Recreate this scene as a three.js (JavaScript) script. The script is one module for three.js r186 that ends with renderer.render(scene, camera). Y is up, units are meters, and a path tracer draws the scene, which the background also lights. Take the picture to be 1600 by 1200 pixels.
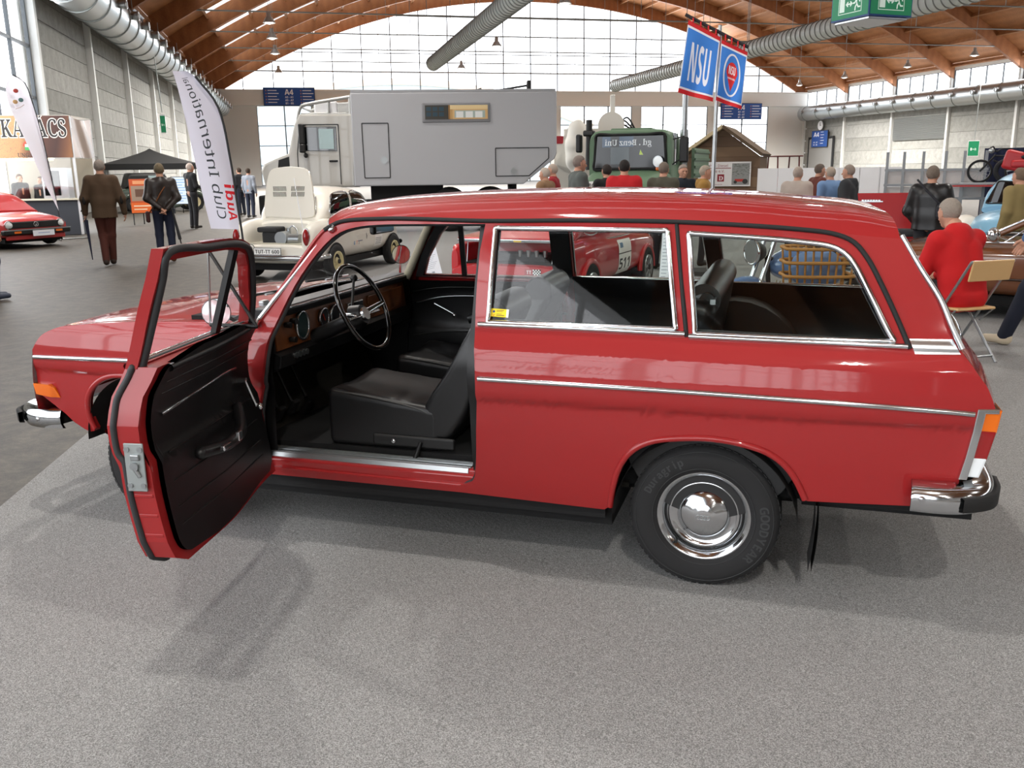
import * as THREE from 'three';
import { RectAreaLightUniformsLib } from 'three/addons/lights/RectAreaLightUniformsLib.js';
import { mergeGeometries } from 'three/addons/utils/BufferGeometryUtils.js';
import { RoundedBoxGeometry } from 'three/addons/geometries/RoundedBoxGeometry.js';
import { FontLoader } from 'three/addons/loaders/FontLoader.js';
import { TextGeometry } from 'three/addons/geometries/TextGeometry.js';
import { ImprovedNoise } from 'three/addons/math/ImprovedNoise.js';

// ---------- camera, sky, light, exposure ----------
const renderer = new THREE.WebGLRenderer();
renderer.toneMapping = THREE.LinearToneMapping;
renderer.toneMappingExposure = 1.14;
renderer.shadowMap.enabled = true;
RectAreaLightUniformsLib.init();
const scene = new THREE.Scene();
const F = 1400, YAW = 0.3016, PITCH = 0.2365, ROLL = 0.0136;
const camera = new THREE.PerspectiveCamera(2 * Math.atan(600 / F) * 180 / Math.PI, 4 / 3, 0.1, 600);
camera.position.set(0.2671, 1.6065, 4.011);
camera.rotation.set(-PITCH, YAW, -ROLL, 'YXZ');
camera.updateMatrixWorld();
scene.background = new THREE.Color(1.0, 1.03, 1.08);
scene.backgroundIntensity = 3.2;
// the hall runs along its own axis: x = across (right), y = up, -z = towards the far end
const HALL_TURN = 0.5272, HALL_AT = new THREE.Vector3(0.2671, 0, 4.011);
const hallToWorld = new THREE.Matrix4().makeRotationY(HALL_TURN).setPosition(HALL_AT);
const hp = (h, w, y = 0) => new THREE.Vector3(w, y, -h).applyMatrix4(hallToWorld);
const HW0 = -8.7, HW1 = 63.8, HEND = 108, HBACK = -45, BAY = 9;
// daylight through the glazed gables and the side windows
function skyLight(width, height, h, w, y, turn, strength) {
  const l = new THREE.RectAreaLight(new THREE.Color(0.96, 0.98, 1.0), strength, width, height);
  l.position.copy(hp(h, w, y)); l.rotation.y = HALL_TURN + turn; scene.add(l);
  return l;
}
skyLight(50, 6.0, HEND - 0.6, 27.5, 14, Math.PI, 6);
skyLight(26, 8, -10, HW0 + 0.6, 5.0, -Math.PI / 2, 1.2);
skyLight(17, 8, 29, HW0 + 0.6, 5.0, -Math.PI / 2, 4);
skyLight(140, 1.7, 31, HW1 - 0.5, 9.5, Math.PI / 2, 3.5);

// ---------- helpers ----------
let seedState = 7;
const rnd = () => (seedState = (seedState * 16807) % 2147483647) / 2147483647;
const rr = (a, b) => a + (b - a) * rnd();
const noiseGen = new ImprovedNoise();
const nz = (x, y, z = 0) => noiseGen.noise(x, y, z);
const clamp = (x, a, b) => Math.min(b, Math.max(a, x));
const lerp = (a, b, t) => a + (b - a) * t;
const smooth = (a, b, x) => { const t = clamp((x - a) / (b - a), 0, 1); return t * t * (3 - 2 * t); };
const V = (x, y, z) => new THREE.Vector3(x, y, z);
function interp(tab, x) {           // smooth (monotone-ish cubic) interpolation of [x, y] pairs
  const n = tab.length;
  if (x <= tab[0][0]) return tab[0][1];
  if (x >= tab[n - 1][0]) return tab[n - 1][1];
  let i = 0; while (tab[i + 1][0] < x) i++;
  const s = (k) => k <= 0 ? (tab[1][1] - tab[0][1]) / (tab[1][0] - tab[0][0]) : k >= n - 1 ? (tab[n - 1][1] - tab[n - 2][1]) / (tab[n - 1][0] - tab[n - 2][0]) : (() => {
    const a = (tab[k][1] - tab[k - 1][1]) / (tab[k][0] - tab[k - 1][0]), b = (tab[k + 1][1] - tab[k][1]) / (tab[k + 1][0] - tab[k][0]);
    return a * b <= 0 ? 0 : 2 * a * b / (a + b);
  })();
  const [x0, y0] = tab[i], [x1, y1] = tab[i + 1], d = x1 - x0, t = (x - x0) / d, m0 = s(i) * d, m1 = s(i + 1) * d;
  return (2 * t ** 3 - 3 * t * t + 1) * y0 + (t ** 3 - 2 * t * t + t) * m0 + (-2 * t ** 3 + 3 * t * t) * y1 + (t ** 3 - t * t) * m1;
}
function spline(pts, n = 6, closed = false) {   // Catmull-Rom through 2D or 3D points
  const c = new THREE.CatmullRomCurve3(pts.map((p) => V(p[0], p[1], p[2] || 0)), closed, 'centripetal');
  return c.getPoints(n * (pts.length - (closed ? 0 : 1))).map((p) => pts[0].length > 2 ? [p.x, p.y, p.z] : [p.x, p.y]);
}
// a pixel's ray (the frame is 1600 x 1200) cut with the ground or with a plane across the view
const viewRay = (u, v) => V((u - 800) / F, (600 - v) / F, -1).applyQuaternion(camera.quaternion);
function atY(u, v, y = 0) { const d = viewRay(u, v), t = (y - camera.position.y) / d.y; return camera.position.clone().addScaledVector(d, t); }
function atD(u, v, dist) { const d = viewRay(u, v), t = dist / Math.hypot(d.x, d.z); return camera.position.clone().addScaledVector(d, t); }

const onPlane = (o) => { o.updateMatrixWorld(); const n = V(0, 0, 1).applyQuaternion(o.quaternion), i = o.matrixWorld.clone().invert(); return (u, v) => { const d = viewRay(u, v), t = o.position.clone().sub(camera.position).dot(n) / d.dot(n); return camera.position.clone().addScaledVector(d, t).applyMatrix4(i); }; };   // pixel -> point on a thing's own upright plane
const usedNames = new Map();
function numbered(name) { const n = usedNames.get(name) || 0; usedNames.set(name, n + 1); return n ? `${name}_${String(n).padStart(3, '0')}` : name; }
function flat(list) {
  const gs = (Array.isArray(list) ? list.flat(9) : [list]).map((g) => {
    const q = g.index ? g.toNonIndexed() : g.clone();
    for (const k of Object.keys(q.attributes)) if (!['position', 'normal', 'uv'].includes(k)) q.deleteAttribute(k);
    if (!q.attributes.uv) q.setAttribute('uv', new THREE.BufferAttribute(new Float32Array(q.attributes.position.count * 2), 2));
    if (!q.attributes.normal) q.computeVertexNormals();
    return q;
  });
  return gs.length === 1 ? gs[0] : mergeGeometries(gs);
}
function part(name, geometry, material, parent) {
  const m = new THREE.Mesh(Array.isArray(geometry) ? flat(geometry) : geometry, material);
  m.name = name; m.castShadow = m.receiveShadow = true; parent.add(m);
  return m;
}
function tag(o, label, category, group) { o.userData.label = label; if (category) o.userData.category = category; if (group) o.userData.group = group; return o; }
function thing(name, label, category, at = [0, 0, 0], turn = 0, group) {
  const o = new THREE.Group(); o.name = numbered(name); scene.add(o);
  if (at.isVector3) o.position.copy(at); else o.position.set(...at);
  o.rotation.y = turn; return tag(o, label, category, group);
}
function single(name, geometry, material, label, category, group) { const m = part(numbered(name), geometry, material, scene); return tag(m, label, category, group); }
function struct(name, geometry, material, label, hall = false) {
  const m = geometry ? part(numbered(name), geometry, material, scene) : new THREE.Group();
  if (!geometry) { m.name = numbered(name); scene.add(m); }
  m.userData.kind = 'structure'; if (label) m.userData.label = label;
  if (hall) { m.position.copy(HALL_AT); m.rotation.y = HALL_TURN; }
  return m;
}
function copyOf(o, at, turn, label) { const c = o.clone(); c.name = numbered(o.name.replace(/_\d+$/, '')); scene.add(c); if (at) c.position.copy(at); if (turn !== undefined) c.rotation.y = turn; c.userData = { ...o.userData }; if (label) c.userData.label = label; return c; }
const move = (g, x = 0, y = 0, z = 0, rx = 0, ry = 0, rz = 0) => g.applyMatrix4(new THREE.Matrix4().makeRotationFromEuler(new THREE.Euler(rx, ry, rz)).setPosition(x, y, z));
const box = (w, h, d, x = 0, y = 0, z = 0, rx = 0, ry = 0, rz = 0) => move(new THREE.BoxGeometry(w, h, d), x, y, z, rx, ry, rz);
const rbox = (w, h, d, r, x = 0, y = 0, z = 0, rx = 0, ry = 0, rz = 0) => move(new RoundedBoxGeometry(w, h, d, 2, Math.min(r, w / 2.01, h / 2.01, d / 2.01)), x, y, z, rx, ry, rz);
const span = (x0, x1, y0, y1, z0, z1) => box(x1 - x0, y1 - y0, z1 - z0, (x0 + x1) / 2, (y0 + y1) / 2, (z0 + z1) / 2);
const cyl = (r0, r1, h, x = 0, y = 0, z = 0, rx = 0, ry = 0, rz = 0, n = 20) => move(new THREE.CylinderGeometry(r0, r1, h, n), x, y, z, rx, ry, rz);
const ball = (r, x = 0, y = 0, z = 0, sx = 1, sy = 1, sz = 1, n = 16) => { const g = new THREE.SphereGeometry(r, n, Math.max(6, n * 0.7 | 0)); g.scale(sx, sy, sz); return move(g, x, y, z); };
const lathe = (pts, n = 40) => new THREE.LatheGeometry(pts.map((p) => new THREE.Vector2(p[0], p[1])), n);
function tube(pts, r, n = 8, closed = false, seg) { const c = new THREE.CatmullRomCurve3(pts.map((p) => p.isVector3 ? p : V(...p)), closed, 'centripetal'); return new THREE.TubeGeometry(c, seg || Math.max(4, pts.length * 5), r, n, closed); }
function rod(a, b, r0, r1 = r0, n = 10) {
  const A = a.isVector3 ? a : V(...a), B = b.isVector3 ? b : V(...b), d = B.clone().sub(A), g = new THREE.CylinderGeometry(r1, r0, d.length(), n);
  return g.applyQuaternion(new THREE.Quaternion().setFromUnitVectors(V(0, 1, 0), d.clone().normalize())).translate((A.x + B.x) / 2, (A.y + B.y) / 2, (A.z + B.z) / 2);
}
function bar(a, b, w, h) {       // square bar between two points, w across and h up
  const A = V(...a), B = V(...b), d = B.clone().sub(A), g = new THREE.BoxGeometry(w, h, d.length());
  const m = new THREE.Matrix4().lookAt(A, B, Math.abs(d.y) > 0.98 * d.length() ? V(1, 0, 0) : V(0, 1, 0)); m.setPosition(A.clone().add(B).multiplyScalar(0.5));
  return g.applyMatrix4(m);
}
const shapeOf = (pts, holes = []) => { const s = new THREE.Shape(pts.map((p) => new THREE.Vector2(p[0], p[1]))); for (const h of holes) s.holes.push(new THREE.Path(h.map((p) => new THREE.Vector2(p[0], p[1])))); return s; };
const extrude = (pts, depth, bevel = 0, holes = []) => new THREE.ExtrudeGeometry(shapeOf(pts, holes), { depth, bevelEnabled: bevel > 0, bevelSize: bevel, bevelThickness: bevel, bevelSegments: 2, curveSegments: 6 });
function grid(fn, nu, nv, uvScale = 1, closeV = false) {  // fn(u, v) -> [x, y, z]
  const pos = [], uv = [], idx = [];
  for (let i = 0; i <= nu; i++) for (let j = 0; j <= nv; j++) { pos.push(...fn(i / nu, j / nv)); uv.push(i / nu * uvScale, j / nv * uvScale); }
  for (let i = 0; i < nu; i++) for (let j = 0; j < nv; j++) { const a = i * (nv + 1) + j, b = a + nv + 1; idx.push(a, b, a + 1, b, b + 1, a + 1); }
  const g = new THREE.BufferGeometry(); g.setAttribute('position', new THREE.Float32BufferAttribute(pos, 3)); g.setAttribute('uv', new THREE.Float32BufferAttribute(uv, 2)); g.setIndex(idx); g.computeVertexNormals();
  if (closeV) { const n = g.attributes.normal; for (let i = 0; i <= nu; i++) { const a = i * (nv + 1), b = a + nv, v = V(n.getX(a) + n.getX(b), n.getY(a) + n.getY(b), n.getZ(a) + n.getZ(b)).normalize(); n.setXYZ(a, v.x, v.y, v.z); n.setXYZ(b, v.x, v.y, v.z); } }
  return g;
}
function mirrorZ(g) {
  const q = g.index ? g.toNonIndexed() : g.clone(), p = q.attributes.position, n = q.attributes.normal, uv = q.attributes.uv;
  for (let i = 0; i < p.count; i++) { p.setZ(i, -p.getZ(i)); n.setZ(i, -n.getZ(i)); }
  for (const a of [p, n, uv]) { if (!a) continue; const s = a.itemSize, t = a.array; for (let i = 0; i < p.count; i += 3) for (let k = 0; k < s; k++) { const x = t[(i + 1) * s + k]; t[(i + 1) * s + k] = t[(i + 2) * s + k]; t[(i + 2) * s + k] = x; } }
  return q;
}
function uvMetres(g, k = 1) {   // planar uv in metres by the dominant axis of the normal
  const q = g.index ? g.toNonIndexed() : g, p = q.attributes.position, n = q.attributes.normal, uv = new Float32Array(p.count * 2);
  for (let i = 0; i < p.count; i++) { const ax = Math.abs(n.getX(i)), ay = Math.abs(n.getY(i)), az = Math.abs(n.getZ(i)), x = p.getX(i), y = p.getY(i), z = p.getZ(i);
    const [a, b] = ay >= ax && ay >= az ? [x, z] : ax >= az ? [z, y] : [x, y]; uv[i * 2] = a * k; uv[i * 2 + 1] = b * k; }
  q.setAttribute('uv', new THREE.BufferAttribute(uv, 2)); return q;
}
// subdivide so that no edge is longer than most (edges are cut the same way on both sides)
function subdivide(P, T, most) {
  for (let it = 0; it < 9; it++) {
    const mid = new Map(), out = []; let cut = false;
    const m = (a, b) => { const k = a < b ? a * 1e6 + b : b * 1e6 + a; if (mid.has(k)) return mid.get(k); const d = Math.hypot(P[a][0] - P[b][0], P[a][1] - P[b][1]); let r = -1; if (d > most) { P.push([(P[a][0] + P[b][0]) / 2, (P[a][1] + P[b][1]) / 2]); r = P.length - 1; cut = true; } mid.set(k, r); return r; };
    for (const [a, b, c] of T) {
      const x = m(a, b), y = m(b, c), z = m(c, a), k = (x >= 0) + (y >= 0) + (z >= 0);
      if (!k) out.push([a, b, c]);
      else if (k === 3) out.push([a, x, z], [x, b, y], [z, y, c], [x, y, z]);
      else if (k === 1) { if (x >= 0) out.push([a, x, c], [x, b, c]); else if (y >= 0) out.push([b, y, a], [y, c, a]); else out.push([c, z, b], [z, a, b]); }
      else { if (x < 0) out.push([c, z, y], [z, a, b], [z, b, y]); else if (y < 0) out.push([a, x, z], [x, b, c], [x, c, z]); else out.push([b, y, x], [y, c, a], [y, a, x]); }
    }
    T = out; if (!cut) break;
  }
  return T;
}
// a sheet-metal panel: a flat outline with holes laid on the surface z = zf(x, y), with rims folded inwards
function sheet(outline, holes, zf, { most = 0.04, rim = 0.025, to = (x, y, z) => [x, y, z], rimDir = [0, 0, -1], flip = false } = {}) {
  const s = shapeOf(outline, holes), ex = s.extractPoints(1), all = [...ex.shape, ...ex.holes.flat()];
  const P = all.map((p) => [p.x, p.y]);
  const T = subdivide(P, THREE.ShapeUtils.triangulateShape(ex.shape, ex.holes), most);
  const pos = [], nor = [], uv = [], e = 0.004;
  const N = ([x, y]) => { const gx = (zf(x + e, y) - zf(x - e, y)) / (2 * e), gy = (zf(x, y + e) - zf(x, y - e)) / (2 * e); const v = V(...to(-gx, -gy, 1)).sub(V(...to(0, 0, 0))).normalize(); return v; };
  const pn = P.map((p) => { const z = zf(p[0], p[1]); return [to(p[0], p[1], z), N(p)]; });
  for (const t of T) { const [a, b, c] = t.map((i) => P[i]); const up = (b[0] - a[0]) * (c[1] - a[1]) - (b[1] - a[1]) * (c[0] - a[0]) > 0; const o = (up !== flip) ? t : [t[0], t[2], t[1]]; for (const i of o) { pos.push(...pn[i][0]); nor.push(...pn[i][1].toArray()); uv.push(P[i][0], P[i][1]); } }
  const rimAt = typeof rim === 'function' ? rim : () => rim;
  if (rim) for (const loop of [ex.shape, ...ex.holes]) for (let i = 0; i < loop.length; i++) {
    const a = loop[i], b = loop[(i + 1) % loop.length], L = a.distanceTo(b); if (L < 1e-6) continue;
    const k = Math.max(1, Math.ceil(L / most));
    for (let j = 0; j < k; j++) {
      const q = [j / k, (j + 1) / k].map((t) => [lerp(a.x, b.x, t), lerp(a.y, b.y, t)]), A = to(q[0][0], q[0][1], zf(...q[0])), B = to(q[1][0], q[1][1], zf(...q[1]));
      const r = V(...to(...rimDir)).sub(V(...to(0, 0, 0))); const A2 = V(...A).addScaledVector(r, rimAt(q[0][0])).toArray(), B2 = V(...B).addScaledVector(r, rimAt(q[1][0])).toArray();
      const n = V(...B).sub(V(...A)).cross(r).normalize().toArray();
      for (const v of [A, B, B2, A, B2, A2]) { pos.push(...v); nor.push(...n); uv.push(v[0], v[1]); }
    }
  }
  const g = new THREE.BufferGeometry(); g.setAttribute('position', new THREE.Float32BufferAttribute(pos, 3)); g.setAttribute('normal', new THREE.Float32BufferAttribute(nor, 3)); g.setAttribute('uv', new THREE.Float32BufferAttribute(uv, 2));
  return g;
}
// surface of a signed distance field, by surface nets
function blob(sdf, lo, hi, cell, colour) {
  const n = lo.map((a, i) => Math.ceil((hi[i] - a) / cell) + 1), [nx, ny, nzz] = n, f = new Float32Array(nx * ny * nzz), at = (i, j, k) => (k * ny + j) * nx + i;
  for (let k = 0; k < nzz; k++) for (let j = 0; j < ny; j++) for (let i = 0; i < nx; i++) f[at(i, j, k)] = sdf(lo[0] + i * cell, lo[1] + j * cell, lo[2] + k * cell);
  const id = new Int32Array(nx * ny * nzz).fill(-1), pos = [], nor = [], idx = [];
  for (let k = 0; k < nzz - 1; k++) for (let j = 0; j < ny - 1; j++) for (let i = 0; i < nx - 1; i++) {
    let sx = 0, sy = 0, sz = 0, c = 0;
    for (let e = 0; e < 12; e++) {
      const ax = e >> 2, b = e & 3, o = [0, 0, 0]; o[(ax + 1) % 3] = b & 1; o[(ax + 2) % 3] = b >> 1; const q = o.slice(); q[ax] = 1;
      const f0 = f[at(i + o[0], j + o[1], k + o[2])], f1 = f[at(i + q[0], j + q[1], k + q[2])];
      if ((f0 < 0) === (f1 < 0)) continue; const t = f0 / (f0 - f1); sx += o[0] + (q[0] - o[0]) * t; sy += o[1] + (q[1] - o[1]) * t; sz += o[2] + (q[2] - o[2]) * t; c++;
    }
    if (!c) continue; let x = lo[0] + (i + sx / c) * cell, y = lo[1] + (j + sy / c) * cell, z = lo[2] + (k + sz / c) * cell;
    const e = cell * 0.25, d = sdf(x, y, z), g = V(sdf(x + e, y, z) - d, sdf(x, y + e, z) - d, sdf(x, y, z + e) - d).normalize();
    id[at(i, j, k)] = pos.length / 3; pos.push(x - g.x * d * 0.8, y - g.y * d * 0.8, z - g.z * d * 0.8); nor.push(g.x, g.y, g.z);
  }
  const quad = (a, b, c, d, s) => { if (a < 0 || b < 0 || c < 0 || d < 0) return; s ? idx.push(a, b, c, a, c, d) : idx.push(a, c, b, a, d, c); };
  for (let k = 1; k < nzz - 1; k++) for (let j = 1; j < ny - 1; j++) for (let i = 1; i < nx - 1; i++) {
    const s = f[at(i, j, k)] < 0;
    if (s !== f[at(i + 1, j, k)] < 0) quad(id[at(i, j - 1, k - 1)], id[at(i, j, k - 1)], id[at(i, j, k)], id[at(i, j - 1, k)], s);
    if (s !== f[at(i, j + 1, k)] < 0) quad(id[at(i - 1, j, k - 1)], id[at(i - 1, j, k)], id[at(i, j, k)], id[at(i, j, k - 1)], s);
    if (s !== f[at(i, j, k + 1)] < 0) quad(id[at(i - 1, j - 1, k)], id[at(i, j - 1, k)], id[at(i, j, k)], id[at(i - 1, j, k)], s);
  }
  const g = new THREE.BufferGeometry(); g.setAttribute('position', new THREE.Float32BufferAttribute(pos, 3)); g.setAttribute('normal', new THREE.Float32BufferAttribute(nor, 3)); g.setIndex(idx);
  g.setAttribute('uv', new THREE.BufferAttribute(new Float32Array(pos.length / 3 * 2), 2));
  return g;
}
const normUV = (g) => { g.computeBoundingBox(); const b = g.boundingBox, p = g.attributes.position, uv = g.attributes.uv; for (let i = 0; i < p.count; i++) uv.setXY(i, (p.getX(i) - b.min.x) / (b.max.x - b.min.x), (p.getY(i) - b.min.y) / (b.max.y - b.min.y)); return g; };
// textures
function noiseTex(size, fn, srgb = true, rep = 1) {
  const d = new Uint8Array(size * size * 4);
  for (let y = 0; y < size; y++) for (let x = 0; x < size; x++) { const c = fn(x / size, y / size, x, y), o = (y * size + x) * 4; for (let k = 0; k < 3; k++) d[o + k] = clamp(Math.round(Array.isArray(c) ? c[k] : c), 0, 255); d[o + 3] = 255; }
  const t = new THREE.DataTexture(d, size, size); t.magFilter = THREE.LinearFilter; t.minFilter = THREE.LinearMipmapLinearFilter; t.generateMipmaps = true; t.wrapS = t.wrapT = THREE.RepeatWrapping; t.repeat.set(rep, rep);
  if (srgb) t.colorSpace = THREE.SRGBColorSpace; t.needsUpdate = true; return t;
}
// noise that repeats over the unit square
const tileNoise = (x, y, f, s = 0) => { const a = x * 2 * Math.PI, b = y * 2 * Math.PI, r = f / 6.2832; return nz(Math.cos(a) * r + 11 + s, Math.sin(a) * r + Math.cos(b) * r + 3, Math.sin(b) * r + 7 + s); };
function canvasTex(w, h, draw) { const c = document.createElement('canvas'); c.width = w; c.height = h; const g = c.getContext('2d'); draw(g, w, h); const t = new THREE.CanvasTexture(c); t.colorSpace = THREE.SRGBColorSpace; return t; }
const std = (color, roughness = 0.7, metalness = 0, more = {}) => new THREE.MeshStandardMaterial({ color, roughness, metalness, ...more });
const phys = (color, roughness = 0.5, more = {}) => new THREE.MeshPhysicalMaterial({ color, roughness, ...more });
const lin = (r, g, b) => new THREE.Color().setRGB(r, g, b);
const M = {
  red: phys(lin(0.315, 0.016, 0.017), 0.5, { specularIntensity: 0.3, clearcoat: 0.85, clearcoatRoughness: 0.05 }),
  chrome: std('#d9dcdf', 0.12, 1), steel: std('#b4b8ba', 0.32, 1), alu: std('#b2b6b7', 0.36, 0.9), galv: std('#9ba09f', 0.5, 0.7),
  rubber: std('#141414', 0.75), tyre: std('#1b1b1c', 0.82), black: std('#0b0b0b', 0.5), blackTrim: std('#0e0e0f', 0.42), darkGrey: std('#2d2e30', 0.8), under: std('#0d0d0e', 0.9),
  glass: phys('#ffffff', 0.02, { transmission: 1, thickness: 0, ior: 1.5 }), tinted: phys('#eaf0ed', 0.02, { transmission: 1, thickness: 0, ior: 1.5 }),
  darkGlass: phys('#0c1012', 0.05, { clearcoat: 1 }), amber: phys('#e06a05', 0.15, { clearcoat: 1 }), redLens: phys('#8e0508', 0.12, { clearcoat: 1 }), clearLens: phys('#e9eef0', 0.1, { clearcoat: 1 }), mirror: std('#e6eaec', 0.03, 1),
  white: std('#e8e8ea', 0.6), cream: phys('#efebdf', 0.4, { clearcoat: 0.7, clearcoatRoughness: 0.06 }), paper: std('#eeeef0', 0.85), skin: std('#b98a72', 0.65), leather: std('#111112', 0.38),
  greyBody: phys('#b2b3b7', 0.5, { clearcoat: 0.25, clearcoatRoughness: 0.2 }), greenBody: std('#5f7a60', 0.55), seal: std('#2a2b2d', 0.6), brownPaint: phys('#6f3f1e', 0.3, { clearcoat: 1, clearcoatRoughness: 0.05 }),
};
// ---------- the hall ----------
const T = {};
T.carpet = noiseTex(512, (u, v, x, y) => { const k = 134 + rr(-40, 40); return [k * 1.0, k * 0.998, k * 0.988]; });
T.asphalt = noiseTex(512, (u, v) => { const k = 66 + 20 * tileNoise(u, v, 14) + 14 * tileNoise(u, v, 60, 3) + rr(-13, 13); return [k * 1.06, k * 0.99, k * 0.88]; });
T.concrete = noiseTex(512, (u, v) => { const k = 172 + 16 * tileNoise(u, v, 7) + 10 * tileNoise(u, v, 30, 3) + rr(-5, 5); return [k, k, k * 0.985]; });
T.wood = noiseTex(512, (u, v) => { const g = 5 * Math.sin((u * 12.566 * 3 + 2 * tileNoise(u, v, 4))) + 9 * tileNoise(u, v, 40, 2) + 12 * tileNoise(u, v, 5) + rr(-5, 5); return [162 + g, 113 + g * 0.8, 74 + g * 0.6]; });
T.carpetBump = noiseTex(512, (u, v) => 128 + 60 * tileNoise(u, v, 80, 2) + rr(-60, 60), false);
T.fine = noiseTex(256, () => 128 + rr(-60, 60), false);
const floorUv = (g, k) => uvMetres(g, k);
const M2 = {
  carpet: std('#ffffff', 0.98, 0, { map: T.carpet, bumpMap: T.carpetBump, bumpScale: 0.0025 }),
  asphalt: std('#f0ece6', 0.55, 0, { map: T.asphalt }),
  concrete: std('#d3d3cf', 0.85, 0, { map: T.concrete }), concreteB: std('#c6c6c2', 0.85, 0, { map: T.concrete }), concreteC: std('#dededb', 0.85, 0, { map: T.concrete }),
  pale: std('#e2e3e0', 0.7), beam: std('#e6e7e4', 0.75), panel: std('#dcdcd8', 0.8), pilaster: std('#dadbd8', 0.6),
  wood: std('#ffffff', 0.6, 0, { map: T.wood }), woodDark: std('#f3e0cc', 0.6, 0, { map: T.wood }), woodDeck: std('#fff4e4', 0.7, 0, { map: T.wood }),
  frame: std('#5f6468', 0.5, 0.4), translucent: phys('#f4f6f8', 0.9, { transmission: 0.5, thickness: 0 }),
};
// floor and carpet
struct('floor', floorUv(span(HW0 - 1, HW1 + 1, -0.25, -0.012, -HEND - 1, -HBACK + 1), 0.5), M2.asphalt, 'dark asphalt floor of the exhibition hall', true);
{
  const c0 = atY(-260, 1010), c1 = atY(160, 657), dir = c1.clone().sub(c0).normalize(), ac = V(-dir.z, 0, dir.x);   // the carpet's straight left edge
  const a = c0.clone().addScaledVector(dir, -3), q = (s, t) => { const p = a.clone().addScaledVector(dir, s).addScaledVector(ac, t); return [p.x, -p.z]; };
  const g = extrude([q(0, 0), q(0, 13), q(24, 13), q(24, 0)], 0.012); g.rotateX(-Math.PI / 2); g.translate(0, -0.012, 0);
  const o = struct('floor_carpet', floorUv(g, 0.85), M2.carpet, 'grey needle felt carpet laid on the hall floor');
}
const archY = (w) => 20.3 - 10.7 * Math.pow(Math.abs(w - 27.55) / 36.25, 2.1);
const ribs = []; for (let h = HEND; h > HBACK; h -= BAY) ribs.push(h);
// side walls: courses of concrete panels between pilasters
function sideWall(name, wIn, sign, rows, top, openAt, label) {
  const wall = struct(name, span(sign < 0 ? wIn - 0.4 : wIn + 0.16, sign < 0 ? wIn - 0.16 : wIn + 0.4, 0, 0.05, -HEND, -HBACK), M2.panel, label, true);
  const shapes = new Map();
  const put = (z0, z1, y0, y1, m, nm = 'wall_panel') => {
    const key = [z1 - z0, y1 - y0].map((x) => x.toFixed(3)).join(); if (!shapes.has(key)) shapes.set(key, uvMetres(box(0.3, y1 - y0 - 0.02, z1 - z0 - 0.02), 0.35));
    const p = part(nm, shapes.get(key), m, wall); p.position.set(wIn + sign * 0.17, (y0 + y1) / 2, (z0 + z1) / 2);
  };
  const mats = [M2.concrete, M2.concreteB, M2.concreteC];
  for (let i = 0; i < ribs.length; i++) {
    const h1 = ribs[i] - 0.2, h0 = Math.max(HBACK, ribs[i] - BAY + 0.2), op = openAt(i, h0);
    part('pilaster', span(sign < 0 ? wIn - 0.1 : wIn - 0.22, sign < 0 ? wIn + 0.22 : wIn + 0.1, 0, top, -ribs[i] - 0.14, -ribs[i] + 0.14), M2.pilaster, wall);
    for (let r = 0; r < rows.length - 1; r++) {
      const y0 = rows[r], y1 = rows[r + 1];
      if (op && y0 >= op[0] - 0.01 && y1 <= op[1] + 0.01) continue;
      const skip = op && y0 < op[1] && y1 > op[0]; if (skip) continue;
      if (op && op[2] && y1 <= op[0]) { put(-h1, -h0, y0, y1, mats[(i + r * 2) % 3]); continue; }
      put(-h1, -h0, y0, y1, mats[(i * 2 + r) % 3]);
    }
    part('wall_core', span(sign < 0 ? wIn - 0.42 : wIn + 0.33, sign < 0 ? wIn - 0.33 : wIn + 0.42, 0, op ? op[0] : top, -ribs[i], Math.min(-HBACK, -ribs[i] + BAY)), M2.panel, wall);
    if (op) {
      const win = numberedWindow(wall); const n = 4, m = Math.max(1, Math.round((op[1] - op[0]) / 1.9)), dz = (h1 - h0) / n, dy = (op[1] - op[0]) / m;
      for (let a = 0; a <= n; a++) part('mullion', span(wIn + sign * 0.1 - 0.06, wIn + sign * 0.1 + 0.06, op[0], op[1], -h0 - a * dz - 0.05, -h0 - a * dz + 0.05), M2.frame, win);
      for (let b = 0; b <= m; b++) part('transom', span(wIn + sign * 0.1 - 0.05, wIn + sign * 0.1 + 0.05, op[0] + b * dy - 0.05, op[0] + b * dy + 0.05, -h1, -h0), M2.frame, win);
      const pg = new THREE.PlaneGeometry(dz - 0.1, dy - 0.1); pg.rotateY(Math.PI / 2);
      for (let a = 0; a < n; a++) for (let b = 0; b < m; b++) { const p = part('pane', pg, M.glass, win); p.position.set(wIn + sign * 0.1, op[0] + (b + 0.5) * dy, -h0 - (a + 0.5) * dz); }
    }
  }
  part('wall_head', span(sign < 0 ? wIn - 0.35 : wIn, sign < 0 ? wIn : wIn + 0.35, top, 11.4, -HEND, -HBACK), sign < 0 ? M2.frame : M2.panel, wall);
  return wall;
}
let windowCount = 0;
function numberedWindow() { const w = struct(`window_${++windowCount}`, null, null, `steel-framed hall window number ${windowCount}`, true); return w; }
const rowsL = []; for (let y = 0; y <= 9.37; y += 0.78) rowsL.push(y);
sideWall('wall_left', HW0, -1, rowsL, 9.36, (i, h0) => (h0 < 34 && h0 > 20) || (h0 < 8 && h0 > -28) ? [0.78, 9.36] : null, 'left wall of grey concrete courses between pale pilasters');
const rowsR = [0, 1.5, 3, 4.5, 6, 7.2, 8.6, 10.4];
sideWall('wall_right', HW1, 1, rowsR, 10.4, (i) => (i % 1 === 0 ? [8.6, 10.4] : null), 'right wall of pale concrete courses under a row of high windows');
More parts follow.
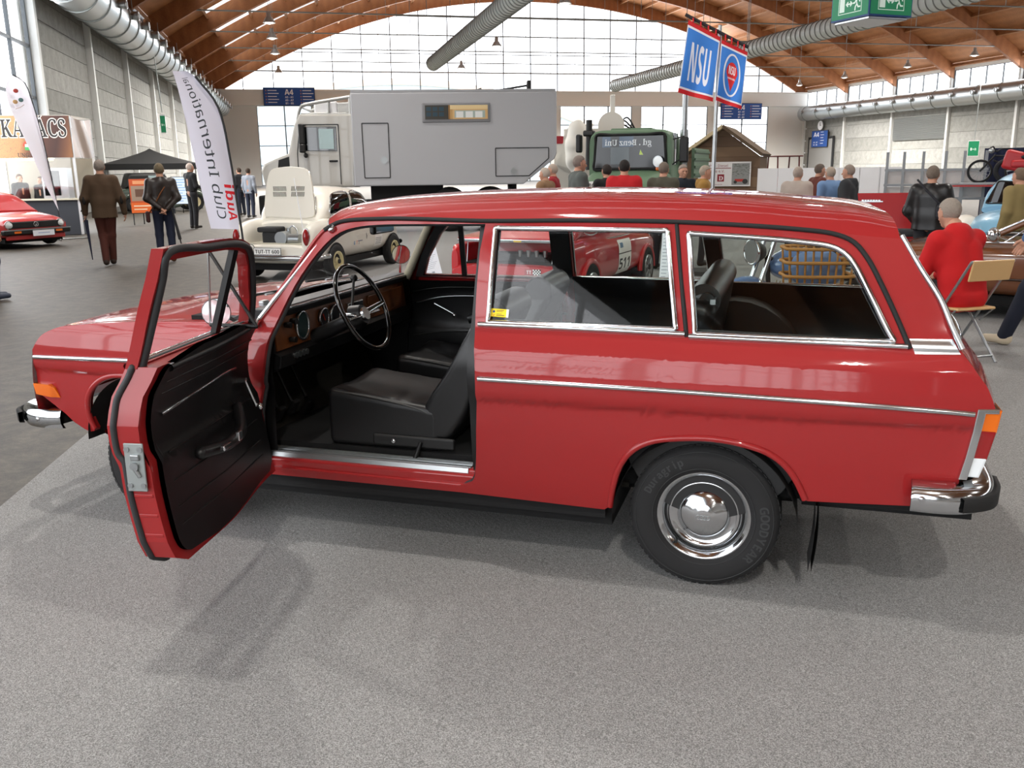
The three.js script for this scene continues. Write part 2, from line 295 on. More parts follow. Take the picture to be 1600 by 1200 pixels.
// ventilation grille high on the right wall
{
  const d = viewRay(1435, 200), n = V(Math.cos(HALL_TURN), 0, -Math.sin(HALL_TURN)), g = thing('wall_grille', 'silver louvred ventilation grille high on the right wall', 'grille', camera.position.clone().addScaledVector(d, (HW1 - 0.06) / d.dot(n)), HALL_TURN);
  part('backing', box(0.1, 2.4, 8.2, 0.02, 0, 0), M2.panel, g);
  for (let k = 0; k < 24; k++) part('louver', box(0.08, 0.05, 8.2, -0.06, -1.15 + k * 0.1, 0, 0, 0, 0.5), M.alu, g);
}
// far gable
{
  const wall = struct('wall_far', span(HW0, HW1, 8.75, 10.25, -HEND - 0.6, -HEND + 0.3), M2.beam, 'far gable wall with glazed doors under a pale beam', true);
  const open = [[-4, 2.0], [4.5, 12], [13.2, 21], [22.2, 30], [31.2, 40.3], [41.5, 50.3], [51.5, 58.6]];
  let x = HW0;
  for (const [a, b] of [...open, [HW1, HW1]]) { const g = span(x, a, 0, 8.75, -HEND - 0.3, -HEND); if (a - x > 0.2) { part(a - x > 2.4 ? 'wall_panel' : 'pilaster', g, a - x > 2.4 ? M2.panel : M2.pilaster, wall); } x = b; }
  part('trim', span(HW0, HW1, 10.25, 10.45, -HEND - 0.4, -HEND + 0.45), M2.pale, wall);
  for (const [a, b] of open) {
    const win = struct(`window_${++windowCount}`, null, null, `tall glazed door bay number ${windowCount} of the far wall`, true), n = Math.max(2, Math.round((b - a) / 2.9)), d = (b - a) / n, pg = new THREE.PlaneGeometry(d - 0.1, 2.05);
    for (let i = 0; i <= n; i++) part('mullion', span(a + i * d - 0.07, a + i * d + 0.07, 0, 8.75, -HEND - 0.2, -HEND - 0.05), M2.frame, win);
    for (let j = 0; j <= 4; j++) part('transom', span(a, b, j * 2.17, j * 2.17 + 0.1, -HEND - 0.18, -HEND - 0.07), M2.frame, win);
    for (let i = 0; i < n; i++) for (let j = 0; j < 4; j++) { const p = part('pane', pg, M.glass, win); p.position.set(a + (i + 0.5) * d, j * 2.17 + 1.13, -HEND - 0.12); }
  }
}
function gable(h, name, label) {      // arched glazing, pane by pane
  const win = struct(name, null, null, label, true), y0 = 10.45, dw = 3.28, dy = 2.0, w0 = 27.55 - 11 * dw;
  const clip = (a, b, c, d) => { const pts = [[a, c], [b, c]]; for (let i = 0; i <= 4; i++) { const x = b - (b - a) * i / 4; pts.push([x, clamp(archY(x) + 0.1, c, d)]); } return pts; };
  for (let i = 0; i < 22; i++) {
    const a = w0 + i * dw, b = a + dw;
    if (archY(a) > y0 && i) part('mullion', span(a - 0.05, a + 0.05, y0, archY(a), -h - 0.1, -h + 0.1), M2.frame, win);
    for (let j = 0; j < 6; j++) { const c = y0 + j * dy, d = c + dy; if (Math.max(archY(a), archY(b)) < c + 0.1) continue;
      const g = new THREE.ShapeGeometry(shapeOf(clip(a + 0.04, b - 0.04, c + 0.03, d - 0.03))); g.translate(0, 0, -h); part('pane', g, M.glass, win); }
  }
  for (let j = 1; j < 6; j++) { const y = y0 + j * dy; let e = 0; for (let w = 27.55; w < HW1 && archY(w) > y; w += 0.1) e = w - 27.55; if (e > 1) part('transom', span(27.55 - e, 27.55 + e, y - 0.04, y + 0.04, -h - 0.08, -h + 0.08), M2.frame, win); }
  return win;
}
gable(HEND, `window_${++windowCount}`, 'great arched gable glazing above the far wall');
{ // the gable behind the camera closes the hall
  struct('wall_near', span(HW0, HW1, 0, 21, -HBACK, -HBACK + 0.4), M2.panel, 'near gable wall of the hall', true);
}
// timber roof: glulam ribs, purlins, deck and skylight strips
{
  const roof = struct('ceiling', null, null, 'vaulted timber ceiling of deep arched ribs with purlins and boarded deck', true);
  const prof = []; for (let i = 0; i <= 48; i++) { const w = lerp(HW0, HW1, i / 48); prof.push([w, archY(w)]); }
  const ring = [...prof, ...prof.slice().reverse().map(([w, y]) => [w, y + 1.25])];
  const ribG = uvMetres(extrude(ring, 0.34), 0.25); ribG.translate(0, 0, -0.17);
  for (const h of [...ribs, HBACK]) { const r = part('rib', ribG, M2.woodDark, roof); r.position.z = -h; }
  const n = 26, pw = []; for (let i = 0; i <= n; i++) pw.push(lerp(HW0 + 0.3, HW1 - 0.3, i / n));
  const pur = uvMetres(box(0.16, 0.36, BAY - 0.34), 0.25), strip = 1.3;
  const sky = new THREE.PlaneGeometry(1, strip - 0.1); sky.rotateX(Math.PI / 2);
  for (let b = 0; b < ribs.length; b++) {
    const hFar = ribs[b], hNear = Math.max(HBACK, hFar - BAY);
    const deck = (z0, z1, i0, i1) => grid((u, v) => { const w = lerp(pw[i0], pw[i1], u); return [w, archY(w) + 1.26, lerp(z0, z1, v)]; }, (i1 - i0) * 2, 1);
    const lit = (i) => i >= 1 && i < 15;
    part('deck', uvMetres(deck(-hFar + strip, -hNear, 0, n), 0.25), M2.woodDeck, roof);
    const solid = []; for (let i = 0; i < n; i++) if (!lit(i)) solid.push(deck(-hFar, -hFar + strip, i, i + 1));
    part('deck', uvMetres(flat(solid), 0.25), M2.woodDeck, roof);
    for (let i = 0; i <= n; i++) { const p = part('purlin', pur, M2.wood, roof); p.position.set(pw[i], archY(pw[i]) + 1.06, -(hFar + hNear) / 2); p.rotation.z = Math.atan((archY(pw[i] + 0.1) - archY(pw[i] - 0.1)) / 0.2); }
    for (let i = 0; i < n; i++) if (lit(i)) { const w = (pw[i] + pw[i + 1]) / 2, dwx = pw[i + 1] - pw[i], s = (archY(pw[i + 1]) - archY(pw[i])) / dwx, p = part('skylight_pane', sky, M2.translucent, roof); p.position.set(w, (archY(pw[i]) + archY(pw[i + 1])) / 2 + 1.26, -hFar + strip / 2); p.rotation.z = Math.atan(s); p.scale.x = dwx * Math.hypot(1, s); }
  }
  const tie = rod([HW0 + 0.2, 11.5, 0], [HW1 - 0.2, 11.5, 0], 0.05, 0.05, 6);
  for (const h of ribs.slice(1)) { const t = part('tie_rod', tie, M.galv, roof); t.position.z = -h; }
  for (const w of [9, 18, 27.5, 37, 46]) for (const h of ribs.slice(1, 9)) part('hanger_rod', rod([w, 11.5, -h], [w, archY(w), -h], 0.025, 0.025, 5), M.galv, roof);
}
// ventilation ducts
function duct(label, w, y, r, h0, h1, side, ringStep, nozzles) {
  const d = thing('air_duct', label, 'duct', hp(0, w, y), HALL_TURN);
  part('pipe', [rod([0, 0, -h0], [0, 0, -h1], r, r, 28), cyl(r, r, 0.02, 0, 0, -h1, Math.PI / 2, 0, 0, 28)], nozzles ? M.alu : std('#c6cecd', 0.5, 0.15), d);
  const rg = new THREE.TorusGeometry(r + 0.015, 0.035, 6, 28);
  for (let h = h0 + ringStep / 2; h < h1; h += ringStep) { const p = part('joint_ring', rg, M.galv, d); p.position.z = -h; }
  if (nozzles) { const ng = flat([cyl(0.16, 0.2, 0.3, side * (r + 0.12), 0, 0, 0, 0, Math.PI / 2, 14), new THREE.TorusGeometry(0.17, 0.05, 6, 14).rotateY(Math.PI / 2).translate(side * (r + 0.27), 0, 0)]);
    for (let h = h0 + 1.4; h < h1; h += 3) { const p = part('nozzle', ng, M.steel, d); p.position.set(0, r * 0.15, -h); } }
  for (let h = h0 + 4.5; h < h1; h += 9) part('hanger', rod([0, r, -h], [0, nozzles ? r + 1.2 : archY(w) - y, -h], 0.02, 0.02, 5), M.galv, d);
  return d;
}
duct('fat silver air duct with nozzles along the left wall', HW0 + 1.1, 8.3, 0.85, 2, 106, 1, 2.2, true);
duct('fat silver air duct with nozzles along the right wall', HW1 - 1.1, 7.75, 0.88, 20, 106.5, -1, 3, true);
duct('corrugated grey duct hanging high above the camper truck', 10.5, 9.35, 0.5, 4, 71, 1, 0.55, false);
duct('corrugated grey duct hanging behind the blue flags', 31.0, 9.35, 0.55, 20, 88, 1, 0.55, false);
const ORD = ['first', 'second', 'third', 'fourth', 'fifth', 'sixth', 'seventh', 'eighth', 'ninth', 'tenth', 'eleventh', 'twelfth'];
// bell lamps
{
  const shade = lathe([[0.03, 0.62], [0.12, 0.62], [0.14, 0.34], [0.2, 0.3], [0.3, 0.12], [0.37, 0], [0.35, 0], [0.28, 0.12], [0.1, 0.3]], 22);
  const lampGlow = std('#fff6e6', 0.5, 0, { emissive: lin(1, 0.95, 0.86), emissiveIntensity: 5 }), shadeM = std('#c9cdce', 0.3, 0.3);
  const spots = [];
  for (const [w, seen, name] of [[-1.05, [3.7, 13, 22, 31, 40, 49, 57.7, 64.2, 72.3, 86], 'in the left wall row'], [14.4, [4, 13, 22, 31, 40, 49, 66.2, 80.7], 'in the row above the trucks'], [34.4, [20, 29, 38, 46.4, 54.4, 63, 94], 'in the row behind the flags'], [54.6, [40, 49, 58, 67, 75.5, 85.4, 94], 'in the right wall row'], [-1.05, [-6, -15, -24, -33], ''], [14.4, [-6, -15, -24, -33], '']])
    seen.forEach((h, i) => spots.push([h, w, name ? `${ORD[i]} white bell lamp counted from the viewer ${name}` : `${ORD[i]} white bell lamp behind the viewer in the ${w < 0 ? "left" : "trucks'"} row`]));
  for (const [h, w, label] of spots) {
    const o = thing('pendant_lamp', label, 'lamp', hp(h, w, 10.05), 0, 'bell pendant lamps of the hall');
    part('shade', shade, shadeM, o);
    part('cord', rod([0, 0.6, 0], [0, Math.max(1, archY(w) - 10.05), 0], 0.012, 0.012, 5), M.galv, o);
    part('bulb', ball(0.24, 0, 0.05, 0, 1, 0.5, 1, 14), lampGlow, o);
    const near = h < 35 && w < 20, l = new THREE.SpotLight(new THREE.Color(1, 0.96, 0.9), near ? (h < 0 ? 150 : h < 10 ? 85 : 140) : w < 5 ? (h > 78 ? 2000 : h > 60 ? 700 : 320) : w > 50 ? (h > 78 ? 1300 : 420) : h > 78 ? 2600 : h > 60 ? 1100 : 520, 0, 1.38, 0.6, 2);
    l.position.copy(hp(h, w, 10.0)); l.target.position.copy(hp(h, w, 0)); l.shadow.radius = 9; l.castShadow = true; scene.add(l, l.target);
  }
}
// outside: forecourt and the neighbouring hall
struct('ground_outside', span(-70, 160, -0.6, -0.3, -HEND - 160, -HEND - 1.2), std('#b9b9b4', 0.9), 'pale forecourt outside the glazed gable', true);
{
  const b = thing('neighbour_hall', 'pale blue arched hall seen outside through the glazed gable', 'building', hp(HEND + 62, 19, -0.35), HALL_TURN);
  const pr = []; for (let i = 0; i <= 24; i++) { const w = lerp(-36, 36, i / 24); pr.push([w, 17 - 8 * (w / 36) ** 2]); }
  const shell = extrude([[-36, 0], ...pr, [36, 0]], 20); shell.translate(0, 0, -20); part('body', shell, std('#c9d8df', 0.7), b);
  const edge = extrude([...pr.map(([w, y]) => [w * 1.02, y + 0.9]), ...pr.slice().reverse().map(([w, y]) => [w, y - 0.2])], 1); edge.translate(0, 0, -0.2); part('roof_edge', edge, std('#d9c6b4', 0.7), b);
}
// ---------- the red estate car ----------
const sideProfile = [[0.24, 0.70], [0.30, 0.738], [0.45, 0.770], [0.62, 0.787], [0.712, 0.790], [0.736, 0.806], [0.765, 0.812], [0.80, 0.813], [0.83, 0.812], [0.87, 0.806], [0.915, 0.797], [0.945, 0.782], [0.975, 0.763], [1.01, 0.745], [1.2, 0.68], [1.37, 0.615], [1.44, 0.590]];
const taper = (x) => (x < -2.2 ? 1 - 0.085 * ((-2.2 - x) / 1.15) ** 2 : x > 0.1 ? 1 - 0.06 * ((x - 0.1) / 0.9) ** 2 : 1);
const SZ = (x, y) => interp(sideProfile, y) * taper(x);
const fenderTop = [[-3.066, 0.818], [-3.029, 0.867], [-3.0, 0.891], [-2.952, 0.913], [-2.897, 0.93], [-2.842, 0.937], [-2.742, 0.949], [-2.591, 0.961], [-2.445, 0.969], [-2.189, 0.978], [-1.86, 0.985]];
const dripLine = [[-1.60, 1.372], [-1.57, 1.385], [-1.537, 1.397], [-1.45, 1.413], [-1.335, 1.416], [-0.891, 1.409], [-0.528, 1.411], [-0.138, 1.408], [0.295, 1.383], [0.416, 1.370], [0.5, 1.36], [0.628, 1.35]];
const crownLine = [[-1.60, 1.405], [-1.54, 1.450], [-1.45, 1.475], [-1.31, 1.494], [-1.0, 1.511], [-0.59, 1.518], [-0.13, 1.509], [0.1, 1.497], [0.29, 1.479], [0.51, 1.461], [0.628, 1.438]];
const rearArch = [[-0.354, 0.310], [-0.338, 0.407], [-0.309, 0.498], [-0.259, 0.564], [-0.187, 0.604], [-0.08, 0.624], [0.036, 0.63], [0.139, 0.618], [0.23, 0.591], [0.293, 0.546], [0.336, 0.486], [0.368, 0.419]];
const frontArch = [[-2.783, 0.453], [-2.796, 0.488], [-2.802, 0.54], [-2.789, 0.60], [-2.762, 0.644], [-2.705, 0.691], [-2.634, 0.718], [-2.554, 0.727], [-2.47, 0.727], [-2.38, 0.715], [-2.30, 0.685], [-2.235, 0.635], [-2.20, 0.57], [-2.185, 0.48], [-2.18, 0.38], [-2.178, 0.31]];
const rearEdge = [[0.957, 0.79], [0.937, 0.841], [0.917, 0.88], [0.895, 0.905], [0.876, 0.935], [0.831, 0.994], [0.799, 1.061], [0.759, 1.15], [0.696, 1.248], [0.643, 1.331], [0.632, 1.35]];
const doorHole = [[-1.885, 0.457], [-1.879, 0.586], [-1.826, 0.782], [-1.795, 0.937], [-1.71, 1.14], [-1.596, 1.302], [-1.531, 1.354], [-1.458, 1.377], [-1.349, 1.388], [-1.19, 1.391], [-0.893, 1.393]];
const doorHoleEnd = [[-0.905, 1.29], [-0.901, 1.063], [-0.879, 0.833], [-0.888, 0.6], [-0.900, 0.436], [-0.919, 0.369], [-0.985, 0.338]];
const openingLoop = [...spline(doorHole.slice(0, 10), 4), [-0.893, 1.393], ...spline(doorHoleEnd, 4), [-1.86, 0.345], [-1.888, 0.38]];
const midGlass = [[-0.848, 1.378], [-0.175, 1.373], [-0.119, 1.025], [-0.844, 1.024]];
const rearGlassTop = [[-0.096, 1.364], [0.157, 1.350], [0.290, 1.339], [0.406, 1.322], [0.452, 1.298], [0.486, 1.260], [0.537, 1.170], [0.604, 1.045], [0.628, 1.008]];
const rearGlass = [...spline(rearGlassTop, 4), [-0.048, 1.012]];
const dripTop = []; for (let i = 0; i <= 40; i++) { const x = lerp(0.628, -1.575, i / 40); dripTop.push([x, interp(dripLine, x)]); }
const bodyOutline = [
  [-3.085, 0.600], [-3.0, 0.548], [-2.946, 0.512], [-2.903, 0.474], [-2.848, 0.443], [-2.819, 0.433], [-2.791, 0.440], ...spline(frontArch, 3),
  [-2.0, 0.306], [-0.98, 0.308], [-0.378, 0.292], ...spline(rearArch, 3), [0.376, 0.412], [0.762, 0.424], [0.865, 0.43], [0.872, 0.552], [0.884, 0.63], [0.897, 0.72], [0.905, 0.79],
  ...spline(rearEdge, 3), ...dripTop, [-1.586, 1.385], [-1.71, 1.205], [-1.852, 1.003], ...spline(fenderTop.slice().reverse(), 3), [-3.066, 0.79], [-3.084, 0.707], [-3.087, 0.66]];
const redCar = thing('estate_car', 'red two-door estate car with its driver door wide open', 'car');
const onSide = (pts, off = 0) => pts.map(([x, y]) => [x, y, SZ(x, y) + off]);
const bodySideGeo = sheet(bodyOutline, [openingLoop, midGlass, rearGlass], SZ, { most: 0.035, rim: 0.035 });
const farOutlineGeo = mirrorZ(bodySideGeo);
const body = part('body', [bodySideGeo, farOutlineGeo], M.red, redCar);
// wheel-arch lips
for (const a of [rearArch, frontArch]) for (const s of [1, -1]) { const g = tube(onSide(a, -0.001), 0.013, 8, false, 60); part('wheel_arch_lip', s > 0 ? g : mirrorZ(g), M.red, body); }
// roof
const roofPt = (u, v) => { const e = lerp(-1.582, 0.628, u), zd = SZ(e, interp(dripLine, e)), z = zd * v, x = e + (e < -0.5 ? -0.16 * Math.pow((-0.5 - e) / 1.08, 3) : -0.05 * Math.pow(Math.max(0, e) / 0.628, 3)) * (1 - v * v), c = interp(crownLine, e), d = interp(dripLine, e), t = Math.abs(v); return [x, c - (c - d) * (0.2 * t * t + 0.8 * Math.pow(t, 8)), z]; };
part('roof', grid((u, v) => { const t = 2 * v - 1; return roofPt(u, Math.sign(t) * Math.pow(Math.abs(t), 0.72)); }, 70, 64), M.red, redCar);
part('headliner', grid((u, v) => { const p = roofPt(lerp(0.02, 0.98, u), (2 * v - 1) * 0.985); return [p[0], p[1] - 0.03, p[2] * 0.97]; }, 20, 24), std('#9b9684', 0.9), redCar);
// hood, cowl, nose
const hoodCentre = [[-3.22, 0.862], [-3.06, 0.915], [-2.75, 0.970], [-2.36, 1.015], [-2.04, 1.03]];
const hoodPt = (u, v) => { const xe = lerp(-3.066, -1.86, u), xc = lerp(-3.22, -2.04, u), ye = interp(fenderTop, xe), yc = interp(hoodCentre, xc), z = SZ(xe, ye) * v, k = 1 - v * v, rise = 1 - Math.pow(Math.abs(v), 2.6); return [lerp(xe, xc, k), lerp(ye, yc, rise) - 0.004 * smooth(0.86, 0.9, Math.abs(v)) * smooth(0.96, 0.92, Math.abs(v)), z]; };
part('hood', grid((u, v) => hoodPt(u, 2 * v - 1), 50, 60), M.red, redCar);
part('nose', grid((u, v) => { const t = 2 * v - 1, p = hoodPt(0, t); const y = lerp(p[1], 0.52, u); return [p[0] - 0.03 * Math.sin(u * 2.2) + 0.05 * u * u * (1 - t * t), y, p[2] * lerp(1, 0.985, u)]; }, 16, 40), M.red, redCar);
{
  const gr = part('grille', rbox(0.04, 0.16, 0.86, 0.015, -3.235, 0.72, 0), M.black, redCar);
  for (let k = 0; k < 7; k++) part('slat', box(0.02, 0.008, 0.84, -3.258, 0.655 + k * 0.022, 0), M.chrome, gr);
  for (const s of [1, -1]) { const h = part('headlamp', move(lathe([[0, 0.03], [0.06, 0.025], [0.083, 0.01], [0.085, -0.03]], 28), -3.175, 0.72, s * 0.55, 0, 0, Math.PI / 2), M.clearLens, redCar); part('rim', move(new THREE.TorusGeometry(0.09, 0.012, 8, 32), -3.185, 0.72, s * 0.55, 0, Math.PI / 2, 0), M.chrome, h); }
  part('licence_plate', box(0.01, 0.1, 0.46, -3.29, 0.50, 0), M.paper, redCar);
}
const cowl = (v) => { const k = 1 - v * v; return [-1.86 - 0.19 * k, 1.0 + 0.035 * k, 0.755 * v]; };
part('cowl', grid((u, v) => { const t = 2 * v - 1, a = hoodPt(1, t), b = cowl(t); return [lerp(a[0], b[0], u), lerp(a[1], b[1] + 0.004, u) + 0.01 * Math.sin(u * 3.14), lerp(a[2], b[2], u)]; }, 6, 30), M.red, redCar);
const headerPt = (v) => { const p = roofPt(0, v); return [p[0], p[1] - 0.012, p[2] * 0.985]; };
const screen = (u, v) => { const t = 2 * v - 1, a = cowl(t), b = headerPt(t); return [lerp(a[0], b[0], u) - 0.03 * Math.sin(u * Math.PI) * (1 - t * t), lerp(a[1], b[1], u), lerp(a[2], b[2], u)]; };
part('windscreen', grid(screen, 14, 24), M.glass, redCar);
part('windscreen_trim', tube([...Array(13).keys()].map((i) => screen(i / 12, 1)).concat([...Array(13).keys()].map((i) => screen(1, 1 - i / 12)), [...Array(13).keys()].map((i) => screen(1 - i / 12, 0)), [...Array(13).keys()].map((i) => screen(0, i / 12))), 0.011, 8, true, 220), M.chrome, redCar);
for (const s of [1, -1]) { const g = grid((u, v) => { const a = screen(u, 0.5 + s * 0.5), e = lerp(-1.852, -1.586, u), y = lerp(1.003, 1.385, u), z = s * SZ(e, y); return [lerp(a[0], e, v), lerp(a[1], y, v), lerp(a[2], z, v)]; }, 16, 2); part('pillar_front_face', g, M.red, redCar); }
{ // windscreen wipers
  for (const [z0, z1] of [[0.1, 0.55], [-0.45, 0.0]]) { const w = part('wiper', rod([-2.06, 1.045, z0], [-1.95, 1.075, z1], 0.006, 0.005), M.steel, redCar); part('wiper_blade', rod([-1.99, 1.065, z1 - 0.24], [-1.945, 1.09, z1 + 0.2], 0.006, 0.006), M.black, w); }
  part('washer_cap', rbox(0.03, 0.03, 0.05, 0.008, -1.98, 1.03, 0.52), M.steel, redCar);
}
// side trim: drip channel, chrome mouldings and window frames
const dripPath = [[-1.845, 1.02], [-1.72, 1.20], [-1.60, 1.365], [-1.537, 1.397], [-1.335, 1.412], [-0.891, 1.405], [-0.528, 1.408], [-0.138, 1.404], [0.295, 1.380], [0.416, 1.364], [0.477, 1.338], [0.524, 1.286], [0.584, 1.180], [0.647, 1.052], [0.676, 0.987]];
const both = (name, mk, m, parent) => { for (const s of [1, -1]) { const g = mk(); part(name, s > 0 ? g : mirrorZ(g), m, parent || redCar); } };
both('drip_channel', () => tube(onSide(dripPath.slice(2), 0.002), 0.0095, 6, false, 120), M.rubber);
both('drip_rail', () => tube(onSide(dripPath.slice(0, 4), 0.001), 0.008, 6, false, 40), M.red);
const ringOf = (loop) => tube(onSide(spline([...loop, loop[0]], 1).length ? loop : loop, 0.004), 0.009, 8, true, 160);
function loopTube(loop, r, off) { // keeps corners sharp by sampling every edge
  const p = []; loop.forEach((a, i) => { const b = loop[(i + 1) % loop.length]; const n = Math.max(1, Math.round(Math.hypot(a[0] - b[0], a[1] - b[1]) / 0.02)); for (let k = 0; k < n; k++) p.push([lerp(a[0], b[0], k / n), lerp(a[1], b[1], k / n)]); });
  return new THREE.TubeGeometry(new THREE.CatmullRomCurve3(onSide(p, off).map((q) => V(...q)), true, 'centripetal'), p.length * 2, r, 8, true);
}
both('window_frame', () => loopTube(midGlass, 0.0105, 0.004), M.chrome);
both('window_frame', () => loopTube(rearGlass, 0.0105, 0.004), M.chrome);
both('belt_moulding', () => tube(onSide([[-0.882, 1.016], [-0.5, 1.014], [-0.085, 1.010]], 0.005), 0.011, 8, false, 40), M.chrome);
both('belt_moulding', () => tube(onSide([[-0.07, 1.003], [0.3, 1.000], [0.668, 0.994]], 0.005), 0.011, 8, false, 40), M.chrome);
both('pillar_gap', () => tube(onSide([[-0.143, 1.395], [-0.112, 1.2], [-0.078, 0.998]], -0.002), 0.0085, 6, false, 30), M.rubber);
both('side_moulding', () => tube(onSide([[-0.866, 0.813], [-0.4, 0.811], [0, 0.808], [0.5, 0.797], [0.8, 0.785], [0.89, 0.780]], 0.002), 0.0105, 8, false, 60), M.chrome);
both('side_moulding', () => tube(onSide([[-3.057, 0.785], [-2.9, 0.790], [-2.459, 0.803], [-1.9, 0.811]], 0.002), 0.0105, 8, false, 60), M.chrome);
const flatZ = (y) => 0.7414 - (y - 1.02) * 0.3611 - 0.008; const midPane = sheet(midGlass, [], (x, y) => flatZ(y), { rim: 0, most: 0.1 }), rearPane = sheet(rearGlass, [], (x, y) => flatZ(y) - 0.001 - 0.022 * smooth(0.05, 0.7, x), { rim: 0, most: 0.1 });
both('side_window', () => midPane, M.tinted); both('side_window', () => rearPane, M.tinted);
both('pillar_chrome', () => sheet([[0.673, 1.020], [0.809, 1.022], [0.836, 0.974], [0.693, 0.972]], [], (x, y) => SZ(x, y) + 0.006 + 0.003 * Math.cos((y - 0.997) * 130), { rim: 0.008, most: 0.012 }), std('#e3e5e7', 0.22, 1));
// tailgate and rear end
const rearEdgeY = [...rearEdge.map(([x, y]) => [y, x]), [1.44, 0.578]];
const rearX = (a, y) => { const z = -a, e = y < 0.79 ? lerp(0.87, 0.957, clamp((y - 0.43) / 0.36, 0, 1)) : interp(rearEdgeY, y), zs = SZ(e, y); return e + lerp(0.065, -0.012, smooth(1.0, 1.40, y)) * (1 - Math.min(1, (z / zs) ** 2)); };
const sideAt = (y) => { const e = y < 0.79 ? lerp(0.87, 0.957, clamp((y - 0.43) / 0.36, 0, 1)) : interp(rearEdgeY, y); return SZ(e, y); };
{
  const L = []; for (let i = 0; i <= 24; i++) { const y = lerp(0.43, 1.35, i / 24); L.push([y < 0.8 ? 0.6 : sideAt(y), y]); }
  const top = []; for (let i = 1; i < 12; i++) { const v = lerp(1, -1, i / 12), p = roofPt(1, v); top.push([p[2], p[1] - 0.005]); }
  const glass = [[0.60, 1.01], [0.53, 1.33], [0.5, 1.36], [-0.5, 1.36], [-0.53, 1.33], [-0.60, 1.01]];
  const geoT = { to: (a, b, c) => [c, b, -a], rim: 0.02, most: 0.05 };
  part('tailgate', sheet([...L, ...top, ...L.slice().reverse().map(([z, y]) => [-z, y])], [glass], rearX, geoT), M.red, redCar);
  part('tailgate_liner', sheet([[0.66, 0.6], [0.64, 1.0], [-0.64, 1.0], [-0.66, 0.6]], [], (a, y) => rearX(a, y) - 0.05, { ...geoT, rim: 0, most: 0.2 }), M.blackTrim, redCar);
  part('rear_window', sheet(glass, [], (a, y) => rearX(a, y) - 0.006, { ...geoT, rim: 0, most: 0.2 }), M.tinted, redCar);
  const loop = []; glass.forEach((p, i) => { const q = glass[(i + 1) % 6]; for (let k = 0; k < 10; k++) { const a = lerp(p[0], q[0], k / 10), y = lerp(p[1], q[1], k / 10); loop.push([rearX(a, y) + 0.004, y, -a]); } });
  part('rear_window_trim', tube(loop, 0.011, 8, true, 200), M.chrome, redCar);
  both('tailgate_edge', () => tube([[0.634, 1.36, 0.60], [0.70, 1.25, 0.645], [0.765, 1.15, 0.685], [0.805, 1.06, 0.72], [0.838, 0.994, 0.742]], 0.009, 8, false, 40), M.steel);
}
for (const s of [1, -1]) {
  const lamp = part('tail_lamp', [[[0.903, 0.795], [0.962, 0.798], [0.962, 0.788], [0.922, 0.786], [0.914, 0.72], [0.901, 0.63], [0.886, 0.548], [0.866, 0.548], [0.882, 0.63], [0.895, 0.72]]].map((p) => { const g = extrude(p, 0.19, 0.004); g.translate(0, 0, 0.583); return s > 0 ? g : mirrorZ(g); }), M.chrome, redCar);
  const lens = (nm, p, m) => { const g = extrude(p, 0.165, 0.008); g.translate(0, 0, 0.595); part(nm, s > 0 ? g : mirrorZ(g), m, lamp); };
  lens('turn_lens', [[0.924, 0.785], [0.968, 0.785], [0.960, 0.722], [0.915, 0.722]], M.amber);
  lens('brake_lens', [[0.915, 0.718], [0.959, 0.718], [0.940, 0.625], [0.901, 0.625]], M.redLens);
  lens('reverse_lens', [[0.901, 0.621], [0.939, 0.621], [0.922, 0.56], [0.890, 0.56]], M.clearLens);
}
// bumpers: a shaped bar swept round the corners
function sweepPlan(path, section) { // path [x, z] open, section [out, up] closed
  const n = path.length, m = section.length;
  return grid((u, v) => { const i = Math.round(u * (n - 1)), a = path[Math.max(0, i - 1)], b = path[Math.min(n - 1, i + 1)], dx = b[0] - a[0], dz = b[1] - a[1], l = Math.hypot(dx, dz), s = section[Math.round(v * m) % m]; return [path[i][0] + dz / l * s[0], s[1], path[i][1] - dx / l * s[0]]; }, n - 1, m, 1, true);
}
const bumperSection = [[0, -0.05], [0.02, -0.045], [0.034, -0.02], [0.036, 0.01], [0.026, 0.036], [0.005, 0.05], [-0.03, 0.056], [-0.032, 0.050], [-0.004, 0.042], [0.012, 0.028], [0.02, 0.0], [0.014, -0.03]];
function bumper(name, half, y, wipe) {
  const full = [...half, ...half.slice().reverse().map(([x, z]) => [x, -z])], dense = spline(full, 8);
  const b = part(name, sweepPlan(wipe ? dense.slice().reverse() : dense, bumperSection.map(([o, u]) => [o, u + y])), M.chrome, redCar);
  return b;
}
const rb = bumper('rear_bumper', [[0.715, 0.795], [0.80, 0.80], [0.875, 0.785], [0.935, 0.74], [0.968, 0.66], [0.985, 0.45], [0.99, 0.15]], 0.475, true);
const rubberSec = [[0.028, -0.034], [0.05, -0.03], [0.052, 0.018], [0.03, 0.022]].map(([o, u]) => [o, u + 0.475]);
for (const s of [1, -1]) { const g = sweepPlan(spline([[0.855, 0.79], [0.90, 0.768], [0.94, 0.735], [0.968, 0.66], [0.978, 0.54]], 8).reverse(), rubberSec); part('rubber_buffer', s > 0 ? g : mirrorZ(g), M.rubber, rb); const bolt = ball(0.011, 0.745, 0.485, 0.843, 1, 1, 0.5, 10); part('bolt', s > 0 ? bolt : mirrorZ(bolt), M.chrome, rb);
  const br = bar([0.80, 0.47, 0.79], [0.95, 0.47, 0.5], 0.03, 0.06); part('bracket', s > 0 ? br : mirrorZ(br), M.under, rb); }
const fb = bumper('front_bumper', [[-2.97, 0.735], [-3.07, 0.75], [-3.16, 0.73], [-3.23, 0.67], [-3.275, 0.5], [-3.29, 0.15]], 0.485, false);
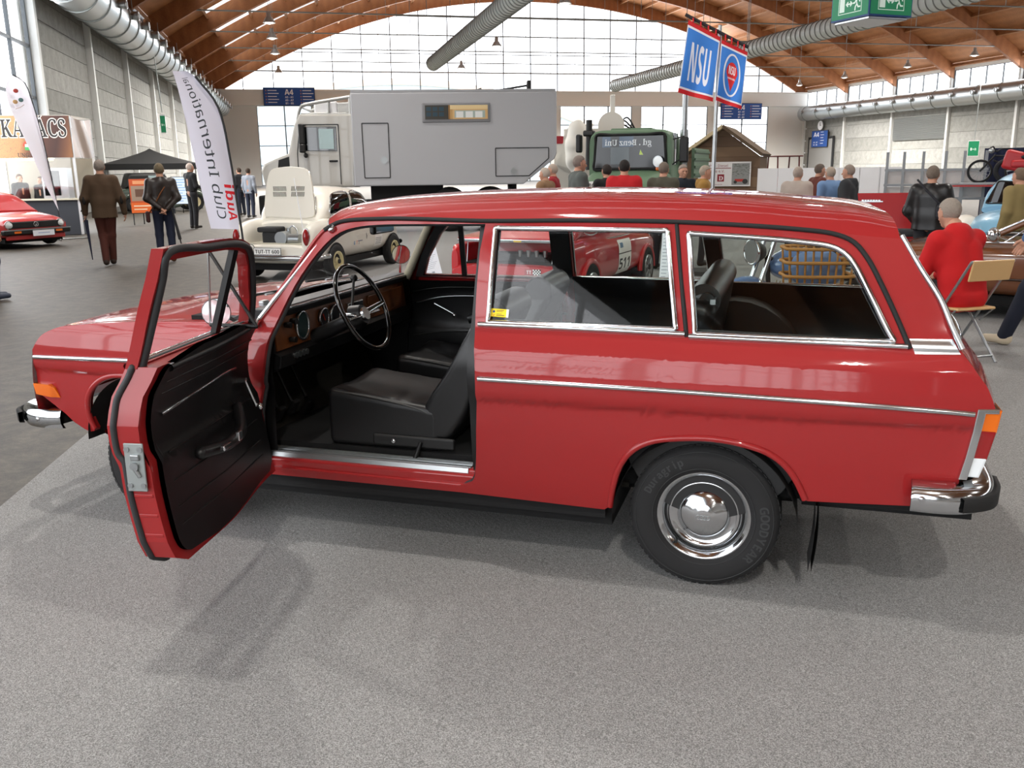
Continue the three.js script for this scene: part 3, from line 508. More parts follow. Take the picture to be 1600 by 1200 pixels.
for (const s of [1, -1]) { const g = sweepPlan(spline([[-3.165, 0.728], [-3.23, 0.67], [-3.26, 0.56], [-3.275, 0.48]], 8), rubberSec.map(([o, u]) => [o + 0.01, u + 0.012])); part('rubber_buffer', s > 0 ? g : mirrorZ(g), M.rubber, fb); const bolt = ball(0.011, -3.08, 0.485, 0.785, 1, 1, 0.5, 10); part('bolt', s > 0 ? bolt : mirrorZ(bolt), M.chrome, fb);
  const br = bar([-3.0, 0.48, 0.73], [-2.97, 0.48, 0.55], 0.03, 0.05); part('bracket', s > 0 ? br : mirrorZ(br), M.under, fb); }
both('turn_signal', () => { const g = sheet([[-3.094, 0.655], [-3.0, 0.655], [-2.975, 0.64], [-2.955, 0.592], [-3.085, 0.603]], [], (x, y) => SZ(x, y) + 0.022 - 0.018 * smooth(-3.0, -2.955, x), { rim: 0.03, most: 0.02 }); return g; }, M.amber);
// underside, wheel housings, mud flap
part('underbody', [span(-2.75, 0.9, 0.36, 0.42, -0.6, 0.6), span(-2.18, -0.36, 0.20, 0.34, -0.66, 0.66), span(0.36, 0.94, 0.36, 0.47, -0.66, 0.66), cyl(0.03, 0.03, 1.3, 0, 0.285, 0, Math.PI / 2), cyl(0.03, 0.03, 1.3, -2.49, 0.285, 0, Math.PI / 2)], M.under, redCar);
both('sill_flange', () => span(-2.17, -0.38, 0.245, 0.307, 0.66, 0.705), M.under);
const housing = (cx, cy, r) => { const g = new THREE.CylinderGeometry(r, r, 0.36, 32, 1, true, Math.PI / 2, Math.PI); g.rotateX(Math.PI / 2); g.translate(cx, cy, 0.585); return flat([g, move(new THREE.CircleGeometry(r, 32, 0, Math.PI), cx, cy, 0.42)]); };
both('wheel_housing', () => housing(0.005, 0.28, 0.345), M.under); both('wheel_housing', () => housing(-2.495, 0.40, 0.322), M.under);
both('mud_flap', () => { const g = grid((u, v) => [0.405 + 0.01 * Math.sin(u * 3) - 0.012 * u, lerp(0.415, 0.135, u), lerp(0.58, 0.76, v)], 8, 4); return flat([g, g.clone().translate(0.012, 0, 0)]); }, M.rubber);
both('exhaust_hanger', () => rbox(0.5, 0.03, 0.05, 0.01, 0.6, 0.40, 0.68), M.under);
// wheels
const tyreProfile = [[0.172, 0.055], [0.178, 0.075], [0.205, 0.086], [0.24, 0.088], [0.268, 0.080], [0.283, 0.066], [0.289, 0.05], [0.290, 0.0], [0.289, -0.05], [0.283, -0.066], [0.268, -0.08], [0.24, -0.088], [0.205, -0.086], [0.178, -0.075], [0.172, -0.055]];
const discProfile = [[0.0, 0.088], [0.028, 0.088], [0.032, 0.084], [0.046, 0.083], [0.05, 0.079], [0.075, 0.071], [0.094, 0.058], [0.100, 0.046], [0.112, 0.043], [0.124, 0.052], [0.130, 0.057], [0.136, 0.050], [0.144, 0.047], [0.147, 0.036], [0.151, 0.036], [0.154, 0.052], [0.160, 0.061], [0.170, 0.068], [0.178, 0.074], [0.181, 0.068], [0.178, 0.05]];
const font = await new FontLoader().loadAsync('fonts/droid/droid_sans_bold.typeface.json');
function arcText(str, size, r, a0, step, depth = 0.0016) { const out = []; [...str].forEach((ch, i) => { if (ch === ' ') return; const g = new TextGeometry(ch, { font, size, depth, curveSegments: 3, bevelEnabled: false }); g.computeBoundingBox(); g.translate(-(g.boundingBox.max.x + g.boundingBox.min.x) / 2, 0, 0); g.translate(0, r, 0); g.rotateZ(a0 - i * step); out.push(g); }); return flat(out); }
function wheel(name, x, z, flip, steer = 0) {
  const w = new THREE.Mesh(move(lathe(tyreProfile, 72), 0, 0, 0, Math.PI / 2), M.tyre); w.name = name; w.castShadow = w.receiveShadow = true; redCar.add(w); w.position.set(x, 0.289, z); w.rotation.y = (flip ? Math.PI : 0) + steer;
  part('hub_cap', move(lathe(discProfile, 64), 0, 0, 0, Math.PI / 2), M.chrome, w);
  part('black_ring', [move(new THREE.TorusGeometry(0.149, 0.0022, 6, 64), 0, 0, 0.041), move(new THREE.TorusGeometry(0.137, 0.0016, 6, 64), 0, 0, 0.052)], M.black, w);
  part('cap_emblem', [0, 1, 2, 3].map((k) => move(new THREE.TorusGeometry(0.0085, 0.0013, 6, 20), -0.018 + k * 0.012, 0, 0.0885)), M.steel, w);
  part('valve', [cyl(0.004, 0.004, 0.03, -0.10, -0.115, 0.07, Math.PI / 2)], M.black, w);
  const tread = []; for (let k = 0; k < 64; k++) for (const s of [1, -1]) tread.push(move(new THREE.BoxGeometry(0.018, 0.012, 0.026), Math.cos(k / 64 * 6.283) * 0.2815, Math.sin(k / 64 * 6.283) * 0.2815, s * 0.051, 0, 0, k / 64 * 6.283 + Math.PI / 2));
  part('tread_block', flat(tread), M.rubber, w).userData.kind = 'stuff';
  const letters = std('#2c2d2e', 0.6);
  part('tyre_lettering', [arcText('Duragrip', 0.03, 0.218, 1.15, 0.105).translate(0, 0, 0.0868), arcText('GOODYEAR', 0.034, 0.214, -1.35, 0.135).translate(0, 0, 0.0868), move(new THREE.TorusGeometry(0.262, 0.0018, 6, 72), 0, 0, 0.083), move(new THREE.TorusGeometry(0.195, 0.0015, 6, 72), 0, 0, 0.084)], letters, w);
  return w;
}
wheel('wheel', 0.003, 0.625, false); wheel('wheel', 0.003, -0.625, true); wheel('wheel', -2.49, 0.625, false, 0.05); wheel('wheel', -2.49, -0.625, true, 0.05);
// door aperture: sill, tread plate, seal, inner pillars
part('sill', [rbox(1.02, 0.06, 0.05, 0.012, -1.42, 0.352, 0.706), rbox(1.02, 0.05, 0.06, 0.012, -1.42, 0.372, 0.672), rbox(1.0, 0.02, 0.02, 0.006, -1.42, 0.335, 0.732)], M.red, redCar);
{ const p = part('tread_plate', [rbox(0.99, 0.006, 0.075, 0.002, -1.445, 0.400, 0.655), rbox(0.98, 0.035, 0.006, 0.002, -1.445, 0.384, 0.705, -0.25)], M.alu, redCar);
  for (let k = 0; k < 3; k++) part('rib', box(0.99, 0.003, 0.006, -1.445, 0.404, 0.635 + k * 0.015), M.alu, p); }
part('door_seal', loopTube(openingLoop, 0.011, -0.03), M.seal, redCar);
part('pillar_liner', [grid((u, v) => { const x = lerp(-0.93, -0.84, v), y = lerp(0.4, 1.38, u); return [x, y, SZ(x, y) - 0.05]; }, 14, 3)], M.blackTrim, redCar);
// interior
const inner = (x, y) => SZ(x, y) - 0.06;
const linerRear = sheet([[-0.86, 0.34], [-0.84, 1.0], [0.84, 0.985], [0.8, 0.5], [0.35, 0.5], [0.3, 0.58], [0.15, 0.66], [-0.15, 0.66], [-0.3, 0.58], [-0.36, 0.34]], [], inner, { rim: 0, most: 0.1 });
both('side_trim', () => linerRear, M.blackTrim);
part('door_card_far', mirrorZ(sheet([[-1.86, 0.36], [-1.80, 0.995], [-0.92, 1.0], [-0.92, 0.36]], [], inner, { rim: 0.02, most: 0.06 })), M.blackTrim, redCar);
{ const card = redCar.children[redCar.children.length - 1];
  const fz = (x, y) => -inner(x, y) + 0.012, line = (pts, r) => tube(pts.map(([x, y]) => [x, y, fz(x, y)]), r, 6, false, 40);
  part('chrome_strip', line([[-1.78, 0.86], [-1.6, 0.90], [-0.94, 0.905]], 0.004), M.steel, card);
  part('armrest', rod([-1.45, 0.78, fz(-1.4, 0.78) + 0.03], [-1.12, 0.84, fz(-1.1, 0.8) + 0.03], 0.028, 0.028), M.blackTrim, card);
  part('crank_handle', [rod([-1.66, 0.86, fz(-1.6, 0.8) + 0.025], [-1.53, 0.80, fz(-1.5, 0.8) + 0.035], 0.009, 0.007), ball(0.014, -1.53, 0.80, fz(-1.5, 0.8) + 0.05)], M.chrome, card);
  for (const y of [0.955, 0.70, 0.55]) part('crease', line([[-1.8, y - 0.03], [-1.6, y], [-0.94, y]], 0.003), M.black, card);
}
both('ash_tray_frame', () => loopTube([[-0.66, 0.88], [-0.54, 0.88], [-0.54, 0.81], [-0.66, 0.81]], 0.003, -0.052), M.steel);
both('trim_strip', () => tube(onSide([[-0.84, 0.915], [-0.2, 0.905]], -0.055), 0.0035, 6), M.steel);
part('pillar_trim', sheet([[-0.893, 1.0], [-0.893, 1.39], [-0.852, 1.39], [-0.848, 1.0]], [], (x, y) => SZ(x, y) - 0.045, { rim: 0, most: 0.1 }), M.blackTrim, redCar);
part('pillar_trim', mirrorZ(sheet([[-0.94, 1.0], [-0.94, 1.39], [-0.85, 1.39], [-0.846, 1.0]], [], (x, y) => SZ(x, y) - 0.05, { rim: 0, most: 0.1 })), M.blackTrim, redCar);
both('pillar_trim', () => sheet([[-0.118, 1.0], [-0.172, 1.385], [-0.1, 1.385], [-0.05, 1.0]], [], (x, y) => SZ(x, y) - 0.045, { rim: 0, most: 0.1 }), M.blackTrim);
part('pillar_cream_trim', rod([-1.82, 1.01, -0.70], [-1.60, 1.36, -0.585], 0.024, 0.02), std('#a29b86', 0.7), redCar);
part('body_liner', [1, -1].map((s) => { const g = sheet([[-0.84, 0.98], [-0.85, 1.035], [0.63, 1.01], [0.84, 0.99], [0.84, 0.95]], [], (x, y) => SZ(x, y) - 0.037, { rim: 0, most: 0.1 }); return s > 0 ? g : mirrorZ(g); }), M.blackTrim, redCar);
part('cabin_floor', [span(-2.0, -0.3, 0.355, 0.375, -0.66, 0.63), grid((u, v) => [lerp(-1.98, -2.2, u), lerp(0.37, 0.80, u), lerp(-0.66, 0.66, v)], 4, 4), span(-0.35, 0.9, 0.56, 0.60, -0.66, 0.66), span(-0.37, -0.33, 0.37, 0.6, -0.66, 0.66)], std('#4a443a', 0.95, 0, { map: T.carpet }), redCar);
both('kick_panel', () => sheet([[-2.18, 0.37], [-1.86, 0.37], [-1.80, 1.0], [-2.18, 1.0]], [], (x, y) => SZ(x, y) - 0.07, { rim: 0, most: 0.1 }), M.blackTrim);
part('firewall', [span(-2.22, -2.16, 0.5, 1.0, -0.72, 0.72), span(-2.02, -1.86, 0.9, 0.99, -0.70, 0.70)], M.under, redCar);
{ // dashboard
  const woodM = std('#b79c82', 0.35, 0, { map: T.wood });
  const d = part('dashboard', (() => { const g = extrude([[-2.04, 0.985], [-1.93, 1.028], [-1.83, 1.030], [-1.812, 1.018], [-1.815, 1.0], [-1.85, 0.985], [-1.835, 0.845], [-1.80, 0.83], [-1.81, 0.78], [-1.95, 0.72], [-2.04, 0.75]], 1.40, 0.004); g.translate(0, 0, -0.70); return g; })(), M.leather, redCar);
  part('wood_fascia', uvMetres((() => { const g = extrude([[-1.846, 0.988], [-1.838, 0.988], [-1.824, 0.85], [-1.832, 0.85]], 1.37); g.translate(0, 0, -0.685); return g; })(), 2.2), woodM, d);
  part('chrome_edge', rod([-1.815, 1.026, -0.69], [-1.815, 1.026, 0.69], 0.005), M.chrome, d);
  const dial = (z, y, r, m) => { const g = part('gauge', move(cyl(r, r, 0.012, 0, 0, 0, 0, 0, Math.PI / 2, 28), -1.826, y, z), m, d); part('bezel', move(new THREE.TorusGeometry(r, 0.006, 8, 32), -1.82, y, z, 0, Math.PI / 2, 0), M.chrome, g); return g; };
  const sp = dial(0.47, 0.928, 0.052, std('#1d3a3a', 0.3)); sp.scale.set(1, 1.2, 1); sp.position.y = -0.928 * 0.2; dial(0.27, 0.932, 0.042, M.black); dial(0.16, 0.93, 0.046, std('#222', 0.3));
  part('gauge_needle', rod([-1.817, 0.92, 0.27], [-1.817, 0.95, 0.285], 0.003), std('#c8381c', 0.5), d);
  for (const [z, y] of [[0.585, 0.885], [0.62, 0.955], [0.57, 0.965], [0.585, 0.815], [0.555, 0.815], [0.525, 0.815], [0.495, 0.815]]) part('switch_knob', move(cyl(0.012, 0.014, 0.03, 0, 0, 0, 0, 0, Math.PI / 2, 12), -1.805, y, z), y < 0.83 ? M.steel : M.black, d);
  part('glovebox_lid', rbox(0.012, 0.11, 0.42, 0.006, -1.828, 0.915, -0.42), woodM, d);
  part('radio', rbox(0.02, 0.05, 0.16, 0.006, -1.824, 0.94, -0.05), M.chrome, d);
}
{ // steering wheel
  const s = part('steering_wheel', new THREE.TorusGeometry(0.198, 0.0105, 10, 64), phys('#060606', 0.15, { clearcoat: 1 }), redCar);
  s.position.set(-1.565, 1.005, 0.37); s.rotation.set(0, Math.PI / 2, 0); s.rotation.order = 'YXZ'; s.rotation.x = -0.42;
  part('spoke', [rod([-0.19, -0.01, 0], [-0.03, -0.03, -0.04], 0.012, 0.02), rod([0.19, -0.01, 0], [0.03, -0.03, -0.04], 0.012, 0.02)], M.chrome, s);
  part('hub', [cyl(0.045, 0.06, 0.05, 0, -0.03, -0.035, Math.PI / 2), rod([0, -0.03, -0.03], [0, -0.03, -0.30], 0.03, 0.035)], M.blackTrim, s);
  part('hub_button', cyl(0.03, 0.034, 0.02, 0, -0.03, -0.008, Math.PI / 2), M.chrome, s);
  part('horn_ring', rod([-0.15, -0.035, -0.012], [0.15, -0.035, -0.012], 0.006), M.chrome, s);
  part('shift_lever', [rod([0.04, -0.02, -0.1], [0.22, 0.15, -0.1], 0.007, 0.006), ball(0.018, 0.225, 0.155, -0.1)], M.black, s);
}
for (const [i, z] of [[0, 0.46], [1, 0.33], [2, 0.2]]) { const p = part('pedal', rbox(0.025, 0.075, 0.06, 0.008, -1.985 + i * 0.0, 0.50 - (i === 2 ? 0.03 : 0), z, 0, 0, -0.5), M.rubber, redCar); part('pedal_arm', rod([-1.99, 0.52, z], [-2.1, 0.76, z], 0.008, 0.01), M.black, p); }
{ // seats
  const seat = (z0, z1, near) => {
    const zc = (z0 + z1) / 2, hw = (z1 - z0) / 2;
    const cushion = blob((x, y, z) => { const dx = Math.abs(x + 1.385) - 0.235, top = 0.628 + 0.05 * ((-1.2 - x) / 0.45) - 0.012 * Math.exp(-(((z - zc) / 0.12) ** 2)), dy = Math.max(y - top + 0.03, 0.43 + 0.02 - y), dz = Math.abs(z - zc) - hw + 0.03; const q = [Math.max(dx, 0), Math.max(dy, 0), Math.max(dz, 0)]; return Math.hypot(...q) + Math.min(Math.max(dx, dy, dz), 0) - 0.032; }, [-1.72, 0.38, z0 - 0.05], [-1.06, 0.76, z1 + 0.05], 0.018);
    const s = part('front_seat', cushion, M.leather, redCar);
    const lean = (y) => -1.135 + (y - 0.53) * 0.5;
    part('backrest', blob((x, y, z) => { const cx = lean(y), th = 0.055 + 0.03 * Math.exp(-(((y - 0.62) / 0.12) ** 2)), dx = Math.abs(x - cx) * 0.9 - th + 0.02, dy = Math.max(y - 1.0, 0.5 - y), dz = Math.abs(z - zc) - hw + 0.03 + 0.05 * smooth(0.8, 1.05, y); const q = [Math.max(dx, 0), Math.max(dy, 0), Math.max(dz, 0)]; const d = Math.hypot(...q) + Math.min(Math.max(dx, dy, dz), 0) - 0.03; const roll = Math.hypot(x - lean(1.0) - 0.005, y - 1.025) - 0.062; const r2 = Math.max(roll, Math.abs(z - zc) - hw + 0.045); return Math.min(d, r2 - 0.005); }, [-1.3, 0.42, z0 - 0.03], [-0.72, 1.12, z1 + 0.03], 0.018), M.leather, s);
    part('piping', tube([[-1.62, 0.665, z1 - 0.012], [-1.4, 0.645, z1 + 0.001], [-1.2, 0.605, z1 - 0.001], [-1.12, 0.56, z1 - 0.005]], 0.004, 6), std('#3a3a38', 0.5), s);
    part('seat_base', [span(-1.52, -1.05, 0.376, 0.405, z0 + 0.06, z0 + 0.09), span(-1.52, -1.05, 0.376, 0.41, z1 - 0.09, z1 - 0.05), rbox(0.38, 0.05, 0.02, 0.01, -1.24, 0.465, z1 + 0.005)], M.black, s);
    part('recline_lever', [rod([-1.20, 0.47, z1 + 0.02], [-1.225, 0.395, z1 + 0.035], 0.008, 0.011)], M.black, s);
    part('bolt', ball(0.011, -1.33, 0.465, z1 + 0.018, 1, 1, 0.5, 10), M.chrome, s);
  };
  seat(0.13, 0.60, true); seat(-0.60, -0.13, false);
  const rs = part('rear_seat', [rbox(0.5, 0.2, 1.2, 0.06, -0.42, 0.6, 0), rbox(0.15, 0.52, 1.18, 0.05, -0.10, 0.85, 0, 0, 0, -0.16)], M.leather, redCar);
  part('roll_top', [cyl(0.065, 0.065, 1.0, -0.045, 1.095, -0.02, Math.PI / 2, 0, 0, 20)], M.leather, rs);
  part('frame_bar', [bar([-0.06, 1.12, 0.50], [-0.01, 0.93, 0.545], 0.012, 0.03), bar([-0.005, 1.1, -0.55], [-0.005, 1.1, 0.55], 0.02, 0.02)], M.steel, rs);
  part('hinge_knob', cyl(0.03, 0.03, 0.03, -0.03, 1.10, 0.51, Math.PI / 2), M.black, rs);
  both('wheel_house_cover', () => { const g = new THREE.CylinderGeometry(0.34, 0.34, 0.2, 28, 1, false, 0, Math.PI * 2); g.rotateX(Math.PI / 2); g.translate(0.02, 0.62, 0.58); return g; }, std('#1a1a1b', 0.6));
  part('cargo_mat', rbox(0.9, 0.03, 1.2, 0.01, 0.42, 0.615, 0), M.darkGrey, redCar);
}
part('rear_view_mirror', [rbox(0.03, 0.055, 0.22, 0.012, -1.63, 1.335, 0.0), rod([-1.63, 1.35, 0], [-1.66, 1.41, 0], 0.006)], M.black, redCar);
part('mirror_face', rbox(0.004, 0.042, 0.2, 0.001, -1.613, 1.335, 0.0), std('#777', 0.05, 1), redCar);
// doors: one closed on the far side, the driver's door swung wide open
const doorLower = [[-1.882, 0.345], [-1.88, 0.586], [-1.828, 0.782], [-1.797, 0.937], [-1.760, 1.018], [-0.912, 1.018], [-0.884, 0.833], [-0.893, 0.6], [-0.905, 0.436], [-0.925, 0.374], [-0.99, 0.34]];
const frameOuter = [[-1.765, 1.012], [-1.71, 1.137], [-1.60, 1.296], [-1.534, 1.349], [-1.459, 1.371], [-1.349, 1.383], [-1.19, 1.386], [-0.902, 1.386], [-0.912, 1.29], [-0.909, 1.012]];
const frameHole = [[-1.715, 1.024], [-1.672, 1.125], [-1.575, 1.262], [-1.518, 1.312], [-1.45, 1.333], [-1.345, 1.343], [-1.19, 1.346], [-0.945, 1.346], [-0.955, 1.28], [-0.952, 1.024]];
const doorDeep = (x) => lerp(0.045, 0.105, smooth(-1.86, -1.25, x));
function makeDoor(nm, far) {
  const fl = (g) => (far ? mirrorZ(g) : g), hx = -1.898, hz = far ? -0.79 : 0.79, put = (n, g, m, p) => part(n, fl(flat(g)).translate(-hx, 0, -hz), m, p);
  const grp = new THREE.Group(); grp.name = nm; redCar.add(grp); grp.position.set(hx, 0, hz);
  put('door_skin', sheet(doorLower, [], SZ, { rim: doorDeep, most: 0.05 }), M.red, grp);
  if (!far) put('inner_panel', sheet(doorLower, [], (x, y) => SZ(x, y) - doorDeep(x), { rim: 0, most: 0.06 }), M.red, grp);
  put('window_frame', [sheet(frameOuter, [frameHole], SZ, { rim: 0.04, most: 0.05 }), ...(far ? [] : [sheet(frameOuter, [frameHole], (x, y) => SZ(x, y) - 0.04, { rim: 0, most: 0.05 })])], M.red, grp);
  if (far) put('frame_trim', sheet(frameOuter, [frameHole], (x, y) => SZ(x, y) - 0.045, { rim: -0.03, most: 0.05 }), M.blackTrim, grp);
  put('side_moulding', tube(onSide([[-1.89, 0.811], [-1.4, 0.814], [-0.89, 0.813]], 0.002), 0.0105, 8, false, 40), M.chrome, grp);
  put('belt_moulding', tube(onSide([[-1.74, 1.02], [-0.92, 1.018]], 0.004), 0.01, 8), M.chrome, grp);
  put('door_glass', sheet([[-1.45, 1.0], [-1.44, 1.336], [-1.19, 1.348], [-0.945, 1.348], [-0.952, 1.0]].map(([x, y]) => [x, far ? y : y * 0.06 + 0.94]), [], (x, y) => SZ(x, y) - 0.02, { rim: 0, most: 0.1 }), M.glass, grp);
  put('vent_post', [bar([-1.475, 1.01, SZ(-1.47, 1.01) - 0.02], [-1.452, 1.34, SZ(-1.45, 1.34) - 0.02], 0.028, 0.022)], M.black, grp);
  if (far) { put('vent_glass', sheet([[-1.715, 1.024], [-1.672, 1.125], [-1.575, 1.262], [-1.518, 1.312], [-1.46, 1.333], [-1.48, 1.024]], [], (x, y) => SZ(x, y) - 0.02, { rim: 0, most: 0.1 }), M.glass, grp); return grp; }
  // driver's door seen from inside
  const z2 = (x, y) => SZ(x, y) - doorDeep(x) - 0.018;
  const cardShape = [[-1.80, 0.375], [-1.845, 0.42], [-1.84, 0.585], [-1.79, 0.79], [-1.762, 0.93], [-1.735, 1.01], [-0.955, 1.012], [-0.935, 0.97], [-0.94, 0.5], [-0.955, 0.405], [-1.0, 0.372]];
  const card = put('door_card', sheet(spline([...cardShape, cardShape[0]], 3).slice(0, -1), [], z2, { rim: -0.03, most: 0.05, rimDir: [0, 0, -1] }), M.leather, grp);
  const ln = (pts, r, o = -0.002) => tube(pts.map(([x, y]) => [x, y, z2(x, y) + o]), r, 6, false, 40);
  put('chrome_strip', ln([[-0.99, 0.845], [-1.2, 0.862], [-1.5, 0.868], [-1.62, 0.858]], 0.006), M.chrome, card);
  for (const y of [0.955, 0.915, 0.72, 0.62, 0.53, 0.47]) put('crease', ln([[-0.985, y], [-1.3, y + 0.003], [-1.77, y - 0.012]], 0.0032, 0.0008), M.black, card);
  put('padded_top', tube([[-0.97, 1.005, z2(-0.97, 1.005) + 0.004], [-1.3, 1.012, z2(-1.3, 1.012) + 0.004], [-1.74, 1.008, z2(-1.74, 1.0) + 0.004]], 0.013, 10), M.leather, card);
  put('armrest_pull', [tube([[-1.16, 0.66, z2(-1.16, 0.66) - 0.012], [-1.28, 0.655, z2(-1.28, 0.65) - 0.05], [-1.42, 0.665, z2(-1.42, 0.66) - 0.05], [-1.54, 0.72, z2(-1.54, 0.72) - 0.01]], 0.022, 10), ball(0.0225, -1.16, 0.66, z2(-1.16, 0.66) - 0.012), ball(0.0225, -1.54, 0.72, z2(-1.54, 0.72) - 0.01)], M.leather, card);
  put('inside_handle', rbox(0.06, 0.02, 0.02, 0.005, -1.22, 0.667, z2(-1.22, 0.66) - 0.075), M.chrome, card); put('handle_trim', [rbox(0.03, 0.035, 0.015, 0.004, -1.335, 0.672, z2(-1.33, 0.66) - 0.075)], M.chrome, card);
  put('crank_handle', [rod([-1.655, 0.80, z2(-1.65, 0.8) - 0.03], [-1.685, 0.69, z2(-1.68, 0.69) - 0.035], 0.008), rod([-1.655, 0.80, z2(-1.65, 0.8)], [-1.655, 0.80, z2(-1.65, 0.8) - 0.035], 0.012), ball(0.014, -1.685, 0.688, z2(-1.68, 0.69) - 0.05)], M.chrome, card);
  put('rubber_seal', [loopTube(doorLower, 0.011, -0.022)], M.seal, grp);
  const fm = frameOuter.map(([x, y], i) => [(x + frameHole[i][0]) / 2, (y + frameHole[i][1]) / 2]);
  put('frame_seal', [tube(fm.map(([x, y]) => [x, y, SZ(x, y) - 0.045]), 0.013, 8, false, 100)], M.seal, grp);
  const zl = SZ(-0.89, 0.72) - 0.066, lock = put('lock_plate', rbox(0.006, 0.16, 0.066, 0.004, -0.879, 0.70, zl), M.galv, grp);
  put('screw', [[0.06, -0.022], [0.06, 0.022], [-0.06, -0.022], [-0.06, 0.022]].map(([a, b]) => cyl(0.009, 0.009, 0.008, -0.876, 0.70 + a, zl + b, 0, 0, Math.PI / 2, 12)), M.steel, lock);
  put('latch', [rod([-0.872, 0.70, zl], [-0.872, 0.67, zl - 0.015], 0.007, 0.006), cyl(0.014, 0.014, 0.014, -0.874, 0.705, zl, 0, 0, Math.PI / 2, 14), rbox(0.012, 0.02, 0.03, 0.004, -0.873, 0.735, zl - 0.005)], M.steel, lock);
  for (const y of [0.6, 0.53, 0.46]) put('edge_pressing', rbox(0.006, 0.012, 0.066, 0.003, -0.893 - (0.6 - y) * 0.08, y, SZ(-0.9, y) - 0.066), M.red, grp);
  // vent window turned open on its pivot
  const vent = new THREE.Group(); vent.name = 'vent_window'; grp.add(vent); vent.position.set(-1.60 - hx, 0, SZ(-1.6, 1.1) - hz - 0.01); vent.rotation.y = -1.72;
  const vg = [[-0.10, 1.03], [-0.038, 1.127], [0.024, 1.223], [0.085, 1.32], [0.105, 1.03]];
  part('glass', new THREE.ShapeGeometry(shapeOf(vg)), M.glass, vent);
  part('frame', [rod([...vg[0], 0], [...vg[3], 0], 0.007), rod([...vg[0], 0], [...vg[4], 0], 0.008)], M.black, vent); part('chrome_edge', rod([...vg[3], 0], [...vg[4], 0], 0.0045), M.chrome, vent);
  grp.rotation.y = -81 * Math.PI / 180;
  return grp;
}
makeDoor('driver_door', false); makeDoor('passenger_door', true);
{ // door mirrors
  const p = (() => { const d = viewRay(338, 488), t = (-2.03 - camera.position.x) / d.x; return camera.position.clone().addScaledVector(d, t); })();
  const m = part('door_mirror', lathe([[0, -0.025], [0.03, -0.02], [0.055, -0.005], [0.06, 0.004]], 32), M.chrome, redCar); m.position.copy(p); m.lookAt(p.x + 1.2, p.y + 0.05, p.z + 2.2); m.rotateX(Math.PI / 2);
  part('mirror_glass', cyl(0.057, 0.057, 0.004, 0, 0.004, 0, 0, 0, 0, 32), M.mirror, m);
  part('mirror_arm', rod([0, -0.02, 0], [0.10, -0.03, 0.06], 0.007, 0.009), M.black, m);
  const f = part('far_mirror', lathe([[0, -0.025], [0.03, -0.02], [0.05, -0.005], [0.056, 0.004]], 32), M.chrome, redCar); f.position.set(-1.93, 1.12, -0.88); f.lookAt(-0.6, 1.2, 1.0); f.rotateX(Math.PI / 2);
  part('mirror_glass', cyl(0.052, 0.052, 0.004, 0, 0.004, 0, 0, 0, 0, 32), M.mirror, f);
  part('mirror_arm', rod([0, -0.02, 0], [0.0, -0.05, 0.12], 0.007, 0.009), M.chrome, f);
}
{ const st = sheet([[-0.835, 1.075], [-0.765, 1.072], [-0.766, 1.042], [-0.836, 1.045]], [], (x, y) => SZ(x, y) - 0.004, { rim: 0, most: 0.2 }); const uv = st.attributes.uv; for (let i = 0; i < uv.count; i++) uv.setXY(i, (uv.getX(i) + 0.836) / 0.071, (uv.getY(i) - 1.042) / 0.033);
  part('oil_sticker', st, std('#ffffff', 0.6, 0, { map: canvasTex(256, 128, (g, w, h) => { g.fillStyle = '#f2d413'; g.fillRect(0, 0, w, h); g.fillStyle = '#fff'; g.fillRect(w * 0.86, 0, w * 0.14, h); g.fillStyle = '#27427a'; g.beginPath(); g.arc(36, 44, 18, 0, 7); g.fill(); g.strokeStyle = '#c8541c'; g.lineWidth = 8; g.beginPath(); g.moveTo(26, 92); g.lineTo(36, 106); g.lineTo(54, 78); g.stroke(); g.fillStyle = '#3a3520'; g.fillRect(74, 24, 110, 8); g.fillRect(74, 42, 90, 6); g.fillRect(74, 78, 80, 7); g.fillRect(74, 96, 118, 10); }) }), redCar); }
// ---------- other vehicles ----------
const headingAt = (u, right = 0) => { const d = viewRay(u, 262), a = Math.atan2(d.z, d.x) + right * Math.PI / 180; return -a; };   // local +x points away from the viewer, turned to the right
const rows = (tab, k) => tab.map((r) => [r[0], r[k]]);
const se = (t, p) => Math.sign(t) * Math.pow(Math.abs(t), 2 / p);
function loftBody(tab, n = 48, m = 40, zc = 0) {
  const x0 = tab[0][0], x1 = tab[tab.length - 1][0], A = [1, 2, 3, 4].map((k) => rows(tab, k));
  const g = grid((u, v) => { const e = lerp(x0, x1, 0.5 - 0.5 * Math.cos(u * Math.PI)), [y0, y1, w, p] = A.map((t) => interp(t, e)), a = v * 2 * Math.PI; return [e, (y0 + y1) / 2 + (y1 - y0) / 2 * se(Math.sin(a), p), zc + w * se(Math.cos(a), p)]; }, n, m, 1, true);
  const cap = (e, s) => { const [y0, y1, w, p] = A.map((t) => interp(t, e)); const pts = []; for (let i = 0; i < m; i++) { const a = i / m * 2 * Math.PI; pts.push([w * se(Math.cos(a), p), (y0 + y1) / 2 + (y1 - y0) / 2 * se(Math.sin(a), p)]); } const c = new THREE.ShapeGeometry(shapeOf(pts)); c.rotateY(Math.PI / 2); if (zc) c.translate(0, 0, 0); c.translate(e, 0, zc); return c; };
  return flat([g, cap(x0, -1), cap(x1, 1)]);
}
const zOn = (tab) => { const A = [1, 2, 3, 4].map((k) => rows(tab, k)); return (x, y) => { const [y0, y1, w, p] = A.map((t) => interp(t, x)), t = clamp(Math.abs((y - (y0 + y1) / 2) / ((y1 - y0) / 2)), 0, 0.999); return w * Math.pow(1 - Math.pow(t, p), 1 / p); }; };
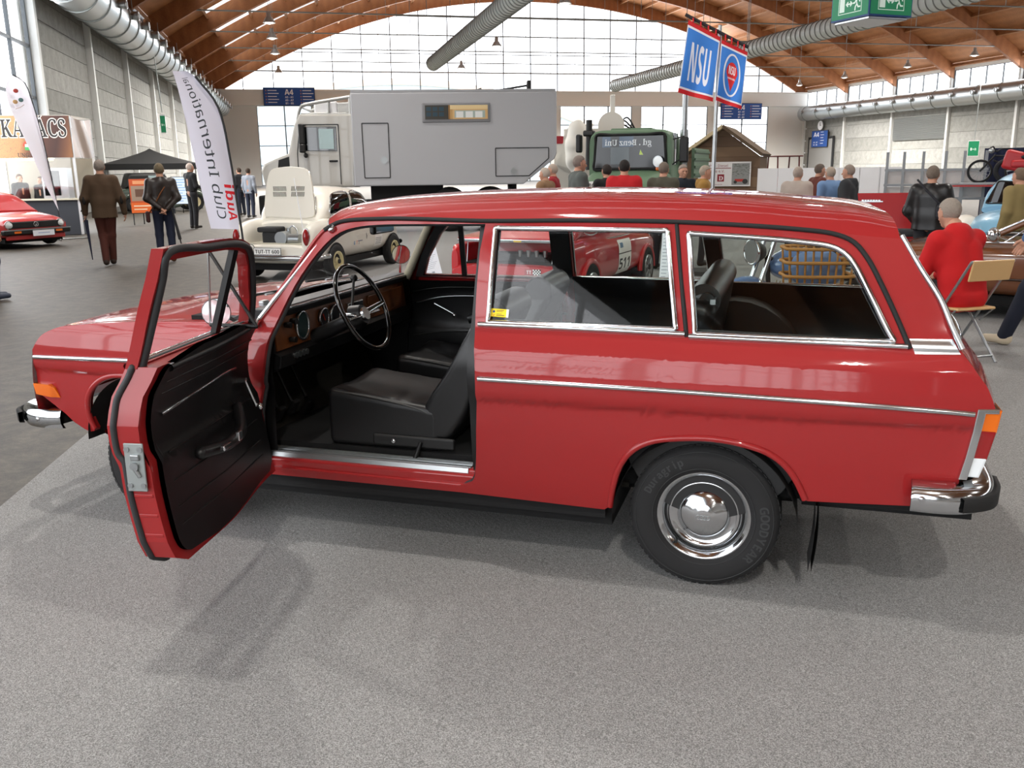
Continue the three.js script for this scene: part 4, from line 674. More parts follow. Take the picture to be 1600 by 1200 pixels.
function panes(parent, list, tab, m = M.darkGlass, trim) {
  const zf = zOn(tab);
  for (const poly of list) for (const s of [1, -1]) { const g = sheet(poly, [], (x, y) => zf(x, y) + 0.006, { rim: 0, most: 0.08 }); const p = part('window', s > 0 ? g : mirrorZ(g), m, parent); if (trim) { const t = tube(poly.map(([x, y]) => [x, y, zf(x, y) + 0.008]), 0.012, 6, true, poly.length * 8); part('window_trim', s > 0 ? t : mirrorZ(t), trim, p); } }
}
function endPane(parent, name, half, y0, y1, topHalf, xf, m = M.darkGlass, trim) {
  const poly = [[-half, y0], [half, y0], [topHalf, y1], [-topHalf, y1]], p = part(name, sheet(poly, [], (z, y) => xf(y, z), { to: (a, b, c) => [c, b, -a], rim: 0, most: 0.1 }), m, parent);
  if (trim) { const l = []; poly.forEach((a, i) => { const b = poly[(i + 1) % 4]; for (let k = 0; k < 5; k++) { const z = lerp(a[0], b[0], k / 5), y = lerp(a[1], b[1], k / 5); l.push([xf(y, z), y, -z]); } }); part('window_trim', tube(l, 0.014, 6, true, 80), trim, p); }
  return p;
}
function carWheel(parent, x, z, r, w, rim = M.steel) {
  const s = Math.sign(z), t = part('wheel', move(lathe([[r * 0.6, w / 2 * 0.8], [r * 0.75, w / 2], [r * 0.95, w / 2 * 0.9], [r, w / 2 * 0.6], [r, -w / 2 * 0.6], [r * 0.95, -w / 2 * 0.9], [r * 0.6, -w / 2 * 0.8]], 36), x, r, z, Math.PI / 2), M.tyre, parent);
  part('rim', [move(lathe([[0, 0.02], [r * 0.16, 0.03], [r * 0.2, 0.0], [r * 0.42, -0.015], [r * 0.5, 0.02], [r * 0.6, 0.035], [r * 0.62, 0]], 28), x, r, z + s * (w / 2 - 0.03), s * Math.PI / 2)], rim, t);
  part('hub', cyl(r * 0.13, r * 0.15, 0.04, x, r, z + s * (w / 2), Math.PI / 2), M.darkGrey, t);
  return t;
}
const archShade = (parent, x, z, r) => part('wheel_arch', move(new THREE.CircleGeometry(r, 28, 0, Math.PI), x, 0.24, z, 0, z < 0 ? Math.PI : 0), M.under, parent);
const textTex = (w, h, bg, draw) => canvasTex(w, h, (g) => { g.fillStyle = bg; g.fillRect(0, 0, w, h); g.textAlign = 'center'; g.textBaseline = 'middle'; draw(g, w, h); });
const printed = (tex, rough = 0.6, more = {}) => std('#ffffff', rough, 0, { map: tex, ...more });
// --- white saloon with its engine lid up
{
  const o = thing('small_saloon', 'cream white small saloon with raised engine lid and showing engine', 'car', atY(428, 440), headingAt(428, 31));
  const low = [[0.5, 0.26, 0.84, 0.68, 3], [0.62, 0.23, 0.90, 0.71, 3], [1.0, 0.22, 0.92, 0.735, 3.2], [1.9, 0.22, 0.90, 0.74, 3.2], [2.7, 0.22, 0.87, 0.72, 3], [3.2, 0.28, 0.78, 0.62, 2.6], [3.42, 0.36, 0.66, 0.42, 2.4]];
  const top = [[0.58, 0.78, 0.92, 0.5, 2.6], [0.72, 0.78, 1.12, 0.56, 2.8], [0.95, 0.78, 1.30, 0.585, 3], [1.4, 0.78, 1.37, 0.60, 3.2], [1.9, 0.78, 1.34, 0.59, 3], [2.25, 0.78, 1.12, 0.57, 2.8], [2.5, 0.78, 0.9, 0.5, 2.6]];
  const body = part('body', [loftBody(low), loftBody([[0.02, 0.30, 0.52, 0.60, 3.4], [0.1, 0.26, 0.545, 0.67, 3.6], [0.62, 0.24, 0.545, 0.71, 3.6]], 16), ...[1, -1].map((s) => loftBody([[0.0, 0.40, 0.66, 0.05, 2.2], [0.08, 0.33, 0.80, 0.11, 2.6], [0.3, 0.28, 0.87, 0.14, 2.8], [0.62, 0.26, 0.9, 0.16, 2.8], [0.9, 0.3, 0.88, 0.12, 2.6]], 20, 24, s * 0.575)), loftBody(top)], M.cream, o);
  part('engine_bay', span(0.1, 0.58, 0.54, 0.56, -0.46, 0.46), std('#b8b3a2', 0.6), o);
  part('bay_bulkhead', span(0.56, 0.6, 0.5, 0.88, -0.48, 0.48), M.cream, o);
  part('air_filter_box', [rbox(0.24, 0.2, 0.24, 0.03, 0.33, 0.62, -0.16), rbox(0.28, 0.08, 0.34, 0.03, 0.33, 0.75, -0.18)], M.darkGrey, o);
  part('engine', [cyl(0.1, 0.1, 0.16, 0.22, 0.63, 0.08, 0, 0, Math.PI / 2), cyl(0.08, 0.08, 0.2, 0.24, 0.61, 0.26, Math.PI / 2), rbox(0.16, 0.1, 0.3, 0.02, 0.34, 0.6, 0.16)], M.steel, o);
  part('carburettor', [cyl(0.035, 0.035, 0.1, 0.36, 0.72, 0.1), tube([[0.36, 0.76, 0.1], [0.38, 0.8, 0.16], [0.36, 0.74, 0.24], [0.3, 0.68, 0.28]], 0.012)], M.steel, o);
  const lid = part('engine_lid', (() => { const g = extrude(spline([[-0.40, 0.03], [0.40, 0.03], [0.42, 0.1], [0.36, 0.6], [0.30, 0.72], [0.1, 0.76], [-0.1, 0.76], [-0.30, 0.72], [-0.36, 0.6], [-0.42, 0.1], [-0.40, 0.03]], 4).slice(0, -1), 0.025, 0.01); g.rotateY(-Math.PI / 2); return g; })(), M.cream, o);
  lid.position.set(0.60, 0.90, 0); lid.rotation.z = -0.12;
  const slots = []; for (const s of [1, -1]) for (let r = 0; r < 2; r++) for (let k = 0; k < 11; k++) slots.push(box(0.008, 0.07, 0.006, -0.038, 0.36 + r * 0.085, s * (0.05 + k * 0.021), s * 0.12, 0, 0));
  part('vent_slots', slots, M.darkGrey, lid).userData.kind = 'stuff';
  part('lid_prop', rod([0.3, 0.58, 0.4], [0.58, 1.5, 0.12], 0.007, 0.007), M.white, o);
  panes(o, [[[0.80, 0.96], [1.42, 0.96], [1.42, 1.25], [1.02, 1.25], [0.88, 1.16]], [[1.50, 0.96], [2.16, 0.96], [2.0, 1.2], [1.88, 1.25], [1.5, 1.26]]], top, M.darkGlass, M.chrome);
  endPane(o, 'rear_window', 0.42, 0.96, 1.22, 0.36, (y, z) => 0.585 + (y - 0.92) * 0.55 + 0.14 * z * z, M.darkGlass, M.chrome);
  part('windscreen', endPane(o, 'front_glass', 0.46, 0.95, 1.22, 0.4, (y, z) => 2.52 - (y - 0.9) * 0.9 - 0.2 * z * z).geometry, M.darkGlass, o).visible = true;
  for (const [x, z] of [[0.62, 0.62], [0.62, -0.62], [2.75, 0.62], [2.75, -0.62]]) { carWheel(o, x, z * 1.13, 0.255, 0.15, std('#d8cf9c', 0.45)); archShade(o, x, Math.sign(z) * 0.742, 0.30); }
  for (const s of [1, -1]) { const l = part('tail_lamp', ball(0.11, 0.0, 0.655, s * 0.585, 0.5, 1.1, 0.45), M.redLens, o); part('lamp_bezel', move(new THREE.TorusGeometry(0.1, 0.012, 6, 24).scale(0.5, 1.15, 1), 0.02, 0.665, s * 0.585, 0, Math.PI / 2, 0).scale(1, 1, 1), M.chrome, l).scale.set(1, 1, 1); }
  const bump = part('rear_bumper', tube([[0.35, 0.36, 0.76], [0.1, 0.36, 0.72], [-0.06, 0.36, 0.5], [-0.09, 0.36, 0], [-0.06, 0.36, -0.5], [0.1, 0.36, -0.72], [0.35, 0.36, -0.76]], 0.042, 10), M.chrome, o);
  part('front_bumper', tube([[3.2, 0.36, 0.68], [3.5, 0.36, 0.3], [3.5, 0.36, -0.3], [3.2, 0.36, -0.68]], 0.04, 10), M.chrome, o);
  const plate = (t, w, h) => textTex(512, 128, '#f3f3f0', (g) => { g.strokeStyle = '#111'; g.lineWidth = 8; g.strokeRect(6, 6, 500, 116); g.fillStyle = '#111'; g.font = 'bold 88px sans-serif'; g.fillText(t, 256, 68, 470); });
  const pl = part('licence_plate', move(new THREE.BoxGeometry(0.46, 0.11, 0.012), -0.085, 0.455, -0.02, 0, -Math.PI / 2, 0), printed(plate('TUT-TT 600')), o);
  part('country_badge', move(new THREE.CircleGeometry(0.075, 28), -0.03, 0.49, -0.33, 0, -Math.PI / 2, 0).scale(1, 1, 1), printed(textTex(128, 128, '#e9e6da', (g) => { g.strokeStyle = '#111'; g.lineWidth = 8; g.beginPath(); g.arc(64, 64, 54, 0, 7); g.stroke(); g.fillStyle = '#111'; g.font = 'bold 84px sans-serif'; g.fillText('D', 64, 68); })), o);
  const zs = zOn(low), side = (nm, x0, x1, y0, y1, tex) => { const g = sheet([[x0, y0], [x1, y0], [x1, y1], [x0, y1]], [], (x, y) => zs(x, y) + 0.004, { rim: 0, most: 0.1 }), uv = g.attributes.uv; for (let i = 0; i < uv.count; i++) uv.setXY(i, (uv.getX(i) - x0) / (x1 - x0), (uv.getY(i) - y0) / (y1 - y0)); part(nm, g, printed(tex), o); };
  side('race_sticker', 2.02, 2.32, 0.36, 0.86, textTex(256, 420, '#f4f2ee', (g) => { g.fillStyle = '#3a86c8'; g.fillRect(18, 20, 40, 26); g.fillStyle = '#666'; g.fillRect(66, 28, 160, 10); g.fillStyle = '#b8302a'; g.font = 'bold 120px sans-serif'; g.fillText('188', 128, 190, 220); g.fillStyle = '#777'; for (let k = 0; k < 4; k++) g.fillRect(24, 300 + k * 24, 200, 8); }));
  side('tuning_sticker', 1.2, 1.55, 0.44, 0.52, textTex(256, 64, '#e6e2d4', (g) => { g.font = 'bold 60px sans-serif'; g.fillStyle = '#2b7bbd'; g.fillText('G', 42, 34); g.fillStyle = '#c0392b'; g.fillText('T', 104, 34); g.fillStyle = '#889'; g.fillText('S', 160, 34); g.fillRect(130, 8, 120, 14); }));
  part('door_seam', [tube([[1.72, 0.3], [1.70, 0.6], [1.70, 0.9]].map(([x, y]) => [x, y, zs(x, y) + 0.001]), 0.005)], M.darkGrey, o);
  part('waist_line', tube([[0.6, 0.74], [1.2, 0.76], [2.4, 0.76], [3.0, 0.7]].map(([x, y]) => [x, y, zs(x, y) + 0.002]), 0.006), std('#a8a392', 0.4), o);
  part('underside', [span(0.1, 3.2, 0.16, 0.26, -0.6, 0.6)], M.under, o);
}
// --- red rally saloon seen through the estate's windows
{
  const o = thing('rally_saloon', 'bright red rally saloon with open engine lid and race number 511', 'car', atY(790, 494), headingAt(790, 25));
  const red2 = phys(lin(0.52, 0.008, 0.014), 0.35, { clearcoat: 1, clearcoatRoughness: 0.04 });
  const low = [[0.5, 0.24, 0.80, 0.70, 3.6], [0.9, 0.2, 0.84, 0.735, 3.8], [2.2, 0.2, 0.84, 0.745, 3.8], [3.2, 0.22, 0.80, 0.72, 3.4], [3.62, 0.28, 0.74, 0.66, 3], [3.78, 0.36, 0.62, 0.55, 2.6]];
  const top = [[0.62, 0.72, 0.84, 0.56, 3], [0.82, 0.72, 1.1, 0.58, 3.2], [1.05, 0.72, 1.28, 0.575, 3.2], [1.6, 0.72, 1.34, 0.58, 3.4], [2.1, 0.72, 1.28, 0.57, 3.2], [2.5, 0.72, 1.0, 0.57, 3], [2.72, 0.72, 0.84, 0.54, 3]];
  part('body', [loftBody(low), loftBody([[0.0, 0.30, 0.555, 0.66, 4], [0.06, 0.25, 0.575, 0.70, 4.4], [0.55, 0.22, 0.575, 0.72, 4.4]], 16), ...[1, -1].map((s) => loftBody([[0.03, 0.42, 0.72, 0.04, 2.6], [0.1, 0.35, 0.775, 0.075, 3], [0.6, 0.3, 0.81, 0.09, 3]], 14, 20, s * 0.64)), loftBody(top)], red2, o);
  part('engine_bay', span(0.08, 0.55, 0.57, 0.585, -0.56, 0.56), M.under, o); part('bay_bulkhead', span(0.52, 0.56, 0.5, 0.82, -0.57, 0.57), M.under, o);
  part('engine', [rbox(0.25, 0.1, 0.7, 0.02, 0.32, 0.63, 0.05)], M.darkGrey, o);
  for (let k = 0; k < 4; k++) part('intake_trumpet', cyl(0.028, 0.02, 0.07, 0.2, 0.68, 0.1 + k * 0.1), M.steel, o);
  const lid = part('engine_lid', rbox(0.6, 0.03, 1.18, 0.012, -0.3, 0.02, 0), red2, o); lid.position.set(0.62, 0.86, 0); lid.rotation.z = 0.05;
  part('lid_edge', rbox(0.02, 0.035, 1.18, 0.008, -0.6, 0.0, 0), M.chrome, lid);
  for (const s of [1, -1]) part('lid_strut', rod([0.1, 0.58, s * 0.52], [0.15, 0.86, s * 0.52], 0.007), M.steel, o);
  part('lid_checker', box(0.004, 0.02, 0.09, -0.612, 0.0, 0.15), std('#e8c24a', 0.5), lid);
  const zs = zOn(low);
  panes(o, [[[0.92, 0.88], [1.5, 0.88], [1.5, 1.2], [1.1, 1.2], [1.0, 1.12]], [[1.58, 0.88], [2.4, 0.88], [2.2, 1.12], [2.08, 1.2], [1.58, 1.21]]], top, M.darkGlass, M.chrome);
  endPane(o, 'rear_window', 0.5, 0.9, 1.18, 0.44, (y, z) => 0.66 + (y - 0.84) * 0.75 + 0.08 * z * z, M.darkGlass, M.chrome); endPane(o, 'front_glass', 0.5, 0.9, 1.18, 0.44, (y, z) => 2.72 - (y - 0.84) * 1.05 - 0.1 * z * z, M.darkGlass);
  part('side_moulding', tube([[0.1, 0.735, 0.722], ...[[0.5, 0.74], [2, 0.755], [3.4, 0.73]].map(([x, y]) => [x, y, zs(x, y) + 0.004])], 0.012), M.chrome, o);
  for (let [x, z] of [[0.75, 0.64], [0.75, -0.64], [3.0, 0.64], [3.0, -0.64]]) { z *= 1.06; const w = carWheel(o, x, z, 0.27, 0.19, M.steel); archShade(o, x, Math.sign(z) * 0.748, 0.32); for (let k = 0; k < 8; k++) part('spoke', rod([x + Math.cos(k * 0.785) * 0.05, 0.27 + Math.sin(k * 0.785) * 0.05, z + Math.sign(z) * 0.09], [x + Math.cos(k * 0.785) * 0.16, 0.27 + Math.sin(k * 0.785) * 0.16, z + Math.sign(z) * 0.085], 0.014, 0.012, 6), M.steel, w);
    part('arch_flare', move(new THREE.TorusGeometry(0.31, 0.035, 8, 28, Math.PI), x, 0.25, Math.sign(z) * 0.735), red2, o); }
  for (const s of [1, -1]) [0.34, 0.46, 0.58].forEach((z, k) => { const l = part('tail_lamp', move(cyl(0.05, 0.055, 0.05, 0, 0, 0, 0, 0, Math.PI / 2), -0.01, 0.40, s * z), k === 2 ? M.amber : M.redLens, o); part('lamp_bezel', move(new THREE.TorusGeometry(0.054, 0.009, 6, 24), -0.03, 0.40, s * z, 0, Math.PI / 2, 0), M.chrome, l); });
  part('licence_plate', move(new THREE.BoxGeometry(0.5, 0.12, 0.012), -0.02, 0.40, -0.02, 0, -Math.PI / 2, 0), printed(textTex(512, 128, '#f2f2ee', (g) => { g.fillStyle = '#27427a'; g.fillRect(0, 0, 40, 128); g.fillStyle = '#111'; g.font = 'bold 96px sans-serif'; g.fillText('RP 04', 280, 68, 420); g.fillStyle = '#d07a20'; g.beginPath(); g.arc(70, 50, 16, 0, 7); g.fill(); })), o);
  const dec = (nm, x0, x1, y0, y1, tex) => { const g = sheet([[x0, y0], [x1, y0], [x1, y1], [x0, y1]], [], (x, y) => zs(x, y) + 0.004, { rim: 0, most: 0.1 }), uv = g.attributes.uv; for (let i = 0; i < uv.count; i++) uv.setXY(i, (uv.getX(i) - x0) / (x1 - x0), (uv.getY(i) - y0) / (y1 - y0)); part(nm, g, printed(tex), o); };
  dec('race_number', 1.75, 2.25, 0.24, 0.72, textTex(256, 384, '#f3f1ec', (g) => { g.fillStyle = '#111'; g.font = 'bold 150px sans-serif'; g.fillText('511', 128, 240, 240); g.fillRect(0, 130, 256, 10); g.fillRect(0, 340, 256, 10); g.fillStyle = '#5b7d9c'; g.fillRect(30, 30, 60, 50); }));
  part('tuning_badge', move(new THREE.PlaneGeometry(0.2, 0.075), -0.007, 0.50, 0.34, 0, -Math.PI / 2, 0), printed(textTex(256, 96, '#a0141c', (g) => { g.fillStyle = '#ddd'; g.font = 'bold 70px sans-serif'; g.fillText('TT', 64, 50); for (let a = 0; a < 6; a++) for (let b = 0; b < 4; b++) { g.fillStyle = (a + b) % 2 ? '#111' : '#eee'; g.fillRect(124 + a * 20, 8 + b * 20, 20, 20); } })), o);
  part('rear_bumper', tube([[0.3, 0.3, 0.76], [0, 0.3, 0.7], [-0.06, 0.3, 0.3], [-0.06, 0.3, -0.3], [0, 0.3, -0.7], [0.3, 0.3, -0.76]], 0.03), M.chrome, o);
  part('underside', span(0.1, 3.5, 0.14, 0.24, -0.6, 0.6), M.under, o);
}
// --- red hatchback at the left edge, facing us
{
  const o = thing('hatchback', 'red hatchback with black grille facing out by the food stall', 'car', atY(60, 386), headingAt(60, 180 - 34));
  const rd = phys(lin(0.45, 0.01, 0.012), 0.4, { clearcoat: 1, clearcoatRoughness: 0.06 });
  const low = [[-3.7, 0.3, 0.9, 0.72, 4], [-3.2, 0.22, 0.94, 0.8, 4.4], [-1.4, 0.2, 0.92, 0.82, 4.4], [-0.5, 0.22, 0.82, 0.81, 4.4], [-0.1, 0.24, 0.72, 0.79, 5], [0, 0.3, 0.66, 0.76, 5]];
  const top = [[-3.6, 0.8, 0.95, 0.66, 4], [-3.2, 0.8, 1.36, 0.66, 4], [-2.2, 0.8, 1.42, 0.66, 4], [-1.6, 0.8, 1.34, 0.64, 4], [-0.85, 0.78, 0.9, 0.66, 4]];
  part('body', [loftBody(low), loftBody(top)], rd, o);
  panes(o, [[[-3.2, 0.95], [-2.4, 0.95], [-2.4, 1.32], [-3.0, 1.32]], [[-2.3, 0.95], [-1.2, 0.95], [-1.65, 1.27], [-2.3, 1.32]]], top);
  endPane(o, 'windscreen', 0.62, 0.93, 1.30, 0.55, (y, z) => -0.84 - (y - 0.88) * 1.62 - 0.08 * z * z);
  part('grille', rbox(0.04, 0.16, 1.3, 0.02, 0.0, 0.57, 0), M.black, o);
  for (let k = 0; k < 5; k++) part('grille_slat', box(0.01, 0.008, 1.1, 0.022, 0.52 + k * 0.026, 0), M.darkGrey, o);
  part('emblem', [move(new THREE.TorusGeometry(0.055, 0.009, 6, 24), 0.025, 0.575, 0, 0, Math.PI / 2, 0), rod([0.027, 0.62, -0.03], [0.027, 0.53, -0.012], 0.006), rod([0.027, 0.53, -0.012], [0.027, 0.58, 0], 0.006), rod([0.027, 0.58, 0], [0.027, 0.53, 0.012], 0.006), rod([0.027, 0.53, 0.012], [0.027, 0.62, 0.03], 0.006)], M.chrome, o);
  for (const s of [1, -1]) { const l = part('headlamp', move(lathe([[0, 0.03], [0.07, 0.02], [0.095, -0.02]], 24), 0.0, 0.575, s * 0.62, 0, 0, -Math.PI / 2), M.clearLens, o); part('lamp_rim', move(new THREE.TorusGeometry(0.1, 0.01, 6, 24), 0, 0.575, s * 0.62, 0, Math.PI / 2, 0), M.chrome, l); part('turn_signal', box(0.03, 0.05, 0.16, 0.09, 0.4, s * 0.5), M.amber, o); }
  part('front_bumper', [rbox(0.16, 0.13, 1.62, 0.04, 0.02, 0.40, 0)], M.black, o); part('bumper_strip', box(0.01, 0.02, 1.6, 0.1, 0.455, 0), M.alu, o);
  part('valance', rbox(0.1, 0.12, 1.4, 0.02, -0.02, 0.27, 0), rd, o);
  part('licence_plate', move(new THREE.BoxGeometry(0.52, 0.14, 0.012), 0.12, 0.36, -0.1, 0, Math.PI / 2, 0), printed(textTex(256, 72, '#e7eaf2', (g) => { g.fillStyle = '#7c93c4'; g.fillRect(60, 32, 140, 8); })), o);
  for (const [x, z] of [[-0.7, 0.72], [-0.7, -0.72], [-3.0, 0.72], [-3.0, -0.72]]) { carWheel(o, x, z * 1.07, 0.28, 0.17, M.darkGrey); archShade(o, x, Math.sign(z) * 0.826, 0.33); }
  part('underside', span(-3.4, -0.1, 0.14, 0.24, -0.7, 0.7), M.under, o);
  o.scale.y = 0.9;
}
// --- grey expedition truck
{
  const D = 24, c = atD(555, 290, D), yaw = headingAt(700, 90) , sc = D / 1400;
  const o = thing('camper_truck', 'grey expedition camper truck with boxy living cabin and roof rack', 'truck', [c.x, 0, c.z], yaw);
  // local x runs to the right along the truck (front is -x), z towards the viewer
  const lp = onPlane(o), py = (v) => lp(650, v).y, px = (u) => lp(u, 230).x, top = py(146), bot = py(288), L = px(868);
  const cab = part('living_cabin', (() => { const g = extrude([[0.02, bot], [L - 0.85, bot], [L - 0.05, bot + 0.62], [L, bot + 0.75], [L, top], [0.02, top]], 2.3, 0.03); g.translate(0, 0, -2.3); return g; })(), M.greyBody, o);
  const seam = (pts) => flat(pts.map((p, i) => { const q = pts[(i + 1) % pts.length]; return bar([p[0], p[1], 0.03], [q[0], q[1], 0.03], 0.022, 0.022); }));
  
  part('hatch_seam', seam([[px(567), py(192)], [px(608), py(192)], [px(608), py(277)], [px(568), py(277)]]), M.darkGrey, cab);
  part('hatch_seam', seam([[px(774), py(233)], [px(857), py(233)], [px(857), py(250)], [px(826), py(277)], [px(774), py(277)]]), M.darkGrey, cab);
  part('window_frame', rbox(px(767) - px(661), py(161) - py(192), 0.06, 0.03, (px(661) + px(767)) / 2, (py(161) + py(192)) / 2, 0.03), std('#85868a', 0.5), cab);
  const wx0 = px(666), wx1 = px(763), wy0 = py(187), wy1 = py(165);
  const win = part('window', box(wx1 - wx0, wy1 - wy0, 0.02, (wx0 + wx1) / 2, (wy0 + wy1) / 2, 0.062), M.darkGlass, cab);
  win.material = printed(textTex(512, 116, '#d9b37c', (g) => { g.fillStyle = '#3d3a33'; g.fillRect(0, 0, 190, 116); g.fillStyle = '#8f6a3c'; g.fillRect(190, 0, 14, 116); g.fillStyle = '#2e4552'; for (let k = 0; k < 3; k++) { g.fillRect(10 + k * 52, 14, 40, 34); g.fillRect(10 + k * 52, 58, 40, 34); } g.fillStyle = '#e9cf9c'; g.fillRect(204, 0, 308, 34); g.fillStyle = '#c29b62'; g.fillRect(204, 34, 20, 82); g.fillStyle = '#a9b7b0'; g.fillRect(240, 44, 250, 60); g.fillStyle = '#e8ebe8'; g.fillRect(252, 52, 60, 52); g.fillRect(330, 52, 60, 52); g.fillRect(408, 52, 60, 52); }), 0.25);
  for (const [u, v, r] of [[600, 250, 0.11], [802, 269, 0.1]]) { const h = part('latch', cyl(r, r, 0.02, px(u), py(v), 0.03, Math.PI / 2, 0, 0, 4), M.alu, cab); }
  part('roof_trim', span(0, L, top + 0.03, top + 0.09, -2.3, 0.02), std('#a5a6aa', 0.5), cab);
  // driver's cab
  const X = (u) => px(u), Y = py, cabM = phys('#b8b5ae', 0.45, { clearcoat: 0.6 });
  const cb = part('cab', (() => { const g = extrude([[X(556), bot], [X(553), Y(180)], [X(472), Y(180)], [X(464), Y(195)], [X(452), Y(240)], [X(430), Y(248)], [X(412), Y(256)], [X(408), Y(264)], [X(412), Y(285)], [X(420), Y(290)], [X(440), bot]], 2.05, 0.05); g.translate(0, 0, -2.12); return g; })(), cabM, o);
  part('cab_window', extrude([[X(472), Y(233)], [X(473), Y(197)], [X(526), Y(197)], [X(526), Y(234)]], 0.03, 0.01).translate(0, 0, -0.045), M.darkGlass, cb);
  part('window_light', extrude([[X(499), Y(231)], [X(499), Y(200)], [X(522), Y(200)], [X(522), Y(231)]], 0.012).translate(0, 0, -0.008), std('#9fb9ba', 0.1), cb);
  part('door_seam', [[[464, 288], [464, 238]], [[464, 238], [470, 193]], [[470, 193], [530, 193]], [[530, 193], [530, 286]]].map(([a, b]) => bar([X(a[0]), Y(a[1]), -0.02], [X(b[0]), Y(b[1]), -0.02], 0.022, 0.022)), M.darkGrey, cb);
  part('door_handle', rbox(0.22, 0.05, 0.05, 0.015, X(520), Y(250), -0.01), M.black, cb);
  part('air_intake', extrude([[X(432), Y(262)], [X(434), Y(248)], [X(450), Y(243)], [X(450), Y(262)]], 0.03, 0.01).translate(0, 0, -0.05), M.black, cb);
  for (const [u, w] of [[443, 0.12], [457, 0.15]]) part('side_marker', box(w, 0.05, 0.03, X(u), Y(269.5), -0.01), M.amber, cb);
  part('side_mirror', [rbox(0.16, 0.5, 0.1, 0.04, X(474), Y(208), 0.16), rbox(0.16, 0.22, 0.1, 0.04, X(474), Y(230), 0.16)], M.black, cb);
  part('mirror_arm', [rod([X(478), Y(194), -0.05], [X(476), Y(196), 0.16], 0.02), rod([X(478), Y(240), -0.05], [X(475), Y(234), 0.16], 0.02), ball(0.06, X(478), Y(241), 0.08)], M.black, cb);
  const rackM = std('#b3b3b0', 0.4, 0.4);
  for (const z of [-0.1, -1.95]) part('rack_tube', tube([[X(453), Y(244), z], [X(462), Y(205), z], [X(473), Y(165), z], [X(480), Y(162), z], [X(550), Y(150), z]], 0.045, 8), rackM, o);
  for (const [u, v] of [[473, 165], [515, 157], [550, 150]]) part('rack_cross', rod([X(u), Y(v), -0.1], [X(u), Y(v), -1.95], 0.035), rackM, o);
  part('rack_deck', [rbox(1.35, 0.06, 1.9, 0.02, X(514), Y(176), -1.05), rod([X(550), Y(150), -0.1], [X(550), bot, -0.05], 0.045), rod([X(516), Y(158), -0.1], [X(516), Y(174), -0.1], 0.03)], rackM, o);
  part('rack_box', [rbox(0.6, 0.36, 1.4, 0.06, X(510), Y(167), -1.0)], M.paper, o); part('rack_case', rbox(0.34, 0.26, 0.6, 0.04, X(539), Y(166), -0.6), std('#c7c7c5', 0.5), o);
  part('roof_arm', [bar([X(675), Y(143), -1.2], [X(835), Y(137), -1.2], 0.12, 0.1), bar([X(733), Y(143), -1.2], [X(757), Y(134), -1.2], 0.12, 0.08), bar([X(757), Y(140), -1.2], [X(833), Y(128), -1.2], 0.05, 0.05), rbox(0.1, 0.42, 0.3, 0.03, X(833), Y(134), -1.2)], M.black, o);
  part('skylight', rbox(1.5, 0.1, 1, 0.04, X(795), Y(144), -1.2), M.paper, o);
  const r = 0.56; for (const u of [432, 700, 770]) for (const z of [-0.28, -1.95]) { const w = part('wheel', move(lathe([[r * 0.5, 0.16], [r * 0.8, 0.19], [r, 0.13], [r, -0.13], [r * 0.8, -0.19], [r * 0.5, -0.16]], 30), X(u), r, z, Math.PI / 2), M.tyre, o); part('rim', cyl(r * 0.5, r * 0.5, 0.26, X(u), r, z, Math.PI / 2), M.darkGrey, w); }
  part('chassis', [span(X(420), L - 0.4, 0.55, 0.82, -1.7, -0.5), span(X(575), X(690), 0.45, bot, -2.1, -0.25), span(X(800), L - 1, 0.6, bot, -2.0, -0.3)], M.under, o);
  part('front_bumper', rbox(0.35, 0.5, 2.1, 0.05, X(408), 0.75, -1.08), M.under, o);
}
